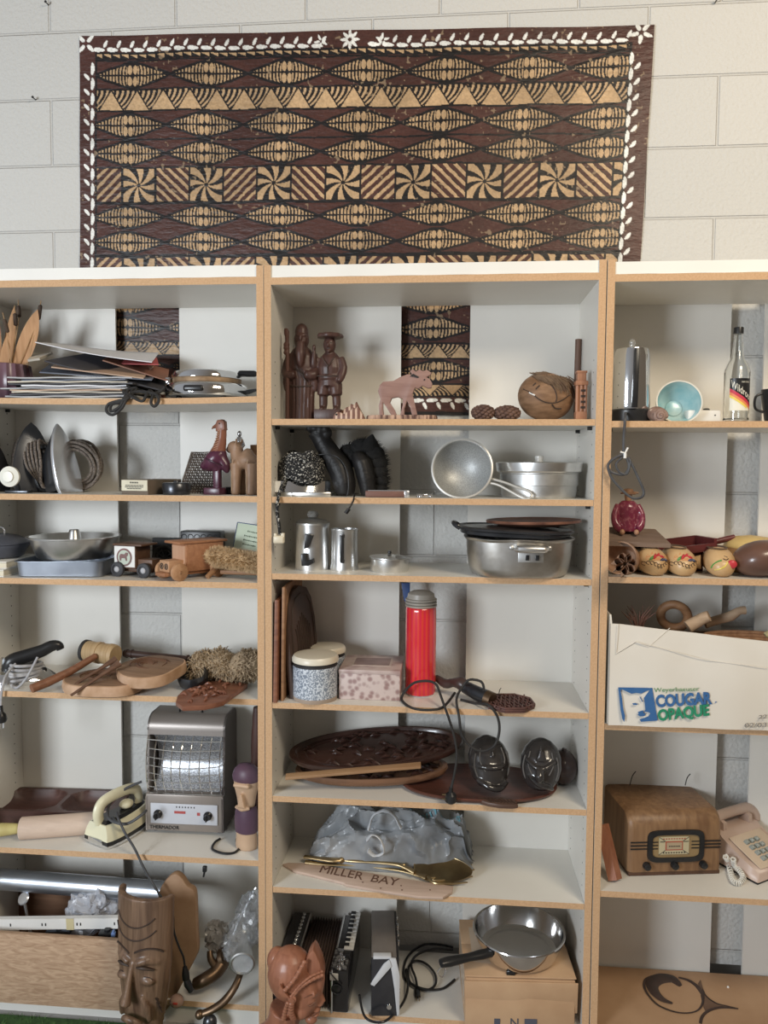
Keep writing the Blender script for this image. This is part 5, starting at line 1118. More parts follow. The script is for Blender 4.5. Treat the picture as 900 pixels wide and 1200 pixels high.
# roaster and lids
A = G('C3', 607, 689); p = Vector((X(607, .08, ZS['C3']), .085, ZS['C3'])); k = kk(.0); t = T('roasting_pot', 'large oval dented aluminium roasting pot with front handle, under the black lid', 'pot', p)
rx_, ry_ = 65*kk(.0)*.99, .125
def ov(s_, z, dx=0): return [(x+dx, y, z) for x, y in ellipse(rx_*s_, ry_*s_, 64, 2.6)]
hh = .105
loops = [ov(.80, 0), ov(.87, .006), ov(.93, .025), ov(.965, .06), ov(.98, hh-.008), ov(1.02, hh-.003), ov(1.025, hh), ov(.97, hh+.001), ov(.95, .06), ov(.85, .008)]
mb = MB().loft(loops)
mb.noise(.0025, 16, 4); pb = mb.build('pot_body', pm('battered_aluminium', (.66, .65, .63), (.40, .37, .33), n=11, rough=.36, metal=1, bump=.15), t)
MB().tube([(-.012, -ry_*.98-.003, .083), (-.010, -ry_-.02, .084), (.052, -ry_-.02, .084), (.054, -ry_*.98-.003, .083)], [.008, .0095, .0095, .008], 12, sm=3).build('handle', alu, t)
mb = MB().box((.022, -ry_*.97-.002, .06), (.066, .003, .026), bev=.001).build('latch_plate', aludull, t)
for x in (.012, .038): MB().box((x, -ry_-.004, .06), (.009, .004, .014), bev=.001).build('latch_slot', blackp, t)
for x in (-.028, .07): MB().ell((x, -ry_*.96-.001, .085), (.0065, .004, .0065)).build('rivet', aludull, t)
lid = pm('black_enamel_lid', (.02, .021, .024), (.035, .036, .04), n=8, rough=.22, bump=.1)
p2 = (p.x-.012, p.y, p.z+hh+.002); one('black_pot_cover', MB().loft([[(x, y, z) for x, y in ellipse(rx_*s_*1.04, ry_*s_*1.02, 64, 2.4)] for s_, z in ((.90, 0), (.97, .004), (.98, .012), (1.05, .016), (1.06, .021), (1.0, .024), (.96, .02), (.5, .026))]).tube([(-rx_*1.02, -.03, .016), (-rx_*1.13, -.025, .026), (-rx_*1.13, .025, .026), (-rx_*1.02, .03, .016)], .007, 8, sm=3), lid,
    'shiny black oval enamel lid set on the roasting pot under the coppery plate', 'lid', p2, ry=2.0)
one('copper_plate', MB().lathe([(0, 0), (.09, 0), (.112, .006), (.129, .009), (.131, .014), (.128, .016), (.11, .011), (0, .008)], 56, sy=.85), pm('coppery_enamel', (.42, .20, .13), (.16, .075, .055), n=16, rough=.35, metal=.4),
    'coppery brown oval plate lying topmost on the black enamel lid', 'plate', (X(625, .1, p.z+.14), p.y+.01, p.z+hh+.030), ry=-1.0)
# ================================================================= CENTRE fourth shelf
Z4 = ZS['C4']
one('carved_board', MB().prism([(-.13, 0), (.13, 0), (.128, .27), (.05, .29), (-.12, .285)], .012, ro('Z', 90), bev=.002), redwood, 'thin reddish carved board leaning on the side panel, its edge flush with the shelf front', 'board', (.028, .128, Z4), ry=.6)
one('pale_board', MB().prism([(-.125, 0), (.125, 0), (.125, .325), (-.125, .32)], .008, ro('Z', 90), bev=.001), midwood, 'plain tan edged board standing between the reddish board and the dark domed one', 'board', (.044, .14, Z4), ry=.8)
out = [(-.09, 0), (.09, 0), (.096, .1), (.094, .2), (.078, .265), (.05, .297), (0, .31), (-.05, .297), (-.078, .265), (-.094, .2), (-.096, .1)]
t = T('domed_board', 'dark carved round topped wooden board leaning behind the speckled canisters', 'board', (.088, .125, Z4), 77, rx=-5)
MB().prism(out[::1], .018, bev=.004).build('board_body', wood('domed_wood', (.07, .04, .028), (.045, .025, .018), 'z', rough=.5), t)
mb = MB().tube([(x*.8, -.0095, .02+z*.86) for x, z in out], .0022, 6, closed=True)
for i in range(9): mb.tube([(-.05+i*.012, -.0095, .06+.02*math.sin(i)), (-.04+i*.011, -.0095, .15), (-.05+i*.012, -.0095, .23-.01*abs(i-4))], .0022, 6, sm=3)
mb.build('carved_relief', crv, t)
spk = pm('speckled_blue', (.20, .235, .29), (.62, .66, .71), n=210, rough=.4, lo=.42, hi=.6, det=1); crm = pm('canister_cream', (.72, .665, .54), (.66, .6, .48), n=5, rough=.35)
def canister(px, Y, r_, h_, lab):
    t = T('canister', lab, 'canister', (X(px, Y, Z4), Y, Z4))
    MB().lathe([(0, 0), (r_*.98, 0), (r_, .006), (r_, h_*.09)], 44).build('base_band', pm('canister_base', (.42, .33, .26), (.36, .28, .22), rough=.4) if 'canister_base' not in MATS else MATS['canister_base'], t)
    MB().lathe([(r_, h_*.09), (r_*1.0, h_*.76)], 44).build('speckled_body', spk, t)
    MB().lathe([(r_*1.0, h_*.76), (r_*.985, h_*.775), (r_*.985, h_*.84), (r_*1.0, h_*.85)], 44).build('dark_band', blackm, t)
    MB().lathe([(r_*1.0, h_*.84), (r_*1.045, h_*.85), (r_*1.05, h_*.93), (r_*.97, h_*.985), (r_*.6, h_), (0, h_*1.0)], 44).build('lid', crm, t)
canister(369.5, .055, .0625, .128, 'blue speckled canister with cream lid nearest the shelf edge'); canister(383, .19, .054, .120, 'blue speckled canister with cream lid, half hidden behind its larger twin')
mar = pm('marbled_paper', (.30, .195, .185), (.56, .46, .43), n=62, kind='voronoi', rough=.5, lo=.25, hi=.6)
A, B = G('C4', 398, 818), G('C4', 468, 823); cx0 = (A+B)/2; t = T('marbled_box', 'pink brown marbled paper box with dark inset lid panel beside the canisters', 'box', (cx0.x, cx0.y+.085, Z4), 0)
bw_ = (B-A).length; MB().box((0, 0, .038), (bw_, .17, .076), bev=.002).build('box_body', mar, t)
MB().box((0, 0, .0795), (bw_+.003, .173, .012), bev=.002).build('lid', pm('marbled_lid', (.36, .25, .235), (.5, .4, .37), n=34, kind='voronoi', rough=.45, lo=.2, hi=.7), t)
mb = MB().box((0, .005, .0862), (bw_*.66, .09, .0012)).box((0, .005, .0866), (bw_*.6, .08, .0012), mi=1); mb.build('lid_panel', [pm('panel_edge', (.5, .42, .36), (.42, .34, .3), rough=.5), pm('panel_dark', (.17, .095, .085), (.24, .15, .13), n=30, rough=.4)], t)
# vacuum flask
p = Vector((X(492.5, .13, Z4), .13, Z4)); t = T('vacuum_flask', 'tall red ribbed vacuum flask with grey screw collar', 'flask', p); r_ = 18*kk(.13)
red = pm('flask_red', (.62, .022, .05), (.66, .05, .035), n=26, kind='wave', dist=.6, rough=.16, coat=.5)
MB().lathe([(0, .004), (r_*.96, .004), (r_, .012), (r_, .245), (r_*.98, .252), (r_*.9, .256), (0, .256)], 72, rib=lambda a, z: 1-.022*(abs(math.sin(a*6))**6)).build('flask_body', red, t)
MB().lathe([(0, 0), (r_*.9, 0), (r_*.94, .006), (0, .006)], 48).build('base_ring', steel, t)
mb = MB()
for i in range(3): mb.lathe([(r_*.9, .254+i*.0085), (r_*1.03, .256+i*.0085), (r_*1.03, .260+i*.0085), (r_*.9, .2625+i*.0085)], 48)
mb.build('screw_collar', pm('grey_collar', (.40, .36, .31), (.32, .29, .25), rough=.4), t); MB().lathe([(r_*.92, .278), (r_*.86, .292), (r_*.6, .299), (0, .3)], 40).build('cup_cap', MATS['grey_collar'], t)
one('blue_strip', MB().prism([(.006, 0), (.014, 0), (.014, .305), (-.012, .305), (-.004, .255), (.006, .235)], .012, bev=.001), pm('deep_blue', (.02, .05, .17), (.03, .07, .2), rough=.5), 'narrow deep blue strip standing behind the red vacuum flask', 'strip', S('C4', 474, .24), 0)
# hair iron with cord
t = T('hair_iron', 'dark turned handle electric hair iron beside the flask, its black cord hanging down in loops', 'hair iron', G('C4', 540, 815))
A = P(576, 821, .04); MB().tube([P(511, 794, .15), P(522, 801, .13), P(531, 800, .115), P(540, 801, .10), P(547, 806, .09)], [.009, .014, .012, .019, .016], 16, sm=4).build('turned_handle', pm('dark_turned', (.06, .035, .03), (.04, .025, .022), rough=.35), t, world=True)
MB().tube([P(545, 805, .092), P(560, 813, .065), P(571, 818, .045)], [.0175, .0205, .0215], 20).build('barrel', gun, t, world=True)
MB().tube([P(570, 818, .047), P(577, 821, .036), P(577.5, 821.3, .035)], [.023, .0225, .017], 20).build('end_cap', bronze, t, world=True)
zz4 = Z4+.004
pth = [P(533, 812, .08), Q(520, 828, zz4), Q(504, 832, zz4), Q(484, 830, zz4), Q(472, 822, zz4), P(472, 814, .06), P(484, 801, .05), P(500, 798, .045), P(511, 802, .04), P(516, 814, .02), P(521, 828, -.008), P(527, 845, -.014), P(533, 866, -.016), P(535.5, 885, -.016), P(533, 905, -.014), P(528.5, 925, -.012)]
MB().tube(pth, .0036, 8, sm=7).build('cord', blackm, t, world=True)
pth = [P(560, 797, .06), P(549, 797, .055), P(541, 806, .05), P(535, 820, .02), P(538, 840, -.014), P(541, 860, -.018), P(551, 874, -.02), P(565, 880, -.02), P(579, 874, -.02), P(585, 858, -.018), P(583, 840, -.014), P(572, 826, -.008), Q(556, 824, zz4), Q(540, 820, zz4)]
MB().tube(pth, .0036, 8, sm=7).tube([P(553, 796, .05), P(564, 799, .05), P(567, 808, .045), P(563, 815, .045)], .0036, 8, sm=5).build('cord', blackm, t, world=True)
A = P(528.5, 923, -.012)
MB().lathe([(0, 0), (.005, 0), (.006, -.012), (.015, -.02), (.0165, -.038), (.012, -.043), (0, -.043)], 18, tr(*A) @ ro('X', 6)).build('plug', blackp, t, world=True)
for s_ in (-1, 1): MB().box((-.018, s_*.0, -.026+s_*.006), (.012, .004, .0018), tr(*A)).build('plug_pin', brass, t, world=True)
# trivet
p = G('C4', 594, 828); t = T('woven_trivet', 'octagonal dark brown woven trivet lying on the shelf near its edge', 'trivet', p+Vector((.008, .006, 0)), 8)
tm = pm('cane_brown', (.13, .06, .05), (.08, .036, .03), n=40, rough=.5)
oc = [(.068*math.cos(R(22.5+45*i)), .068*math.sin(R(22.5+45*i))) for i in range(8)]
MB().prism(oc, .010, ax='z', bev=.001).build('base_weave', tm, t)
mb = MB()
for z in (.008, .013): mb.tube([(x*.985, y*.985, z) for x, y in oc], .0035, 7, closed=True)
for i in range(9):
    q = -.05+i*.0125; h_ = math.sqrt(max(0, .064**2-q*q))
    for s_, dx in ((1, 0), (-1, 0)): mb.tube([(q+(j/8-.5)*.03*s_, -h_+2*h_*j/8, .0125+.0022*(1 if (i+j) % 2 else -1)) for j in range(9) if abs(q+(j/8-.5)*.03*s_) < .06], .0024, 6)
mb.build('lattice_rim', tm, t); MB().tube([(-.022, .045, .014), (-.018, .05, .03), (-.013, .055, .034)], .0012, 5).build('hanging_wire', blackm, t)
# ================================================================= CENTRE fifth shelf
Z5 = ZS['C5']
dk2 = wood('dark_tray', (.055, .025, .018), (.03, .014, .011), 'x', rough=.28, coat=.3); tn = wood('tray_rim', (.22, .115, .065), (.13, .065, .036), 'x', rough=.4)
def oval_tray(name, lab, L_, W_, H_, loc, rz, rx, ry, rimmat, seed, label_cat='tray'):
    t = T(name, lab, label_cat, loc, rz, rx=rx, ry=ry)
    def lp(s_, z): return [(x, y, z) for x, y in ellipse(L_/2*s_, W_/2*s_, 64, 2.1)]
    MB().loft([lp(.88, 0), lp(.97, H_*.3), lp(1, H_*.75), lp(.99, H_), lp(.93, H_), lp(.91, H_*.7), lp(.9, H_*.62)]).build('tray_body', rimmat, t)
    mb = MB(); rnd = random.Random(seed)
    for i in range(60):
        a = rnd.uniform(0, 6.28); q = math.sqrt(rnd.random())*.82; x, y = L_/2*q*math.cos(a), W_/2*q*math.sin(a); an = rnd.uniform(-.6, .6)
        mb.tube([(x-.016*math.cos(an), y-.016*math.sin(an), H_*.63), (x, y, H_*.63+.005), (x+.016*math.cos(an), y+.016*math.sin(an), H_*.63)], [.002, .006, .002], 7, sm=2)
    mb.tube([(x*.8, y*.8, H_*.66) for x, y in ellipse(L_/2, W_/2, 48)], .0025, 6, closed=True)
    mb.build('carved_relief', dk2, t); return t
A = G('C5', 440, 912)
oval_tray('oval_tray', 'lower oval carved tray with lighter brown rim, directly on the broad reddish dish', .45, .17, .026, (X(436, .15, Z5), .14, Z5+.016), 4, 4, -2, tn, 2)
one('thin_batten', MB().prism([(-.19, -.012), (.19, -.012), (.192, .012), (-.19, .012)], .008, ax='z', bev=.001), wood('batten_wood', (.38, .23, .12), (.28, .15, .075), 'x', rough=.5), 'thin flat tan batten sandwiched between the two oval carved trays', 'batten', P(414, 905, .035), 6, rx=8, ry=-5)
oval_tray('oval_tray', 'topmost oval carved tray, dark and glossy, tilted on the tan batten', .515, .20, .024, (X(441, .16, Z5+.09), .155, Z5+.075), 5, 13, -5, dk2, 5)
c = (G('C5', 560, 927)); t = T('reddish_dish', 'broad shallow reddish brown dish lying flat under the carved trays and masks', 'dish', (X(560, .13, Z5), .13, Z5), 0)
MB().loft([[(x, y, z) for x, y in ellipse(.225*s_, .13*s_, 56, 2.2)] for s_, z in ((.9, 0), (.98, .006), (1, .012), (.97, .0145), (.9, .010), (.4, .009))]).build('dish_body', wood('dish_wood', (.13, .05, .035), (.08, .032, .024), 'x', rough=.35), t)
# carved masks, glossy black, lying on their backs facing out
gl = pm('glossy_black_wood', (.04, .035, .033), (.022, .02, .02), n=9, rough=.2, coat=.5)
def duckmask(name, lab, px, py, Y, sc2, rz, rx, variant):
    p = P(px, py, Y); p.z = Z5+.0155; t = T(name, lab, 'mask', p, rz, rx=0)
    M_ = ro('X', rx) @ scl(sc2, sc2, sc2)
    mb = MB()
    lp = []
    for z, w_, d_, yo in ((0.004, .018, .012, -.018), (.012, .036, .03, -.012), (.035, .052, .042, -.004), (.065, .06, .046, 0), (.095, .058, .044, .004), (.12, .047, .036, .01), (.138, .028, .022, .014), (.146, .008, .008, .016)):
        lp.append([(x, y+yo, z) for x, y in ellipse(w_, d_, 32)])
    mb.loft(lp, M_)
    if variant:
        mb.prism([(-.012, .09), (.012, .09), (0, .132)], .012, M_ @ tr(0, -.04, 0)).tube([(-.04, -.03, .09), (-.02, -.046, .075), (0, -.05, .07), (.02, -.046, .075), (.04, -.03, .09)], .006, 8, M_, sm=3).tube([(0, -.045, .07), (-.002, -.06, .05), (0, -.05, .036)], [.01, .014, .01], 10, M_, sm=3).tube([(-.032, -.035, .045), (-.01, -.052, .03), (.02, -.046, .022), (.036, -.03, .012)], [.004, .008, .009, .005], 8, M_, sm=3)
    else:
        mb.tube([(-.05, -.018, .07), (-.02, -.046, .062), (.02, -.047, .062), (.05, -.018, .07)], .006, 8, M_, sm=3).tube([(-.045, -.025, .03), (-.02, -.046, .012), (.012, -.046, .004), (.04, -.03, .02)], [.006, .009, .009, .006], 8, M_, sm=3).tube([(0, -.042, .11), (0, -.045, .09)], [.002, .004], 8, M_)
    mb.build('mask_face', gl, t, vox=.003, sm=2)
    mb = MB()
    def on(x, z):
        w_ = float(np.interp(z, [l[0] for l in ((.004,), (.035,), (.065,), (.095,), (.12,), (.138,))], [.018, .052, .06, .058, .047, .028])); d_ = float(np.interp(z, [.004, .035, .065, .095, .12, .138], [.03, .046, .046, .04, .026, .008]))
        return Vector((x, -d_*math.sqrt(max(0, 1-min(1, (x/w_)**2)))-.001, z))
    for s_ in (-1, 1): mb.tube([M_ @ on(s_*.044, .10), M_ @ on(s_*.05, .07), M_ @ on(s_*.044, .04), M_ @ on(s_*.03, .02)], .0022, 6, sm=3).tube([M_ @ on(s_*.03, .112), M_ @ on(s_*.036, .08), M_ @ on(s_*.024, .052)], .0018, 6, sm=3)
    mb.build('carved_groove', pm('groove_grey', (.12, .11, .105), (.09, .085, .08), rough=.4) if 'groove_grey' not in MATS else MATS['groove_grey'], t)
duckmask('carved_mask', 'glossy black carved mask under the cord loop, narrow brow band across it', 575, 926, .075, 1.0, 14, -16, 0)
duckmask('carved_mask', 'glossy black carved mask with a pointed crest, standing nearest the side panel', 633, 932, .08, .97, -8, -10, 1)
one('dark_gourd', MB().ell((0, 0, .05), (.042, .05, .05)).tube([(0, 0, .09), (.004, 0, .105)], [.01, .006], 10), dk2, 'dark round gourd half hidden behind the crested mask', 'gourd', (X(659, .17, Z5), .17, Z5), 0)
c = P(584, 938, .0); t = T('carved_leaf', 'brown carved feather shaped leaf poking out over the shelf edge below the masks', 'carving', (c.x, -.002, Z5+.002), 8)
MB().prism([(-.055, .02), (-.03, -.005), (.0, -.018), (.035, -.022), (.05, -.018), (.05, .012), (.02, .03), (-.03, .03)], .012, ax='z', bev=.003).build('leaf_body', midwood if 0 else wood('leaf_carving', (.12, .07, .05), (.075, .042, .03), 'x', rough=.45), t)
mb = MB()
for i in range(8): mb.tube([(-.035+i*.01, .022-.002*i, .0122), (-.02+i*.009, -.004-.0015*i, .0125)], .0014, 5)
mb.build('carved_vein', crv, t)
# ================================================================= CENTRE sixth shelf
Z6 = ZS['C6']
bagg = pm('grey_carrier_bag', (.36, .375, .39), (.17, .18, .19), n=7, rough=.28, trans=.05, bump=.35, bn=38)
A = P(462, 992, .19); t = T('carrier_bag', 'crumpled grey plastic carrier bag with faint teal print behind the brass spoon', 'bag', (A.x-.004, .195, Z6))
nx, ny = 170, 64; vs = []; fs = []
out_t = lambda u_: float(np.interp(u_, [0, .05, .15, .25, .4, .6, .8, .93, 1], [.015, .062, .11, .15, .158, .156, .145, .125, .012]))
def bagp(u_, v_):
    x = -.245+.485*u_; h_ = out_t(u_)*.98; a = math.pi*v_; y = -.088*math.cos(a)*(.55+.45*math.sin(math.pi*u_)**.5); z = h_*math.sin(a)**.6 if 0 < v_ < 1 else 0
    q = Vector((x*8+v_*2, v_*5-x*4, 1.3)); n1 = noise.noise(q); r1 = abs(noise.noise(q*1.15+Vector((3, 1, 2)))); r2 = abs(noise.noise(q*2.3+Vector((1, 7, 2)))); r3 = abs(noise.noise(q*6.5))
    f = .02*n1+.016-.075*r1-.04*r2*min(1, r1*6)-.004*r3
    ed = min(1, min(v_, 1-v_)*6)
    return Vector((x+.02*(r2-.3), y-f*math.cos(a)*ed*.8, max(0.001, min(.166, z+f*math.sin(a)*ed+.012*ed))))
for j in range(ny+1):
    for i in range(nx+1): vs.append(bagp(i/nx, j/ny))
for j in range(ny):
    for i in range(nx): a = j*(nx+1)+i; fs.append([a, a+1, a+nx+2, a+nx+1])
MB().add(vs, fs).build('bag_film', bagg, t, ang=24)
mb = MB(); teal = pm('teal_print', (.12, .30, .36), (.16, .36, .42), n=20, rough=.4)
tm_ = MB(); text(tm_, 'cosmetics', size=.03, ext=0)
for v in tm_.v: pass
if tm_.v:
    xs = [v.x for v in tm_.v]; w_ = max(xs)
    tm2 = []
    for v in tm_.v:
        u_ = .60+.33*(v.x/w_); vv_ = .40+v.z*2.6; q = bagp(min(.97, u_), vv_); tm2.append(q+Vector((0, -.0035, .0035)))
    tm_.v = tm2; tm_.build('teal_print', teal, t)
# handle loops of the bag
mb = MB()
for pts in ([(432, 972), (437, 956), (449, 950), (462, 956), (470, 970)], [(430, 985), (437, 978), (447, 985), (450, 998), (440, 1003), (431, 996)]):
    mb.tube([P(x, y, .085) for x, y in pts], [.012, .007, .009, .007, .012], 8, sm=5, flat=.35)
mb.noise(.003, 60).build('bag_handle', pm('bag_pale', (.62, .64, .67), (.5, .52, .55), n=20, rough=.3), t, world=True)
# driftwood sign
A = Q(332, 1013, Z6); B = Q(540, 1046, Z6); out_px = [(331, 1012), (338, 1010.5), (356, 1011), (380, 1014), (420, 1020), (460, 1027), (505, 1034), (531, 1038), (530, 1045), (519, 1051), (490, 1050), (450, 1044), (405, 1036), (402, 1034), (370, 1026), (345, 1020)]
wl = [Q(x, y, Z6+.009) for x, y in out_px]; c = sum(wl, Vector())/len(wl); c.z = Z6
drift = wood('driftwood', (.58, .44, .36), (.46, .34, .27), 'x', rough=.8); t = T('driftwood_sign', 'pale driftwood plank burnt with lettering, lying along the shelf edge', 'sign', c, 0)
MB().prism([((v-c).x, (v-c).y) for v in wl][::-1], .009, bev=.003, ax='z').build('plank_body', drift, t)
burn = pm('burnt_letter', (.13, .07, .045), (.10, .05, .035), rough=.8); zt6 = Z6+.0095
mb = MB()
def lett(s_, px0, py0, px1, py1, hpx):
    A, B = Q(px0, py0, zt6), Q(px1, py1, zt6); C = Q(px0+4, py0-hpx, zt6); text(mb, s_, fit=(A, B, C), ext=.0003)
lett('MILLER', 374, 1022, 424, 1031, 8); lett('BAY', 434, 1033, 465, 1038, 8)
for x, y in ((470, 1038), (471, 1043), (504, 1043), (425, 1034), (446, 1041)): mb.lathe([(0, 0), (.0022, 0), (.002, .0008), (0, .0008)], 10, tr(*Q(x, y, zt6)))
for i in range(len(mb.v)): pass
mb.build('burnt_lettering', burn, t, world=True)
# brass spoon and fork
t = T('brass_spoon', 'large tarnished brass serving spoon lying on the driftwood and fork, bowl toward the empty end', 'spoon', Q(455, 1020, Z6+.012))
zs_ = Z6+.026
MB().tube([Q(*v) for v in [(398, 1007, zs_-.004), (415, 1009, zs_), (440, 1010.5, zs_+.002), (465, 1013, zs_+.003), (476, 1017, zs_), (486, 1022, zs_-.006)]], [.0075, .006, .0055, .006, .0065, .010], 12, sm=5, flat=.7).tube([Q(357, 1004, zs_-.006), Q(372, 1006, zs_-.002), Q(390, 1008, zs_), Q(400, 1007.5, zs_)], [.008, .0075, .011, .009], 12, sm=4, flat=.6).ell(Q(400, 1008, zs_), (.009, .008, .009)).ell(Q(473, 1015, zs_), (.008, .007, .009)).build('handle', brass, t, world=True)
cb_ = Q(519, 1018, zs_); mb = MB()
def sp(s_, z): return [(x, y*(1-.25*x/.09), z) for x, y in ellipse(.083*s_, .044*s_, 44)]
mb.loft([sp(1, 0), sp(.96, -.002), sp(.8, -.009), sp(.5, -.0145), sp(.15, -.016), sp(.15, -.0185), sp(.55, -.017), sp(.85, -.012), sp(1.02, -.003), sp(1.03, .001), sp(1, 0)], tr(*(cb_+Vector((0, 0, .0)))) @ ro('Z', -8) @ ro('X', 24)); mb.build('spoon_bowl', brass, t, world=True)
t = T('brass_fork', 'large tarnished brass serving fork lying under the brass spoon, its tines poking out', 'fork', Q(455, 1024, Z6))
mb = MB().tube([Q(*v) for v in [(358, 1010, Z6+.012), (385, 1013, Z6+.011), (420, 1014, Z6+.012), (470, 1020, Z6+.011), (500, 1028, Z6+.010)]], [.008, .007, .0055, .006, .012], 12, sm=5, flat=.6)
for i, (a, b) in enumerate((((505, 1026), (553, 1013)), ((508, 1029), (556, 1019)), ((510, 1032), (554, 1027)), ((510, 1035), (548, 1034)))): mb.tube([Q(500, 1028, Z6+.010), Q(*a, Z6+.011), Q((a[0]+b[0])/2, (a[1]+b[1])/2+1, Z6+.008), Q(*b, Z6+.012)], [.005, .0042, .0036, .0018], 8, sm=4)
mb.build('fork_body', brass, t, world=True)
# ================================================================= CENTRE bottom
Z7 = ZS['C7']
# accordion standing on its end, top receding
fA, fB = Q(335, 1216, Z7), Q(415, 1222, Z7); acw = .20; acd = .30
t = T('piano_accordion', 'black piano accordion with silver trim and brown bellows behind the carved bust', 'accordion', (X(366, .0, Z7), .135, Z7), 0)
ac = pm('accordion_black', (.022, .022, .026), (.034, .034, .038), n=14, rough=.22, coat=.3); hgt = P(395, 1139, -.005).z-Z7
MB().box((.078, 0, hgt/2), (.05, .27, hgt), bev=.006).build('treble_case', ac, t)
MB().box((-.08, 0, hgt/2), (.06, .27, hgt), bev=.006).build('bass_case', ac, t)
mb = MB(); n = 12; bel = pm('bellows_brown', (.11, .075, .06), (.075, .05, .042), n=14, rough=.6)
for i in range(n):
    x0 = -.048+.1*i/n; x1 = -.048+.1*(i+1)/n; xm = (x0+x1)/2
    def lp(x, s_): return [(x, sy_*(.125+s_), z) for sy_, z in ((-1, .01-s_), (1, .01-s_), (1, hgt-.012+s_), (-1, hgt-.012+s_))]
    mb.loft([lp(x0, -.005), lp(xm, .004), lp(x1, -.005)], cap=False)
mb.build('bellows', bel, t)
mb = MB()
for x in (-.052, .055): mb.box((x, 0, hgt/2), (.006, .274, hgt+.003), bev=.001)
mb.build('silver_trim', chrome, t)
for i in range(14): MB().ell((-.072, -.12+i*.0185, hgt+.001), (.006, .0075, .005)).build('bass_button', chrome, t)
MB().box((.09, .02, hgt+.008), (.022, .21, .016), bev=.002).build('keyboard_base', ac, t)
for i in range(11): MB().box((.094, -.06+i*.0165, hgt+.019), (.028, .0148, .006), bev=.001).build('white_key', white, t)
for i in range(8): MB().box((.086, -.052+i*.0225, hgt+.024), (.016, .008, .007), bev=.001).build('black_key', blackp, t)
for i in range(5): MB().lathe([(0, 0), (.008, 0), (.0075, .008), (.005, .012), (0, .013)], 16, tr(.075+.006*(i % 2), -.125+i*.014, hgt)).build('register_knob', chrome, t)
MB().box((.074, -.085, hgt+.002), (.045, .09, .004), bev=.001).build('grille_plate', pm('grille_silver', (.5, .5, .52), (.1, .1, .11), n=90, kind='voronoi', rough=.3, metal=.8), t)
MB().box((.062, -.1365, hgt*.86), (.024, .003, .02), bev=.001).build('name_plate', white, t)
mb = MB().tube([(.05, -.137, .12), (.07, -.142, .1), (.085, -.139, .085)], .002, 6, sm=3).tube(ring((.07, -.138, .07), .014, (0, 1, 0), 18), .002, 6, closed=True); mb.build('buckle_strap', gun, t)
MB().box((-.113, 0, hgt*.5), (.004, .2, .05), bev=.001).build('hand_strap', leab, t)
# grey deck/radio standing on end
c = Q(446, 1198, Z7); t = T('portable_case', 'grey slab shaped portable case with white corner bracket, standing next to the accordion', 'case', (X(446, .0, Z7), .112, Z7), 6)
hc = P(440, 1122, .0).z-Z7
MB().box((0, 0, hc/2), (.078, .23, hc), bev=.004).build('case_body', ac, t)
MB().box((-.003, .0, hc+.001), (.07, .22, .004), bev=.001).build('grey_top', pm('case_grey', (.19, .165, .145), (.15, .13, .115), n=12, rough=.45), t)
wpl = pm('cracked_white', (.62, .63, .65), (.53, .54, .56), n=9, rough=.4)
MB().prism([(.012, hc+.004), (.03, hc+.002), (.041, hc*.72), (.041, .01), (.034, .004), (.026, hc*.5), (.02, hc*.72)], .006, tr(0, -.117, 0), bev=.001).build('corner_bracket', wpl, t)
MB().prism([(.012, hc), (.018, hc-.018), (-.03, hc-.075), (-.040, hc-.07), (-.036, hc-.062), (-.004, hc-.012)], .006, tr(0, -.12, 0), bev=.001).box((-.008, -.106, hc+.002), (.05, .018, .008), bev=.001).build('broken_latch', wpl, t)
MB().lathe([(0, 0), (.008, 0), (.007, .004), (0, .004)], 16, tr(.012, -.1155, .03) @ ro('X', 90)).build('jack_socket', chrome, t)
rnd = random.Random(2)
for i in range(22): MB().ell((.0395, rnd.uniform(-.1, .1), hc*rnd.uniform(.3, .97)), (.004, .007, .006), u=8, v=6).build('side_button', chrome, t)
MB().tube([P(421, 1166, -.02), Q(428, 1192, Z7+.005), Q(447, 1198, Z7+.004), Q(462, 1188, Z7+.004), Q(474, 1172, Z7+.004), P(478, 1155, .1), Q(476, 1136, Z7+.004)], .0035, 8, sm=6).build('cord', blackp, t, world=True)
# coiled black cable
t = T('cable_coil', 'loose coil of black cable with two pin plug on the shelf between case and carton', 'cable', Q(500, 1130, Z7))
z_ = Z7+.005
MB().tube([Q(*v) for v in [(531, 1110, z_), (515, 1107, z_), (497, 1107, z_), (482, 1116, z_), (474, 1130, z_), (474, 1146, z_), (484, 1154, z_), (500, 1160, z_), (510, 1154, z_+.006), (510, 1142, z_+.006), (500, 1130, z_+.006), (487, 1126, z_+.006), (479, 1134, z_+.006), (480, 1150, z_+.007), (490, 1157, z_+.008), (505, 1160, z_+.004), (520, 1158, z_), (533, 1148, z_)]], .0036, 8, sm=6).tube([Q(531, 1113, z_), Q(510, 1112, z_+.005), Q(490, 1118, z_+.007), Q(482, 1130, z_+.009), Q(487, 1146, z_+.011), Q(489, 1158, z_+.004)], .0036, 8, sm=6).build('cord', blackp, t, world=True)
MB().tube([Q(488.5, 1157, z_+.003), Q(489, 1162, z_+.003), Q(489.5, 1168, z_+.003)], [.005, .0085, .0085], 10, flat=.6).build('plug', blackp, t, world=True)
for d in (-1.5, 1.5): MB().tube([Q(489.5+d, 1168, z_+.003), Q(489.8+d, 1173, z_+.003)], .0015, 6).build('plug_pin', brass, t, world=True)
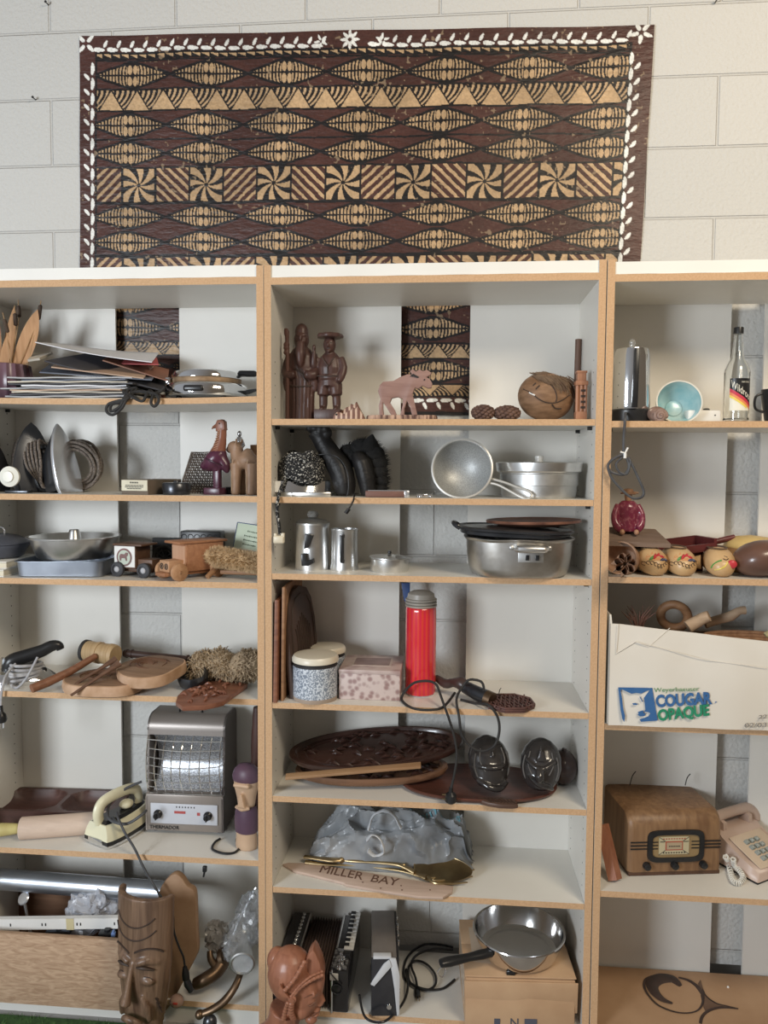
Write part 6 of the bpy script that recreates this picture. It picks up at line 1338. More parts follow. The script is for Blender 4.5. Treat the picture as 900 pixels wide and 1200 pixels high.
# carved woman's head, in front of the bookcases
hs = .0021; t0 = P(347, 1150, -.10); ter = wood('bust_wood', (.37, .16, .095), (.27, .11, .065), 'z', rough=.35, bump=.05)
t = T('carved_bust', 'reddish carved wooden bust in profile with crown and hair bun', 'bust', (t0.x, -.10, FZ))
kb = kk(-.10); hz = P(347, 1150, -.10).z-FZ
def L3(px, py, y=0): return Vector(((px-347)*kb, y, hz+(1150-py)*kb))
mb = MB()
mb.ell(L3(340, 1140), (.062, .058, .072))                                   # cranium
mb.ell(L3(357, 1158), (.045, .046, .075)).ell(L3(352, 1172), (.042, .04, .048))   # face mass, jaw
mb.tube([L3(374, 1130), L3(376, 1145), L3(374, 1160)], [.018, .016, .015], 14)    # forehead
mb.tube([L3(373, 1153), L3(377, 1165), L3(380.5, 1174)], [.007, .0085, .009], 10).ell(L3(377, 1176), (.01, .012, .007))   # nose
mb.ell(L3(373, 1183), (.0125, .017, .0045)).ell(L3(372, 1189), (.012, .016, .0055)).ell(L3(366, 1196), (.018, .018, .014)) # lips, chin
mb.tube([L3(374, 1155, -.02), L3(371, 1154, -.038)], .007, 8)
for s_ in (-1, 1): mb.ell(L3(368, 1163, s_*.026), (.014, .013, .008)).ell(L3(355, 1178, s_*.026), (.024, .018, .024))
mb.tube([L3(335, 1185), L3(330, 1205), L3(322, 1228)], [.045, .043, .055], 18)    # neck
mb.tube([L3(338, 1212), L3(318, 1222), L3(300, 1245)], [.03, .04, .06], 16)
mb.tube([L3(322, 1222), L3(322, 1245), Vector((L3(322, 0).x, 0, .03)), Vector((L3(322, 0).x, 0, .002))], [.05, .075, .08, .08], 20)
mb.build('head', ter, t, vox=.0035, sm=4)
mb = MB().ell(L3(322, 1127, .01), (.027, .03, .034))
for i in range(5): mb.tube([L3(322, 1127, .01)+Vector((.027*math.cos(a), -.012-i*.004, .034*math.sin(a)))*(.85-.08*i) for a in [j*.52 for j in range(12)]], .0022, 6, closed=True)
mb.build('hair_bun', ter, t)
mb = MB().prism([tuple((L3(x, y).x, L3(x, y).z)) for x, y in [(362, 1112), (365, 1106), (370, 1100), (374, 1106), (379, 1117), (382, 1130), (382, 1140), (374, 1136), (366, 1134), (360, 1128)]], .05, bev=.008); mb.build('crown_peak', ter, t)
mb = MB()
def rope(pts, r_):
    P0 = spline(pts, 6); mb.tube(P0, r_*.8, 8)
    for i in range(0, len(P0), 2): mb.ell(P0[i], (r_*1.15, r_*.9, r_*.9), u=10, v=6)
rope([L3(346, 1152, -.062), L3(356, 1140, -.057), L3(368, 1133, -.046), L3(381, 1131, -.028)], .006); rope([L3(347, 1148, -.064), L3(357, 1136, -.058), L3(369, 1128, -.045), L3(381, 1127, -.026)], .004)
rope([L3(340, 1140, -.066), L3(352, 1126, -.058), L3(361, 1112, -.04)], .006)
mb.lathe([(0, 0), (.011, 0), (.011, .004), (.007, .006), (.006, .009), (0, .009)], 20, tr(*L3(348, 1152, -.06)) @ ro('X', 90))
rope([L3(347, 1158, -.062), L3(346, 1170, -.056), L3(348, 1180, -.05)], .0075); rope([L3(343, 1157, -.063), L3(339, 1170, -.055), L3(336, 1183, -.048)], .006)
mb.prism([tuple((L3(x, y).x, L3(x, y).z)) for x, y in [(334, 1133), (340, 1143), (346, 1150), (336, 1149), (331, 1143)]], .008, tr(0, -.064, 0), bev=.002)
mb.build('head_band', ter, t)
mb = MB().tube([L3(363, 1164, -.038), L3(368, 1166.5, -.040), L3(374, 1164, -.028)], .0016, 6, sm=3).tube([L3(361, 1156, -.043), L3(368, 1153, -.040), L3(374, 1155, -.03)], .0018, 6, sm=3).tube([L3(368, 1186, -.022), L3(373, 1186, -.012), L3(377, 1185, -.002)], .0013, 6, sm=3)
mb.build('carved_eye_line', pm('bust_line', (.20, .085, .05), (.16, .07, .04), rough=.5), t)
# carton with the frying pan
A, B = Q(542, 1228, Z7), Q(690, 1228, Z7)
zt7 = P(600, 1148, -.01).z-Z7; cpt_ = P(600, 1128, .05); t = T('brown_carton', 'battered brown cardboard carton with taped flaps, the frying pan on its top', 'carton', ((X(540, -.02, Z7+zt7)+X(672, -.02, Z7+zt7))/2+.004, .125, Z7), 3)
cw = .30; cdp = .27
MB().box((0, 0, zt7/2), (cw, cdp, zt7), bev=.004).build('carton_body', card, t)
fl = MB().box((0, -.062, zt7+.003), (cw+.004, .145, .004), ro('X', -1), bev=.001); fl.noise(.002, 14).build('near_flap', card, t)
MB().box((0, .07, zt7+.0035), (cw+.002, .12, .004), bev=.001).noise(.002, 12, 3).build('far_flap', card, t)
MB().box((-cw/2+.05, -.02, zt7+.0058), (.05, cdp*.8, .0006)).box((-cw/2-.0006, 0, zt7*.6), (.0006, cdp*.7, zt7*.7)).build('packing_tape', pm('clear_tape', (.62, .48, .35), (.55, .42, .3), n=20, rough=.2), t)
MB().prism([(-cw/2-.003, -.006), (cw/2+.004, -.004), (cw/2+.008, -zt7*.72), (cw/2-.03, -zt7*.78), (-cw/2+.06, -zt7*.74), (-cw/2, -zt7*.8)], .004, tr(0, -cdp/2-.006, zt7+.004) @ ro('X', 8), bev=.001).noise(.0022, 20, 2).build('hanging_flap', card, t)
mb = MB(); text(mb, 'N', tr(-.028, -cdp/2-.001, .004), size=.034, ext=.0004); mb.box((-.062, -cdp/2-.001, .016), (.016, .001, .018)).box((.03, -cdp/2-.001, .018), (.034, .001, .018)); mb.build('printed_mark', pm('carton_ink', (.07, .08, .11), (.1, .1, .13), rough=.7), t)
p = P(608, 1102, .12); p.z = Z7+zt7+.0075; t = T('frying_pan', 'stainless steel frying pan with black handle sitting on the brown carton', 'frying pan', (p.x-.002, .105, p.z)); r_ = .128
MB().lathe([(0, .0), (r_*.70, 0), (r_*.86, .010), (r_*.97, .045), (r_*1.0, .064), (r_*1.03, .066), (r_*1.02, .069), (r_*.98, .067), (r_*.95, .045), (r_*.84, .013), (r_*.72, .006), (0, .005)], 64).build('pan_body', pm('stainless', (.72, .71, .70), (.66, .65, .64), n=5, rough=.13, metal=1), t)
hA = Vector((-.085, -.088, .048)); hd = Vector((-.80, -.42, .05)).normalized()
MB().tube([hA, hA+hd*.03, hA+hd*.07, hA+hd*.13, hA+hd*.155], [.014, .0155, .013, .016, .013], 14, sm=3, flat=.75).build('handle', blackp, t)
MB().tube([hA+hd*.145+Vector((0, 0, -.008)), hA+hd*.165+Vector((0, -.004, -.02)), hA+hd*.15+Vector((0, -.006, -.036)), hA+hd*.14+Vector((0, -.004, -.02))], .0016, 6, sm=4, closed=True).build('hanging_ring', chrome, t)
MB().box((-.03, -r_*.80, .002), (.024, .012, .014), bev=.002).build('black_tab', blackp, t)
# ================================================================= RIGHT top shelf
p = S('R1', 738.5, .07); t = T('chrome_percolator', 'tall chrome electric percolator with black handle strip and base, its cord hanging below the shelf', 'percolator', p, 0); k = kk(.07)
MB().lathe([(0, 0), (.052, 0), (.053, .004), (.0525, .03), (.049, .034), (0, .034)], 40).build('heater_base', blackp, t)
MB().lathe([(.0485, .034), (.050, .04), (.0465, .175), (.043, .19), (0, .191)], 48).build('pot_body', chrome, t)
MB().lathe([(0, .191), (.043, .19), (.042, .194), (.02, .197), (0, .197)], 40).build('lid', chrome, t)
MB().lathe([(0, .196), (.007, .196), (.008, .206), (.009, .215), (.005, .221), (0, .222)], 18).build('lid_knob', MATS['glass_knob'], t)
MB().prism([(-.0085, .036), (.0065, .036), (.0085, .19), (-.004, .19)], .012, tr(-.002, -.055, 0), bev=.002).build('handle', blackp, t)
MB().tube([P(*v) for v in [(733, 484, .012), (732.5, 490, -.008), (732, 500, -.012), (731, 515, -.013), (731, 528, -.013), (732, 534, -.013)]], .0038, 8, sm=5).tube([P(*v) for v in [(732, 532, -.013), (722, 536, -.014), (713, 544, -.015), (715, 552, -.015), (726, 556, -.015), (733, 555, -.015), (737, 546, -.014), (734, 536, -.013)]], .0034, 8, sm=6).tube([P(*v) for v in [(731, 533, -.012), (718, 538, -.013), (712.5, 547, -.015), (717, 560, -.016), (728, 573, -.017), (740, 583, -.017), (751, 583, -.017), (754.5, 576, -.017), (749, 562, -.016), (741, 545, -.014), (736, 536, -.012)]], .0034, 8, sm=6).tube([P(*v) for v in [(729, 536, -.016), (722, 544, -.017), (726, 553, -.017), (735, 555, -.017), (739, 540, -.016)]], .003, 8, sm=6).build('cord', rubber, t, world=True)
A = P(732.5, 531, -.017); MB().tube([A+Vector((-.012, 0, .003)), A, A+Vector((.007, 0, .014))], .0028, 7).tube([A, A+Vector((.0, 0, -.013))], .004, 8).build('twist_tie', white, t, world=True)
mb = MB().ell((0, 0, .02), (.024, .024, .02)); 
for i in range(40): a = i*.35; q = .015*(1-i/44); mb.ell((.004+q*math.cos(a), -.016-.012*(i/40), .014+q*math.sin(a)), (.004+.004*(1-i/40),)*3, u=8, v=6)
one('snail_shell', mb, pm('shell_brown', (.20, .12, .09), (.33, .22, .18), n=30, rough=.35), 'small brown snail shell between the chrome percolator and the turquoise bowl', 'shell', S('R1', 769, .03))
# turquoise bowl on its side
t0 = P(796, 471, .05); t = T('turquoise_bowl', 'cream bowl with pale turquoise inside, standing on its rim facing out', 'bowl', S('R1', 797, .07)); nd = Vector((-.05, -.97, .2)).normalized(); rm = nd.to_track_quat('Z', 'Y').to_matrix().to_4x4(); rb = 25*kk(.05)
MB().lathe([(rb, 0), (rb*.93, -.028), (rb*.7, -.055), (rb*.4, -.07), (rb*.36, -.075), (0, -.074)], 44, tr(*t0) @ rm).lathe([(rb, 0), (rb*1.01, .002), (rb*.95, .001)], 44, tr(*t0) @ rm).build('outer_body', pm('bowl_cream', (.72, .68, .60), (.66, .62, .54), n=9, rough=.35), t, world=True)
MB().lathe([(rb*.955, .001), (rb*.89, -.027), (rb*.66, -.051), (rb*.38, -.064), (rb*.36, -.060), (rb*.2, -.058), (0, -.058)], 44, tr(*t0) @ rm).build('glazed_inside', pm('turquoise_glaze', (.30, .52, .55), (.52, .66, .66), n=22, rough=.18), t, world=True)
p = S('R1', 821, .10); t = T('ceramic_block', 'low white ceramic slab with small dark knob behind the turquoise bowl', 'ceramic', p, 4)
MB().box((0, 0, .017), (.088, .05, .034), bev=.005).build('slab_body', white, t); MB().ell((.012, -.006, .036), (.009, .008, .004)).build('dark_knob', blackp, t); MB().ell((.028, -.0255, .02), (.002, .001, .002)).build('small_hole', blackp, t)
# bottle
Yb = .085; p = S('R1', 862, Yb); k = kk(Yb); t = T('glass_bottle', 'clear glass bottle with black cap and striped paper label', 'bottle', p); rb = 13.5*k
glass = pm('bottle_glass', (.95, .96, .95), (.95, .96, .95), rough=.03, trans=1, ior=1.46)
zz_ = lambda py: (492.5-py)*k
MB().lathe([(0, .002), (rb*.9, .001), (rb, .005), (rb, zz_(437)), (rb*.985, zz_(434)), (rb*.8, zz_(427)), (rb*.48, zz_(420)), (rb*.42, zz_(410)), (rb*.33, zz_(396)), (rb*.34, zz_(393)), (rb*.27, zz_(393)), (rb*.27, zz_(397)), (rb*.36, zz_(411)), (rb*.42, zz_(421)), (rb*.74, zz_(428.5)), (rb*.93, zz_(436)), (rb*.94, .012), (rb*.8, .008), (0, .010)], 44).build('glass_body', glass, t)
MB().lathe([(0, zz_(386.5)), (rb*.38, zz_(386.5)), (rb*.4, zz_(387.5)), (rb*.4, zz_(393.5)), (0, zz_(393.5))], 24, rib=lambda a, z: 1-.03*abs(math.sin(a*10))).build('cap', blackp, t)
lz0, lz1 = zz_(479.5), zz_(444); lw = rb*1.75; lh = lz1-lz0
def wrapped(polys, mi, off, mb):
    for poly in polys:
        bm = bmesh.new(); f = bm.faces.new([bm.verts.new((x, 0, z)) for x, z in poly]); bmesh.ops.triangulate(bm, faces=[f])
        bmesh.ops.subdivide_edges(bm, edges=bm.edges[:], cuts=6, use_grid_fill=True)
        for v in bm.verts: a = v.co.x/rb; v.co = Vector(((rb+off)*math.sin(a), -(rb+off)*math.cos(a), v.co.z))
        mb.bm(bm, mi=mi)
hw_ = lw/2; Lb_ = lambda u_, v_: (-hw_+lw*u_, lz0+lh*v_); mb = MB()
grid = [[Lb_(i/10, j/2) for i in range(11)] for j in range(3)]
for j in range(2):
    for i in range(10): wrapped([[grid[j][i], grid[j][i+1], grid[j+1][i+1], grid[j+1][i]]], 0, .0004, mb)
edge = lambda o_: [(0, .70-o_), (.2, .62-o_), (.45, .5-o_), (.6, .43-o_), (.8, .33-o_), (1, .22-o_)]
def band(o0, o1): return [Lb_(u_, max(0, v_)) for u_, v_ in edge(o0)]+[Lb_(u_, max(0, v_)) for u_, v_ in edge(o1)[::-1]]
wrapped([[Lb_(u_, v_) for u_, v_ in edge(0)]+[Lb_(1, 1), Lb_(0, 1)]], 1, .0007, mb)
for i, (o0, o1) in enumerate(((.0, .11), (.11, .2), (.2, .28))): wrapped([[Lb_(edge(o0)[q][0], max(0, edge(o0)[q][1])), Lb_(edge(o0)[q+1][0], max(0, edge(o0)[q+1][1])), Lb_(edge(o1)[q+1][0], max(0, edge(o1)[q+1][1])), Lb_(edge(o1)[q][0], max(0, edge(o1)[q][1]))] for q in range(5) if edge(o1)[q+1][1] > .001], 2+i, .0008, mb)
tx = MB(); text(tx, 'Wildroot', size=.02, ext=0)
xs = max(v.x for v in tx.v); hs_ = max(v.z for v in tx.v)
for v in tx.v:
    u_ = .06+.98*v.x/xs; vv_ = .74-.46*v.x/xs+.22*v.z/hs_; x, z = Lb_(u_, vv_); a = x/rb; mb_v = Vector(((rb+.0011)*math.sin(a), -(rb+.0011)*math.cos(a), z)); v.xyz = mb_v
mb.add(tx.v, tx.f, mi=0)
tx = MB(); text(tx, 'HAIR TONIC', size=.02, ext=0); xs = max(v.x for v in tx.v); hs_ = max(v.z for v in tx.v)
for v in tx.v: x, z = Lb_(.5+.42*v.x/xs, .86+.05*v.z/hs_); a = x/rb; v.xyz = ((rb+.0011)*math.sin(a), -(rb+.0011)*math.cos(a), z)
mb.add(tx.v, tx.f, mi=0)
mb.build('paper_label', [pm('label_white', (.80, .77, .66), (.76, .73, .62), rough=.5), blackp, pm('label_crimson', (.55, .035, .07), (.5, .03, .06), rough=.5), pm('label_orange', (.75, .25, .10), (.7, .22, .09), rough=.5), pm('label_yellow', (.80, .62, .12), (.76, .58, .1), rough=.5)], t)
p = S('R1', 908, .1); one('black_cup', MB().lathe([(0, 0), (.025, 0), (.036, .07), (.037, .09), (.034, .09), (.033, .07), (.022, .004), (0, .004)], 32).tube([(-.034, 0, .08), (-.052, 0, .07), (-.052, 0, .04), (-.031, 0, .03)], .0035, 8, sm=4), blackp, 'black cup with thin handle beyond the glass bottle at the shelf end', 'cup', p)
# ================================================================= RIGHT second shelf
Z2 = ZS['R2']
# slanted board
A = P(748, 630, .15); t = T('slanted_board', 'weathered brown wooden board propped level behind the painted clogs, the maroon figure on it', 'board', A)
wl = [P(706, 617, .16), P(768, 620, .17), P(786, 637, .06), P(706, 634, .055)]; zb2 = sum(v.z for v in wl)/4
mb = MB(); top4 = [v-A for v in wl]; mb.add(top4+[v+Vector((0, 0, -.012)) for v in top4], [[0, 1, 2, 3], [7, 6, 5, 4], [0, 4, 5, 1], [1, 5, 6, 2], [2, 6, 7, 3], [3, 7, 4, 0]])
mb.build('board_top', wood('weathered', (.22, .155, .115), (.15, .10, .075), 'x', rough=.8), t)
for x, y in ((.0, .15), (.05, .15)):
    q = P(722, 630, .15)+Vector((x, 0, 0)); MB().box(((q-A).x, 0, (Z2-A.z+q.z-.012-A.z)/2 if 0 else ((Z2+ (zb2-.004))/2-A.z-.004)), (.018, .05, zb2-.012-Z2), bev=.002).build('support_block', midwood, t)
# maroon figure sitting on the board
mar_g = pm('maroon_glaze', (.17, .025, .05), (.30, .10, .12), n=120, rough=.2, lo=.5, hi=.68); hat_ = pm('straw_hat_brown', (.27, .15, .08), (.18, .09, .05), n=40, rough=.7)
Yd = .12; k = kk(Yd); p = P(735, 617, Yd); p.z = zb2+.001; figs = t = T('seated_figurine', 'maroon glazed seated figurine with brown hat on the slanted board behind the hanging cord', 'figurine', p)
mb = MB().tube([(0, 0, .006), (0, 0, .03), (0, 0, .058), (0, 0, .072)], [.034, .031, .036, .018], 16, sm=3, flat=.7, upv=(0, 1, 0))
for s_ in (-1, 1): mb.tube([(s_*.03, 0, .06), (s_*.042, -.008, .04), (s_*.04, -.016, .022), (s_*.026, -.026, .012)], [.011, .012, .012, .009], 10, sm=3)
mb.build('robed_body', mar_g, t, vox=.0026, sm=3)
for s_ in (-1, 1): MB().ell((s_*.022, -.03, .006), (.008, .008, .006)).build('hand', pm('tan_clay', (.45, .26, .15), (.38, .2, .12), rough=.5) if 'tan_clay' not in MATS else MATS['tan_clay'], t)
MB().ell((0, -.004, .082), (.012, .012, .015)).build('head', MATS['tan_clay'], t); mb = MB().lathe([(0, .098), (.014, .096), (.016, .09), (.024, .088), (.024, .086), (.012, .086), (0, .087)], 22, tr(0, -.002, .0) ).tube([(.01, -.008, .09), (.03, -.012, .088)], .002, 6)
mb.noise(.0015, 90).build('hat', hat_, t); figs.scale = (.86, .9, 1.3)
# wooden cup on its side
cl_ = wood('cup_wood', (.40, .25, .165), (.29, .165, .1), 'x', rough=.6); t0 = P(724, 651, .03); rc = 20*kk(.03)
nd = Vector((-.42, -.85, .22)).normalized(); rm = nd.to_track_quat('Z', 'Y').to_matrix().to_4x4(); c0 = Vector((X(726, .05, Z2+rc), .045, Z2+rc*.98))
one('wooden_cup', MB().lathe([(rc*.90, .0), (rc*.97, .001), (rc*.99, -.012), (rc*.95, -.04), (rc*.75, -.062), (0, -.068), (0, -.058), (rc*.66, -.052), (rc*.86, -.034), (rc*.9, -.01), (rc*.9, .0)], 40, rm), cl_, 'round wooden cup tipped on its side, open mouth facing out under the slanted board', 'cup', c0)
# wooden flower
mb = MB(); p = Vector((X(728, -.0, Z2), .004, Z2+.026)); nd = Vector((-.1, -.9, .2)).normalized(); rm = nd.to_track_quat('Z', 'Y').to_matrix().to_4x4()
for i in range(7):
    a = R(360/7*i+10); M_ = rm @ ro('Z', math.degrees(a)); mb.loft([[(x, y*w_, z+abs(y)*.1) for y, z in ((-1, 0), (-.5, .003), (0, .0045), (.5, .003), (1, 0), (0, -.003))] for x, w_, z in ((.003, .004, .004), (.012, .0085, .006), (.02, .009, .004), (.026, .0055, -.001), (.028, .001, -.003))], M_)
mb.ell((0, 0, .004), (.006, .006, .004), rm); one('wooden_flower', mb, wood('flower_wood', (.52, .34, .23), (.4, .24, .15), 'x', rough=.6), 'small pale carved wooden flower propped before the wooden cup', 'flower', p)
# painted clogs
clog_w = pm('clog_yellow_wood', (.62, .42, .22), (.50, .31, .145), n=12, rough=.35); ora = pm('clog_orange', (.62, .30, .14), (.55, .25, .11), n=12, rough=.4)
pr_ = pm('paint_red', (.55, .05, .06), (.5, .04, .05), rough=.35); pb_ = pm('paint_navy', (.04, .05, .12), (.03, .04, .1), rough=.4); py_ = pm('paint_yellow', (.75, .62, .12), (.7, .56, .1), rough=.4); pg_ = pm('paint_green', (.13, .33, .08), (.1, .28, .07), rough=.4); pk = pm('paint_brown_line', (.10, .055, .03), (.08, .045, .025), rough=.5)
def clog(px, lab, rz, kind):
    Y = .075; t = T('painted_clog', lab, 'clog', (X(px, Y, Z2), Y, Z2), rz)
    secs = []; n = 28
    for y, w_, h_, zc in ((-.062, .006, .006, .026), (-.058, .018, .016, .025), (-.045, .031, .027, .0275), (-.02, .0385, .034, .034), (.005, .038, .0375, .0375), (.04, .034, .036, .036), (.07, .033, .034, .034), (.092, .026, .03, .032), (.1, .01, .014, .03)):
        secs.append([(x, y, max(.0, zc+z)) for x, z in ellipse(w_, h_, n, 2.2)])
    MB().loft(secs).build('shoe_body', clog_w, t)
    def on(x, z):  # point on the toe surface seen from the front
        best = Vector((x, -.06, z))
        for i in range(60):
            y = -.064+i*.0018
            w_ = float(np.interp(y, [-.062, -.058, -.045, -.02, .005, .04], [.006, .018, .031, .0385, .038, .034])); h_ = float(np.interp(y, [-.062, -.058, -.045, -.02, .005, .04], [.006, .016, .027, .034, .0375, .036])); zc = float(np.interp(y, [-.062, -.045, -.02, .005], [.026, .0275, .034, .0375]))
            if (abs(x)/w_)**2.2+(abs(z-zc)/h_)**2.2 < 1: return Vector((x, y-.0006, z))
        return Vector((x, .02, z))
    # dark foot opening on top
    MB().loft([[(x, .035+y, z) for x, y in ellipse(.024*s_, .05*s_, 28)] for s_, z in ((1.08, .0715), (1, .074), (.85, .073), (.8, .06))]).build('foot_opening', wood('clog_inside', (.16, .10, .06), (.1, .06, .04), 'y') if 'clog_inside' not in MATS else MATS['clog_inside'], t)
    mb = MB()
    if kind < 2:
        for i in range(9):
            x = -.032+i*.008; c_ = [on(x+.0042*math.cos(a), .033+.0045*math.sin(a)+.004*math.sin(i)) for a in [j*.7 for j in range(8)]]; mb.tube(c_, .0011, 5)
        mb.build('scroll_line', pk, t)
        mb = MB()
        ca = [[on(-.028+.056*i/14, .044+.02*j/5*(1-((i-7)/8.5)**2)) for i in range(15)] for j in range(6)]
        vs = [v for row in ca for v in row]; fs = [[j*15+i, j*15+i+1, j*15+i+16, j*15+i+15] for j in range(5) for i in range(14)]; mb.add(vs, fs).build('orange_toe', ora, t)
        for (m_, nm, spots) in ((pr_, 'red_petal', ((.004, .056, .5), (.012, .052, -.4), (-.006, .053, .9))), (pb_, 'navy_patch', ((.012, .045, .2), (.02, .044, -.3))), (pg_, 'green_leaf', ((-.016, .048, .8),))):
            b = MB()
            for x, z, a in spots: b.tube([on(x-.008*math.cos(a), z-.008*math.sin(a)), on(x, z)+Vector((0, -.001, 0)), on(x+.008*math.cos(a), z+.008*math.sin(a))], [.001, .0042, .001], 8, sm=3)
            b.build(nm, m_, t)
    else:
        c0 = on(.022, .036); MB().ell(c0, (.013, .006, .0115)).build('red_nose', pr_, t)
        mb.tube([on(-.028, .024), on(-.024, .033), on(-.014, .042), on(-.004, .046)], .0022, 6, sm=3).build('green_leaf', pg_, t)
        MB().tube([on(-.02, .02), on(-.008, .024), on(.004, .032), on(.01, .042)], .0022, 6, sm=3).build('yellow_stroke', py_, t)
        MB().tube([on(.0, .05), on(.007, .047), on(.014, .05)], .0014, 6, sm=3).tube([on(.004, .056), on(.012, .053)], .0012, 6).build('scroll_line', pk, t)
        MB().tube([(-.04, .03, .03), (-.062, .035, .028), (-.072, .04, .024)], [.02, .014, .012], 12).build('pale_neck', clog_w, t)
clog(762, 'painted wooden clog with orange toe and red flower, next to the wooden cup', 6, 0)
clog(795.5, 'painted wooden clog with orange toe, standing between a like clog and the red nosed one', 2, 1)
clog(842, 'plain yellow wooden clog with a red round nose spot and green stroke', -8, 2)
# maroon scoop
sc_ = wood('maroon_wood', (.13, .028, .026), (.09, .02, .02), 'x', rough=.4); A = P(812, 640, .17); t = T('wooden_scoop', 'dark red painted wooden scoop with rod handle lying behind the clogs', 'scoop', (A.x, .17, Z2), 14)
za = .055
MB().box((0, 0, za/2), (.03, .06, za), bev=.002).build('rest_block', sc_, t)
M_ = tr(0, 0, za+.002) @ ro('Y', -6); MB().box((-.02, 0, .003), (.12, .10, .006), M_).box((-.02, .048, .018), (.12, .006, .03), M_).box((-.02, -.048, .012), (.12, .006, .018), M_).box((.04, 0, .018), (.008, .1, .03), M_).build('scoop_pan', sc_, t)
MB().tube([(.038, 0, za+.018), (.12, -.01, za+.038)], [.009, .008], 12).build('handle', sc_, t)
# gourds / bowls at the end
gw = pm('gourd_brown', (.15, .078, .055), (.10, .052, .038), n=7, rough=.3, coat=.2); gl2 = pm('gourd_tan', (.42, .25, .12), (.34, .19, .085), n=8, rough=.4); gy_ = pm('gourd_yellow', (.62, .45, .18), (.55, .38, .14), n=8, rough=.45)
one('dark_gourd', MB().ell((0, 0, .048), (.075, .06, .048), ro('Y', -8)).noise(.003, 14), gw, 'smooth dark brown gourd at the shelf end, nearest the edge', 'gourd', (X(896, .05, Z2), .055, Z2+.001))
t = T('wooden_bowl', 'tan wooden bowl with yellow rim, upside down behind the smooth dark gourd', 'bowl', (X(880, .18, Z2), .19, Z2), 8)
MB().lathe([(.088, 0), (.092, .01), (.088, .04), (.07, .068), (0, .085)], 40).build('bowl_body', gl2, t); MB().lathe([(.072, .066), (.066, .080), (.045, .094), (0, .1)], 40).build('yellow_foot', gy_, t)
# ================================================================= RIGHT carton
Z3 = ZS['R3']; Yc = -.012
tlx, trx = 723, 1010
t = T('printed_carton', 'open white cardboard carton with blue and green lettering, filled with woven and wooden things', 'carton', (X(850, .12, Z3), .13, Z3))
BL, TL = P(711, 849, Yc), P(722, 731, Yc); BR = Vector((P(960, 860, Yc).x+.06, Yc, BL.z)); HB = TL.z-Z3; TRz = P(900, 752, Yc).z
lc = pm('white_carton', (.73, .69, .62), (.68, .63, .55), n=4, rough=.6, bump=.06); ins = pm('carton_inside', (.30, .20, .125), (.25, .16, .1), n=8, rough=.85)
x0, x1 = BL.x+.004, BR.x; y0, y1 = Yc, .27
vs, fs = [], []
nseg = 24
def topz(x): u_ = (x-x0)/(x1-x0); return TL.z+(TRz-TL.z)*min(1, max(0, (x-TL.x)/(P(900, 752, Yc).x-TL.x)))
for i in range(nseg+1):
    x = x0+(x1-x0)*i/nseg; zt = topz(x); e = .002*math.sin(i*.9)
    for (y, z) in ((y0+e, Z3+.001), (y0-.004+e, Z3+(zt-Z3)*.55), (y0+e, zt), (y0+.004+e, zt), (y0+.004+e, Z3+.001)): vs.append((x, y, z))
for i in range(nseg):
    for k_ in range(4): a = i*5+k_; fs.append([a, a+1, a+6, a+5])
fs += [[0, 1, 2, 3, 4], [nseg*5+q for q in range(5)]]
MB().add(vs, fs).build('front_wall', lc, t, world=True)
# crease lines of the folded front
mb = MB()
for a, b in (((722, 766), (745, 752)), ((745, 752), (760, 758)), ((722, 766), (724, 731.5)), ((760, 758), (785, 736)), ((745, 752), (830, 774)), ((830, 774), (900, 783))):
    mb.tube([P(a[0], a[1], Yc-.0045), P((a[0]+b[0])/2, (a[1]+b[1])/2, Yc-.0052), P(b[0], b[1], Yc-.0045)], .0009, 5)
mb.build('fold_crease', lc, t, world=True)
MB().box(((x0+x1)/2, y1, Z3+.1), (x1-x0, .005, .2)).build('back_wall', ins, t, world=True)
lw4 = [P(711, 849, Yc), P(722, 731, Yc), P(722, 718, .0), P(711, 707, .06)]
MB().prism([(.0, 0), (.28, 0), (.28, .19), (.08, HB+.022), (.012, HB+.02), (0, HB)], .004, tr(x0+.002, y0+.002, Z3+.001) @ ro('Z', 90)).build('side_wall', lc, t, world=True)
MB().box((x1-.002, (y0+y1)/2, Z3+.1), (.004, y1-y0-.01, .2)).build('side_wall', ins, t, world=True)
MB().box(((x0+x1)/2, (y0+y1)/2, Z3+.003), (x1-x0-.01, y1-y0-.01, .004)).build('carton_floor', ins, t, world=True)
# flap folded at the far side
MB().add([(x0+.006, y1-.004, Z3+.19), (x1-.01, y1-.004, Z3+.19), (x1-.01, y1-.06, Z3+.15), (x0+.006, y1-.07, Z3+.145), (x0+.006, y1-.004, Z3+.194), (x1-.01, y1-.004, Z3+.194), (x1-.01, y1-.06, Z3+.154), (x0+.006, y1-.07, Z3+.149)], [[0, 1, 2, 3], [7, 6, 5, 4], [0, 4, 5, 1], [1, 5, 6, 2], [2, 6, 7, 3], [3, 7, 4, 0]]).build('inner_flap', ins, t, world=True)
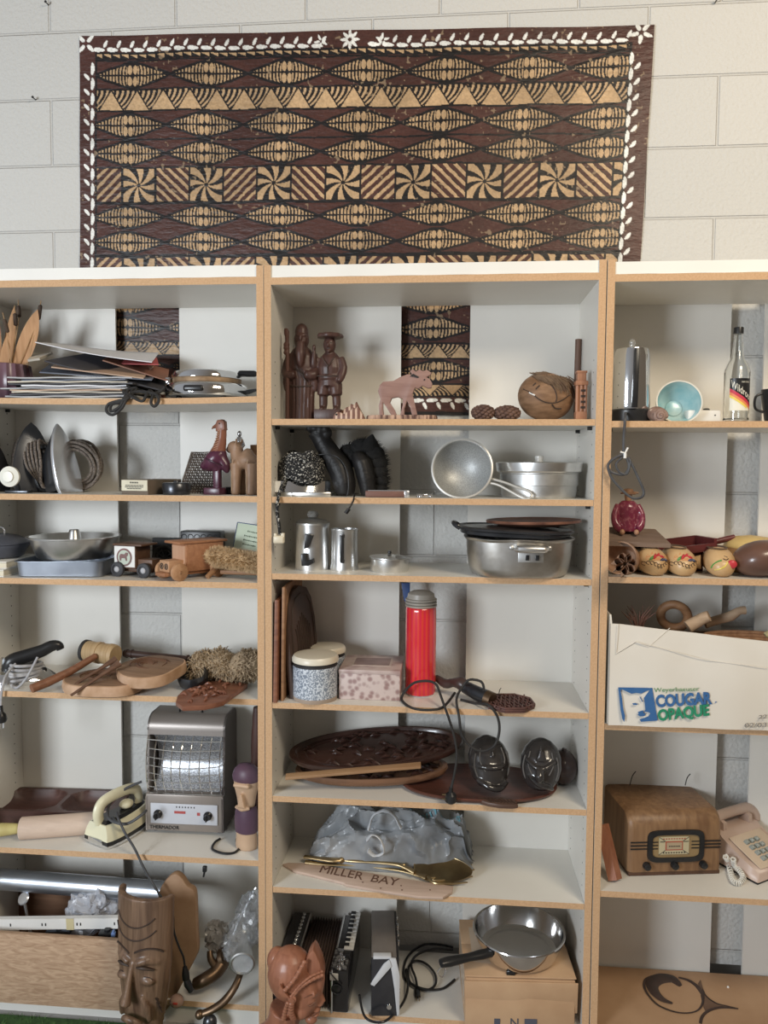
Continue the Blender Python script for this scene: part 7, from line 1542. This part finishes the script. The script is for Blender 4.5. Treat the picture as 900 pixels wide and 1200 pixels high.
# print on the front: emblem and lettering
Yp = Yc-.0062; blu = pm('print_blue', (.035, .12, .30), (.045, .14, .33), n=30, rough=.6); grn = pm('print_green', (.02, .23, .12), (.025, .26, .14), n=30, rough=.6); grn2 = pm('print_pale_green', (.14, .30, .15), (.17, .33, .18), n=30, rough=.6)
C8 = lambda x, y: (700+x*.2222, 720+y*.2222)
def flat(mb, pts, mi=0, yy=Yp):
    wl = [P(*C8(x, y), yy) for x, y in pts]; o_ = wl[0].copy(); mb.prism([((v-o_).x, (v-o_).z) for v in wl], .0008, tr(*o_), mi=mi)
mb = MB()
flat(mb, [(110, 385), (290, 388), (318, 560), (230, 566), (222, 553), (250, 545), (268, 538), (280, 522), (268, 515), (245, 512), (254, 505), (250, 470), (246, 440), (272, 405), (278, 398), (258, 404), (232, 418), (205, 414), (180, 418), (155, 407), (130, 395), (122, 400), (130, 440), (134, 480), (138, 505), (146, 535), (142, 568), (132, 552), (122, 500)])
flat(mb, [(183, 470), (200, 467), (216, 473), (206, 478), (190, 477)]); flat(mb, [(222, 435), (226, 433), (240, 460), (236, 462)]); flat(mb, [(212, 515), (240, 506), (245, 514), (240, 520), (255, 522), (250, 535), (226, 538), (212, 530), (218, 522)])
mb.build('animal_emblem', blu, t, world=True)
def lett2(nm, s_, bl, br, tl, m_, off=0):
    mb = MB(); text(mb, s_, fit=(P(*C8(*bl), Yp), P(*C8(*br), Yp), P(*C8(*tl), Yp)), ext=.0003, font=off); mb.build(nm, m_, t, world=True)
lett2('blue_lettering', 'COUGAR', (310, 487), (607, 470), (306, 424), blu, .0009); lett2('blue_lettering', '.', (620, 466), (630, 465), (620, 460), blu)
lett2('green_lettering', 'OPAQUE', (321, 560), (592, 530), (316, 502), grn, .0009); lett2('small_lettering', 'Weyerhaeuser', (299, 410), (537, 403), (298, 388), grn2)
pen = pm('pen_grey', (.22, .21, .20), (.18, .17, .16), rough=.6); lett2('pen_writing', '22', (848, 552), (892, 548), (852, 532), pen); lett2('pen_writing', '02/03', (775, 597), (890, 594), (778, 574), pen)
# contents
wick2 = pm('basket_cane', (.40, .225, .125), (.27, .14, .075), n=60, rough=.7, bump=.3)
c = P(880, 757, .09); c.z += .006; t = T('woven_basket', 'shallow brown woven basket rim showing over the printed carton front', 'basket', c); mb = MB()
for i in range(7): mb.tube([((.122-.006*i)*math.cos(a), (.075-.003*i)*math.sin(a), .016-i*.008) for a in [j*math.pi/24 for j in range(48)]], .0055, 7, closed=True)
for i in range(56): a = i*math.pi/28; mb.tube([(.126*math.cos(a), .079*math.sin(a), .018), (.117*math.cos(a+.09), .074*math.sin(a+.09), -.012), (.1*math.cos(a+.1), .062*math.sin(a+.1), -.034)], .0032, 6)
mb.build('weave', wick2, t); MB().lathe([(0, -.038), (.1, -.036), (.1, -.033), (0, -.035)], 40, sy=.62).build('base_weave', wick2, t)
bn = wood('branch_pale', (.50, .36, .24), (.38, .26, .165), 'x', rough=.7)
for pts, lab, rr in (([(806, 735, .10), (816, 729, .10), (825, 724, .095), (831, 722, .09)], 'short pale cut branch stub sticking up in the printed carton', [.018, .017, .016, .015]), ([(826, 731, .17), (842, 726, .17), (856, 722, .165), (866, 716, .16), (873, 715, .16)], 'longer tan branch leaning behind the stub in the printed carton', [.014, .013, .014, .011, .012])):
    A = P(*pts[0]); one('tree_branch', MB().tube([P(*v)-A for v in pts], rr, 14, sm=4), bn, lab, 'branch', A)
A = P(790, 722, .15); one('wooden_ring', MB().tube([(v.x, v.y, v.z) for v in ring((0, 0, 0), .036, (.35, 1, .3), 30)], .0125, 12, closed=True), midwood, 'brown wooden ring standing among the branches in the printed carton', 'ring', A)
A = P(748, 735, .1); mb = MB(); rnd = random.Random(5)
for i in range(26): d = Vector((rnd.uniform(-.045, .05), rnd.uniform(-.03, .03), rnd.uniform(.03, .065))); mb.tube([(0, 0, -.02), d*.5+Vector((rnd.uniform(-.006, .006), 0, 0)), d], [.0016, .0014, .0007], 5)
one('dry_twigs', mb, pm('twig_red', (.20, .095, .07), (.13, .06, .045), n=30, rough=.8), 'bundle of thin reddish dry twigs at the corner of the printed carton', 'twigs', A)
A = P(906, 745, .04); one('plaited_rope', MB().tube([(-.02, 0, 0), (0, 0, .012), (.02, 0, .006), (.05, 0, .01)], .008, 10, sm=4), pm('cord_tan_green', (.42, .36, .2), (.2, .19, .1), n=160, rough=.9, bump=.4), 'plaited tan green cord lying on the woven basket', 'cord', A)
# ================================================================= RIGHT fourth shelf
Z4r = ZS['R4']
A, B = Q(735, 1026, Z4r), Q(846, 1026, Z4r); rw_ = (B-A).length; cx0 = (A+B)/2
t = T('tube_radio', 'vintage brown wooden table radio with black rimmed dial and three knobs', 'radio', (cx0.x, cx0.y, Z4r), math.degrees(math.atan2(B.y-A.y, B.x-A.x))+3)
rad = pm('radio_wood', (.26, .15, .075), (.17, .09, .045), n=5, sc_=(10, 10, 1.4), rough=.45, bump=.05, det=8, dist=.8); radt = pm('radio_top', (.15, .085, .05), (.10, .055, .035), n=6, rough=.5)
rh, rd = .178, .205
prf = [(0, .012), (0, rh-.04)]+[(.04-.04*math.cos(R(a)), rh-.04+.04*math.sin(R(a))) for a in range(15, 91, 15)]+[(rd, rh), (rd, .012)]
hx = rw_/2
def rl(x, s_=0): return [(x, y+s_*(.5-y/rd)*.02, z-s_*.006*(z/rh)) for y, z in prf]
mb = MB().loft([rl(-hx, 1), rl(-hx+.006, .3), rl(-hx+.014, 0), rl(hx-.014, 0), rl(hx-.006, .3), rl(hx, 1)]); mb.build('cabinet', rad, t)
MB().box((0, rd/2, .006), (rw_-.004, rd-.004, .012), bev=.002).build('plinth', wood('radio_plinth', (.10, .05, .03), (.07, .035, .022), 'x', rough=.4), t)
zc = .087
mb = MB(); o_ = ellipse(.082, .046, 40, 6); i_ = ellipse(.068, .033, 40, 6)
mb.loft([[(x, -.001, zc+z) for x, z in o_], [(x*.99, -.006, zc+z*.99) for x, z in o_], [(x, -.006, zc+z) for x, z in i_], [(x, -.001, zc+z) for x, z in i_]], cap=False); mb.build('dial_rim', blackp, t)
MB().prism([(x, z+zc) for x, z in i_], .002, tr(0, -.001, 0)).build('dial_panel', pm('dial_tan', (.30, .21, .10), (.24, .16, .075), n=8, rough=.4), t)
mb = MB().box((-.006, -.003, zc+.002), (.086, .003, .05)).box((-.006, -.0048, zc+.002), (.05, .001, .026), mi=1).box((-.006, -.0055, zc+.002), (.044, .001, .02), mi=2)
for s_ in (-1, 1): mb.box((-.006+s_*.034, -.0055, zc+.014), (.014, .001, .0015), ro('Y', 0), mi=3); 
for a, b in (((-.049, .027), (-.031, .015)), ((.037, .027), (.019, .015)), ((-.049, -.023), (-.031, -.011)), ((.037, -.023), (.019, -.011))): mb.tube([(a[0], -.0048, zc+a[1]), (b[0], -.0052, zc+b[1])], .0007, 5, mi=3)
for j, z in enumerate((.022, -.018)):
    for i in range(9): mb.box((-.036+i*.0075, -.005, zc+z), (.004, .0008, .003), mi=1 if j == 0 else 3)
for i in range(7): mb.box((-.02+i*.0047, -.0062, zc+.001), (.003, .0006, .003), mi=3)
mb.build('tuning_dial', [pm('dial_ivory', (.52, .46, .30), (.45, .39, .25), n=12, rough=.35), pm('dial_red', (.40, .10, .06), (.35, .08, .05), rough=.4), pm('dial_cream', (.42, .33, .22), (.36, .28, .18), rough=.4), blackm], t)
mb = MB()
for i in range(3):
    z = zc+.012-i*.0095
    for a, b in ((.083, hx-.004), (-.083, -hx+.004), (.045, .067), (-.051, -.067)): MB().box(((a+b)/2, -.0015, z), (abs(b-a), .003, .0028)).build('speed_line', blackp, t)
for i in range(24): mb.box((-.05+i*.0043, -.0015, zc-.037+.001*(i % 2)), (.0022, .001, .004), mi=1)
mb.build('gilt_pattern', [blackp, pm('gilt_print', (.35, .27, .12), (.3, .22, .1), rough=.4)], t)
for x in (-.083, -.003, .08):
    kn = MB().lathe([(0, 0), (.011, 0), (.0115, .004), (.0095, .014), (.006, .016), (0, .016)], 24, tr(x, 0, .032) @ ro('X', 90), rib=lambda a, z: 1-.04*abs(math.sin(a*8))).build('knob', blackp, t)
for px, a in ((738, (744, 905)), (803, (808, 908))):
    q = P(px, 918, .23); e = P(a[0]+1, a[1]-1, .25); MB().tube([q+Vector((0, 0, -.006)), q.lerp(e, .6)+Vector((-.003, 0, 0)), e], .0014, 6, sm=3).build('aerial_wire', blackm, t, world=True)
# leaning reddish slat
wl = [P(706, 958, .10), P(710, 962, .06), P(728, 1026, .0), P(713, 1033, .01)]
A = Q(718, 1032, Z4r); t_ = one('wooden_lath', MB().tube([Q(721, 1031, Z4r+.006)-A, P(706, 966, .10)-A], [.012, .011], 4, flat=1.7, upv=(1, .2, 0)), wood('slat_red', (.36, .155, .085), (.26, .1, .055), 'z', rough=.35), 'reddish varnished wooden slat leaning on the side panel beside the radio', 'slat', A)
# telephone
tel = pm('beige_plastic', (.53, .40, .33), (.49, .365, .30), n=5, rough=.35); tel2 = pm('beige_light', (.60, .48, .36), (.56, .44, .33), n=5, rough=.4)
c = Q(888, 1038, Z4r); t = T('push_button_phone', 'beige push button telephone with handset and white coiled cord', 'telephone', c, 33); t.scale = (.9, .9, .9)
# local origin = near left bottom corner; x to the right, y back
pw, pdp = .20, .205
def sec(y, z, ins_=0): return [(ins_, y, .008), (pw-ins_, y, .008), (pw-ins_-.006, y, z), (ins_+.006, y, z)]
MB().loft([sec(.0, .030, .004), sec(.004, .036), sec(.06, .055), sec(.135, .09), sec(.145, .1), sec(.2, .1, .002), sec(pdp, .094, .008)]).build('phone_body', tel, t, ang=50)
MB().box((pw/2, pdp/2, .004), (pw-.006, pdp-.006, .008)).build('base_pad', blackm, t)
sl_ = math.atan2(.054, .131); fm = tr(.022, .006, .0385) @ Matrix.Rotation(sl_, 4, 'X')
MB().box((.078, .066, .001), (.15, .125, .003), fm, bev=.001).build('face_plate', tel2, t)
for r__ in range(4):
    for c_ in range(3):
        key = MB().box((.047+c_*.024, .03+r__*.0215, .006), (.016, .014, .009), fm, bev=.0015).build('key', pm('key_grey', (.30, .33, .31), (.26, .29, .27), rough=.4) if 'key_grey' not in MATS else MATS['key_grey'], t)
        mb = MB(); text(mb, '*0#789456123'[r__*3+c_], fm @ tr(.044+c_*.024, .026+r__*.0215, .0108) @ ro('X', -90), size=.008, ext=.0002); mb.build('digit', white, key)
for x in (.03, pw-.045): MB().loft([[(x, .148, .096), (x+.018, .148, .096), (x+.018, .195, .096), (x, .195, .096)], [(x+.001, .15, .124), (x+.017, .15, .124), (x+.016, .162, .128), (x+.002, .162, .128)]]).build('cradle', tel, t)
hz_ = .122
MB().tube([(-.012, .178, hz_-.03), (-.01, .178, hz_-.012), (.012, .178, hz_+.008), (.06, .178, hz_+.014), (.14, .178, hz_+.014), (.19, .178, hz_+.008), (.212, .178, hz_-.012), (.214, .178, hz_-.03)], [.026, .026, .02, .0165, .0165, .02, .026, .026], 18, sm=4).build('handset', tel, t)
wc = pm('white_cord', (.72, .70, .64), (.66, .64, .58), rough=.4); mb = MB()
base = [P(846, 1000, .12), Q(850, 1008, Z4r+.014), Q(853, 1022, Z4r+.012), Q(857, 1032, Z4r+.011), Q(864, 1034, Z4r+.011), Q(869, 1027, Z4r+.014), Q(864, 1018, Z4r+.02), Q(858, 1012, Z4r+.02), P(856, 1003, .12)]
sp_ = spline(base, 26); pts = []
for i, v in enumerate(sp_):
    tt = (sp_[min(i+1, len(sp_)-1)]-sp_[max(0, i-1)]).normalized(); u_ = tt.orthogonal().normalized(); w_ = tt.cross(u_); u_ = Vector((0, 0, 1))-tt*tt.z; u_.normalize(); w_ = tt.cross(u_); a = i*1.05; pts.append(v+u_*.0075*math.cos(a)+w_*.0075*math.sin(a))
mb.tube(pts, .0023, 6).build('coiled_cord', wc, t, world=True)
# ================================================================= RIGHT bottom: painted wooden panel
Z5r = ZS['R5']
kraft = pm('tan_panel', (.44, .28, .165), (.36, .215, .12), n=5, rough=.55, bump=.04)
A, B = P(690, 1139, .24), P(920, 1159, .24); y0, y1 = -.01, .284; x0, x1 = .925, 1.72
zt = max(P(800, 1149, .24).z, Z5r+.012); zf = zt-.006; root = ((x0+x1)/2, (y0+y1)/2, Z5r)
t = T('drawn_plank', 'large tan rounded wooden panel with dark swirl drawing lying on the bottom shelf', 'panel', root)
prof = []
for i in range(15):
    q = i/14; y = y0+(y1-y0)*q; prof.append((y, zf+(zt-zf)*math.sin(q*math.pi/2)**.85))
def pz(y): return float(np.interp(y, [p_[0] for p_ in prof], [p_[1] for p_ in prof]))
MB().loft([[(x, y, z) for y, z in prof]+[(x, y1, Z5r+.001), (x, y0, Z5r+.001)] for x in (x0, (x0+x1)/2, x1)]).build('panel_body', kraft, t, world=True)
ink = pm('burnt_black', (.035, .022, .018), (.06, .036, .028), n=20, rough=.5); ink2 = pm('burnt_brown', (.16, .095, .062), (.12, .07, .045), n=20, rough=.6)
def surf(px, py):
    d = ray(px, py); lo_, hi_ = -.02, .284; 
    for _ in range(40):
        m_ = (lo_+hi_)/2; q = CAM+d*((m_-CAM.y)/d.y)
        if q.z > pz(m_): lo_ = m_
        else: hi_ = m_
    return CAM+d*((lo_-CAM.y)/d.y)+Vector((0, -.0012, .0015))
D9 = lambda x, y: surf(690+x*.2333, 1050+y*.2333)
def ribbon(pts, ws, m_, nm, mb=None):
    P0 = [D9(*p_) for p_ in spline([(a, b, 0) for a, b in pts], 6) for p_ in [(p_[0], p_[1])]]; mb = mb or MB(); mb.tube(P0, ws, 8, flat=.25, upv=(0, -.3, 1)); return mb
mb = ribbon([(320, 402), (285, 420), (278, 455), (300, 500), (350, 550), (430, 582), (500, 588), (550, 572), (572, 535), (568, 500)], [.003, .004, .004, .003, .004], ink, '')
ribbon([(450, 410), (500, 425), (540, 452), (568, 490), (575, 520)], [.003, .005, .006, .003], ink, '', mb)
ribbon([(560, 640), (570, 605), (600, 578), (650, 562), (700, 562), (750, 568)], [.004, .004, .004, .0015], ink, '', mb)
ribbon([(572, 470), (590, 505), (640, 540), (700, 555), (750, 566)], [.002, .003, .003, .0015], ink, '', mb)
mb.build('black_outline', ink, t, world=True)
mb = ribbon([(460, 452), (420, 420), (370, 415), (330, 430), (318, 455), (335, 490), (370, 520), (420, 540)], [.006, .016, .02, .02, .018, .016, .012, .004], ink, ''); mb.build('black_swirl', ink, t, world=True)
def patch(polys, m_, nm):
    mb = MB()
    for a, b in polys:
        n = len(a); vs = [D9(*q) for q in a]+[D9(*q) for q in b]; mb.add(vs, [[i, i+1, n+i+1, n+i] for i in range(n-1)])
    mb.build(nm, m_, t, world=True)
patch([([(560, 420), (575, 470), (592, 508), (640, 542), (700, 558)], [(548, 440), (566, 500), (575, 560), (585, 580), (650, 562)])], ink2, 'brown_fill')
one('pearl_pin', MB().ell((0, 0, 0), .0035), white, 'tiny white pearl headed pin stuck in the tan painted panel', 'pin', surf(853, 1157))
# ================================================================= repeats share a group phrase
GROUPS = {'bookcase': 'bookcases along the block wall', 'canister': 'speckled canisters', 'electric_iron': 'upright old irons', 'dried_leaf': 'dried leaves in the ribbed vase', 'cattail': 'cattails in the ribbed vase',
          'wall_nail': 'nails in the block wall', 'wood_slab': 'carved wood slices', 'wooden_stick': 'wooden sticks on the slab', 'striped_fish': 'striped fish carvings', 'pine_cone': 'pine cones by the coconut', 'oval_tray': 'oval carved trays',
          'carved_mask': 'glossy black carved masks', 'painted_clog': 'painted wooden clogs', 'tree_branch': 'cut branches in the printed carton', 'book': 'white books under the casserole', 'hardware_piece': 'hardware in the crate', 'dry_straw': 'straws in the ribbed vase'}
for o in bpy.data.objects:
    if o.parent is None and o.get('category'):
        g_ = GROUPS.get(o.name.split('.')[0])
        if g_ and not o.get('group'): o['group'] = g_
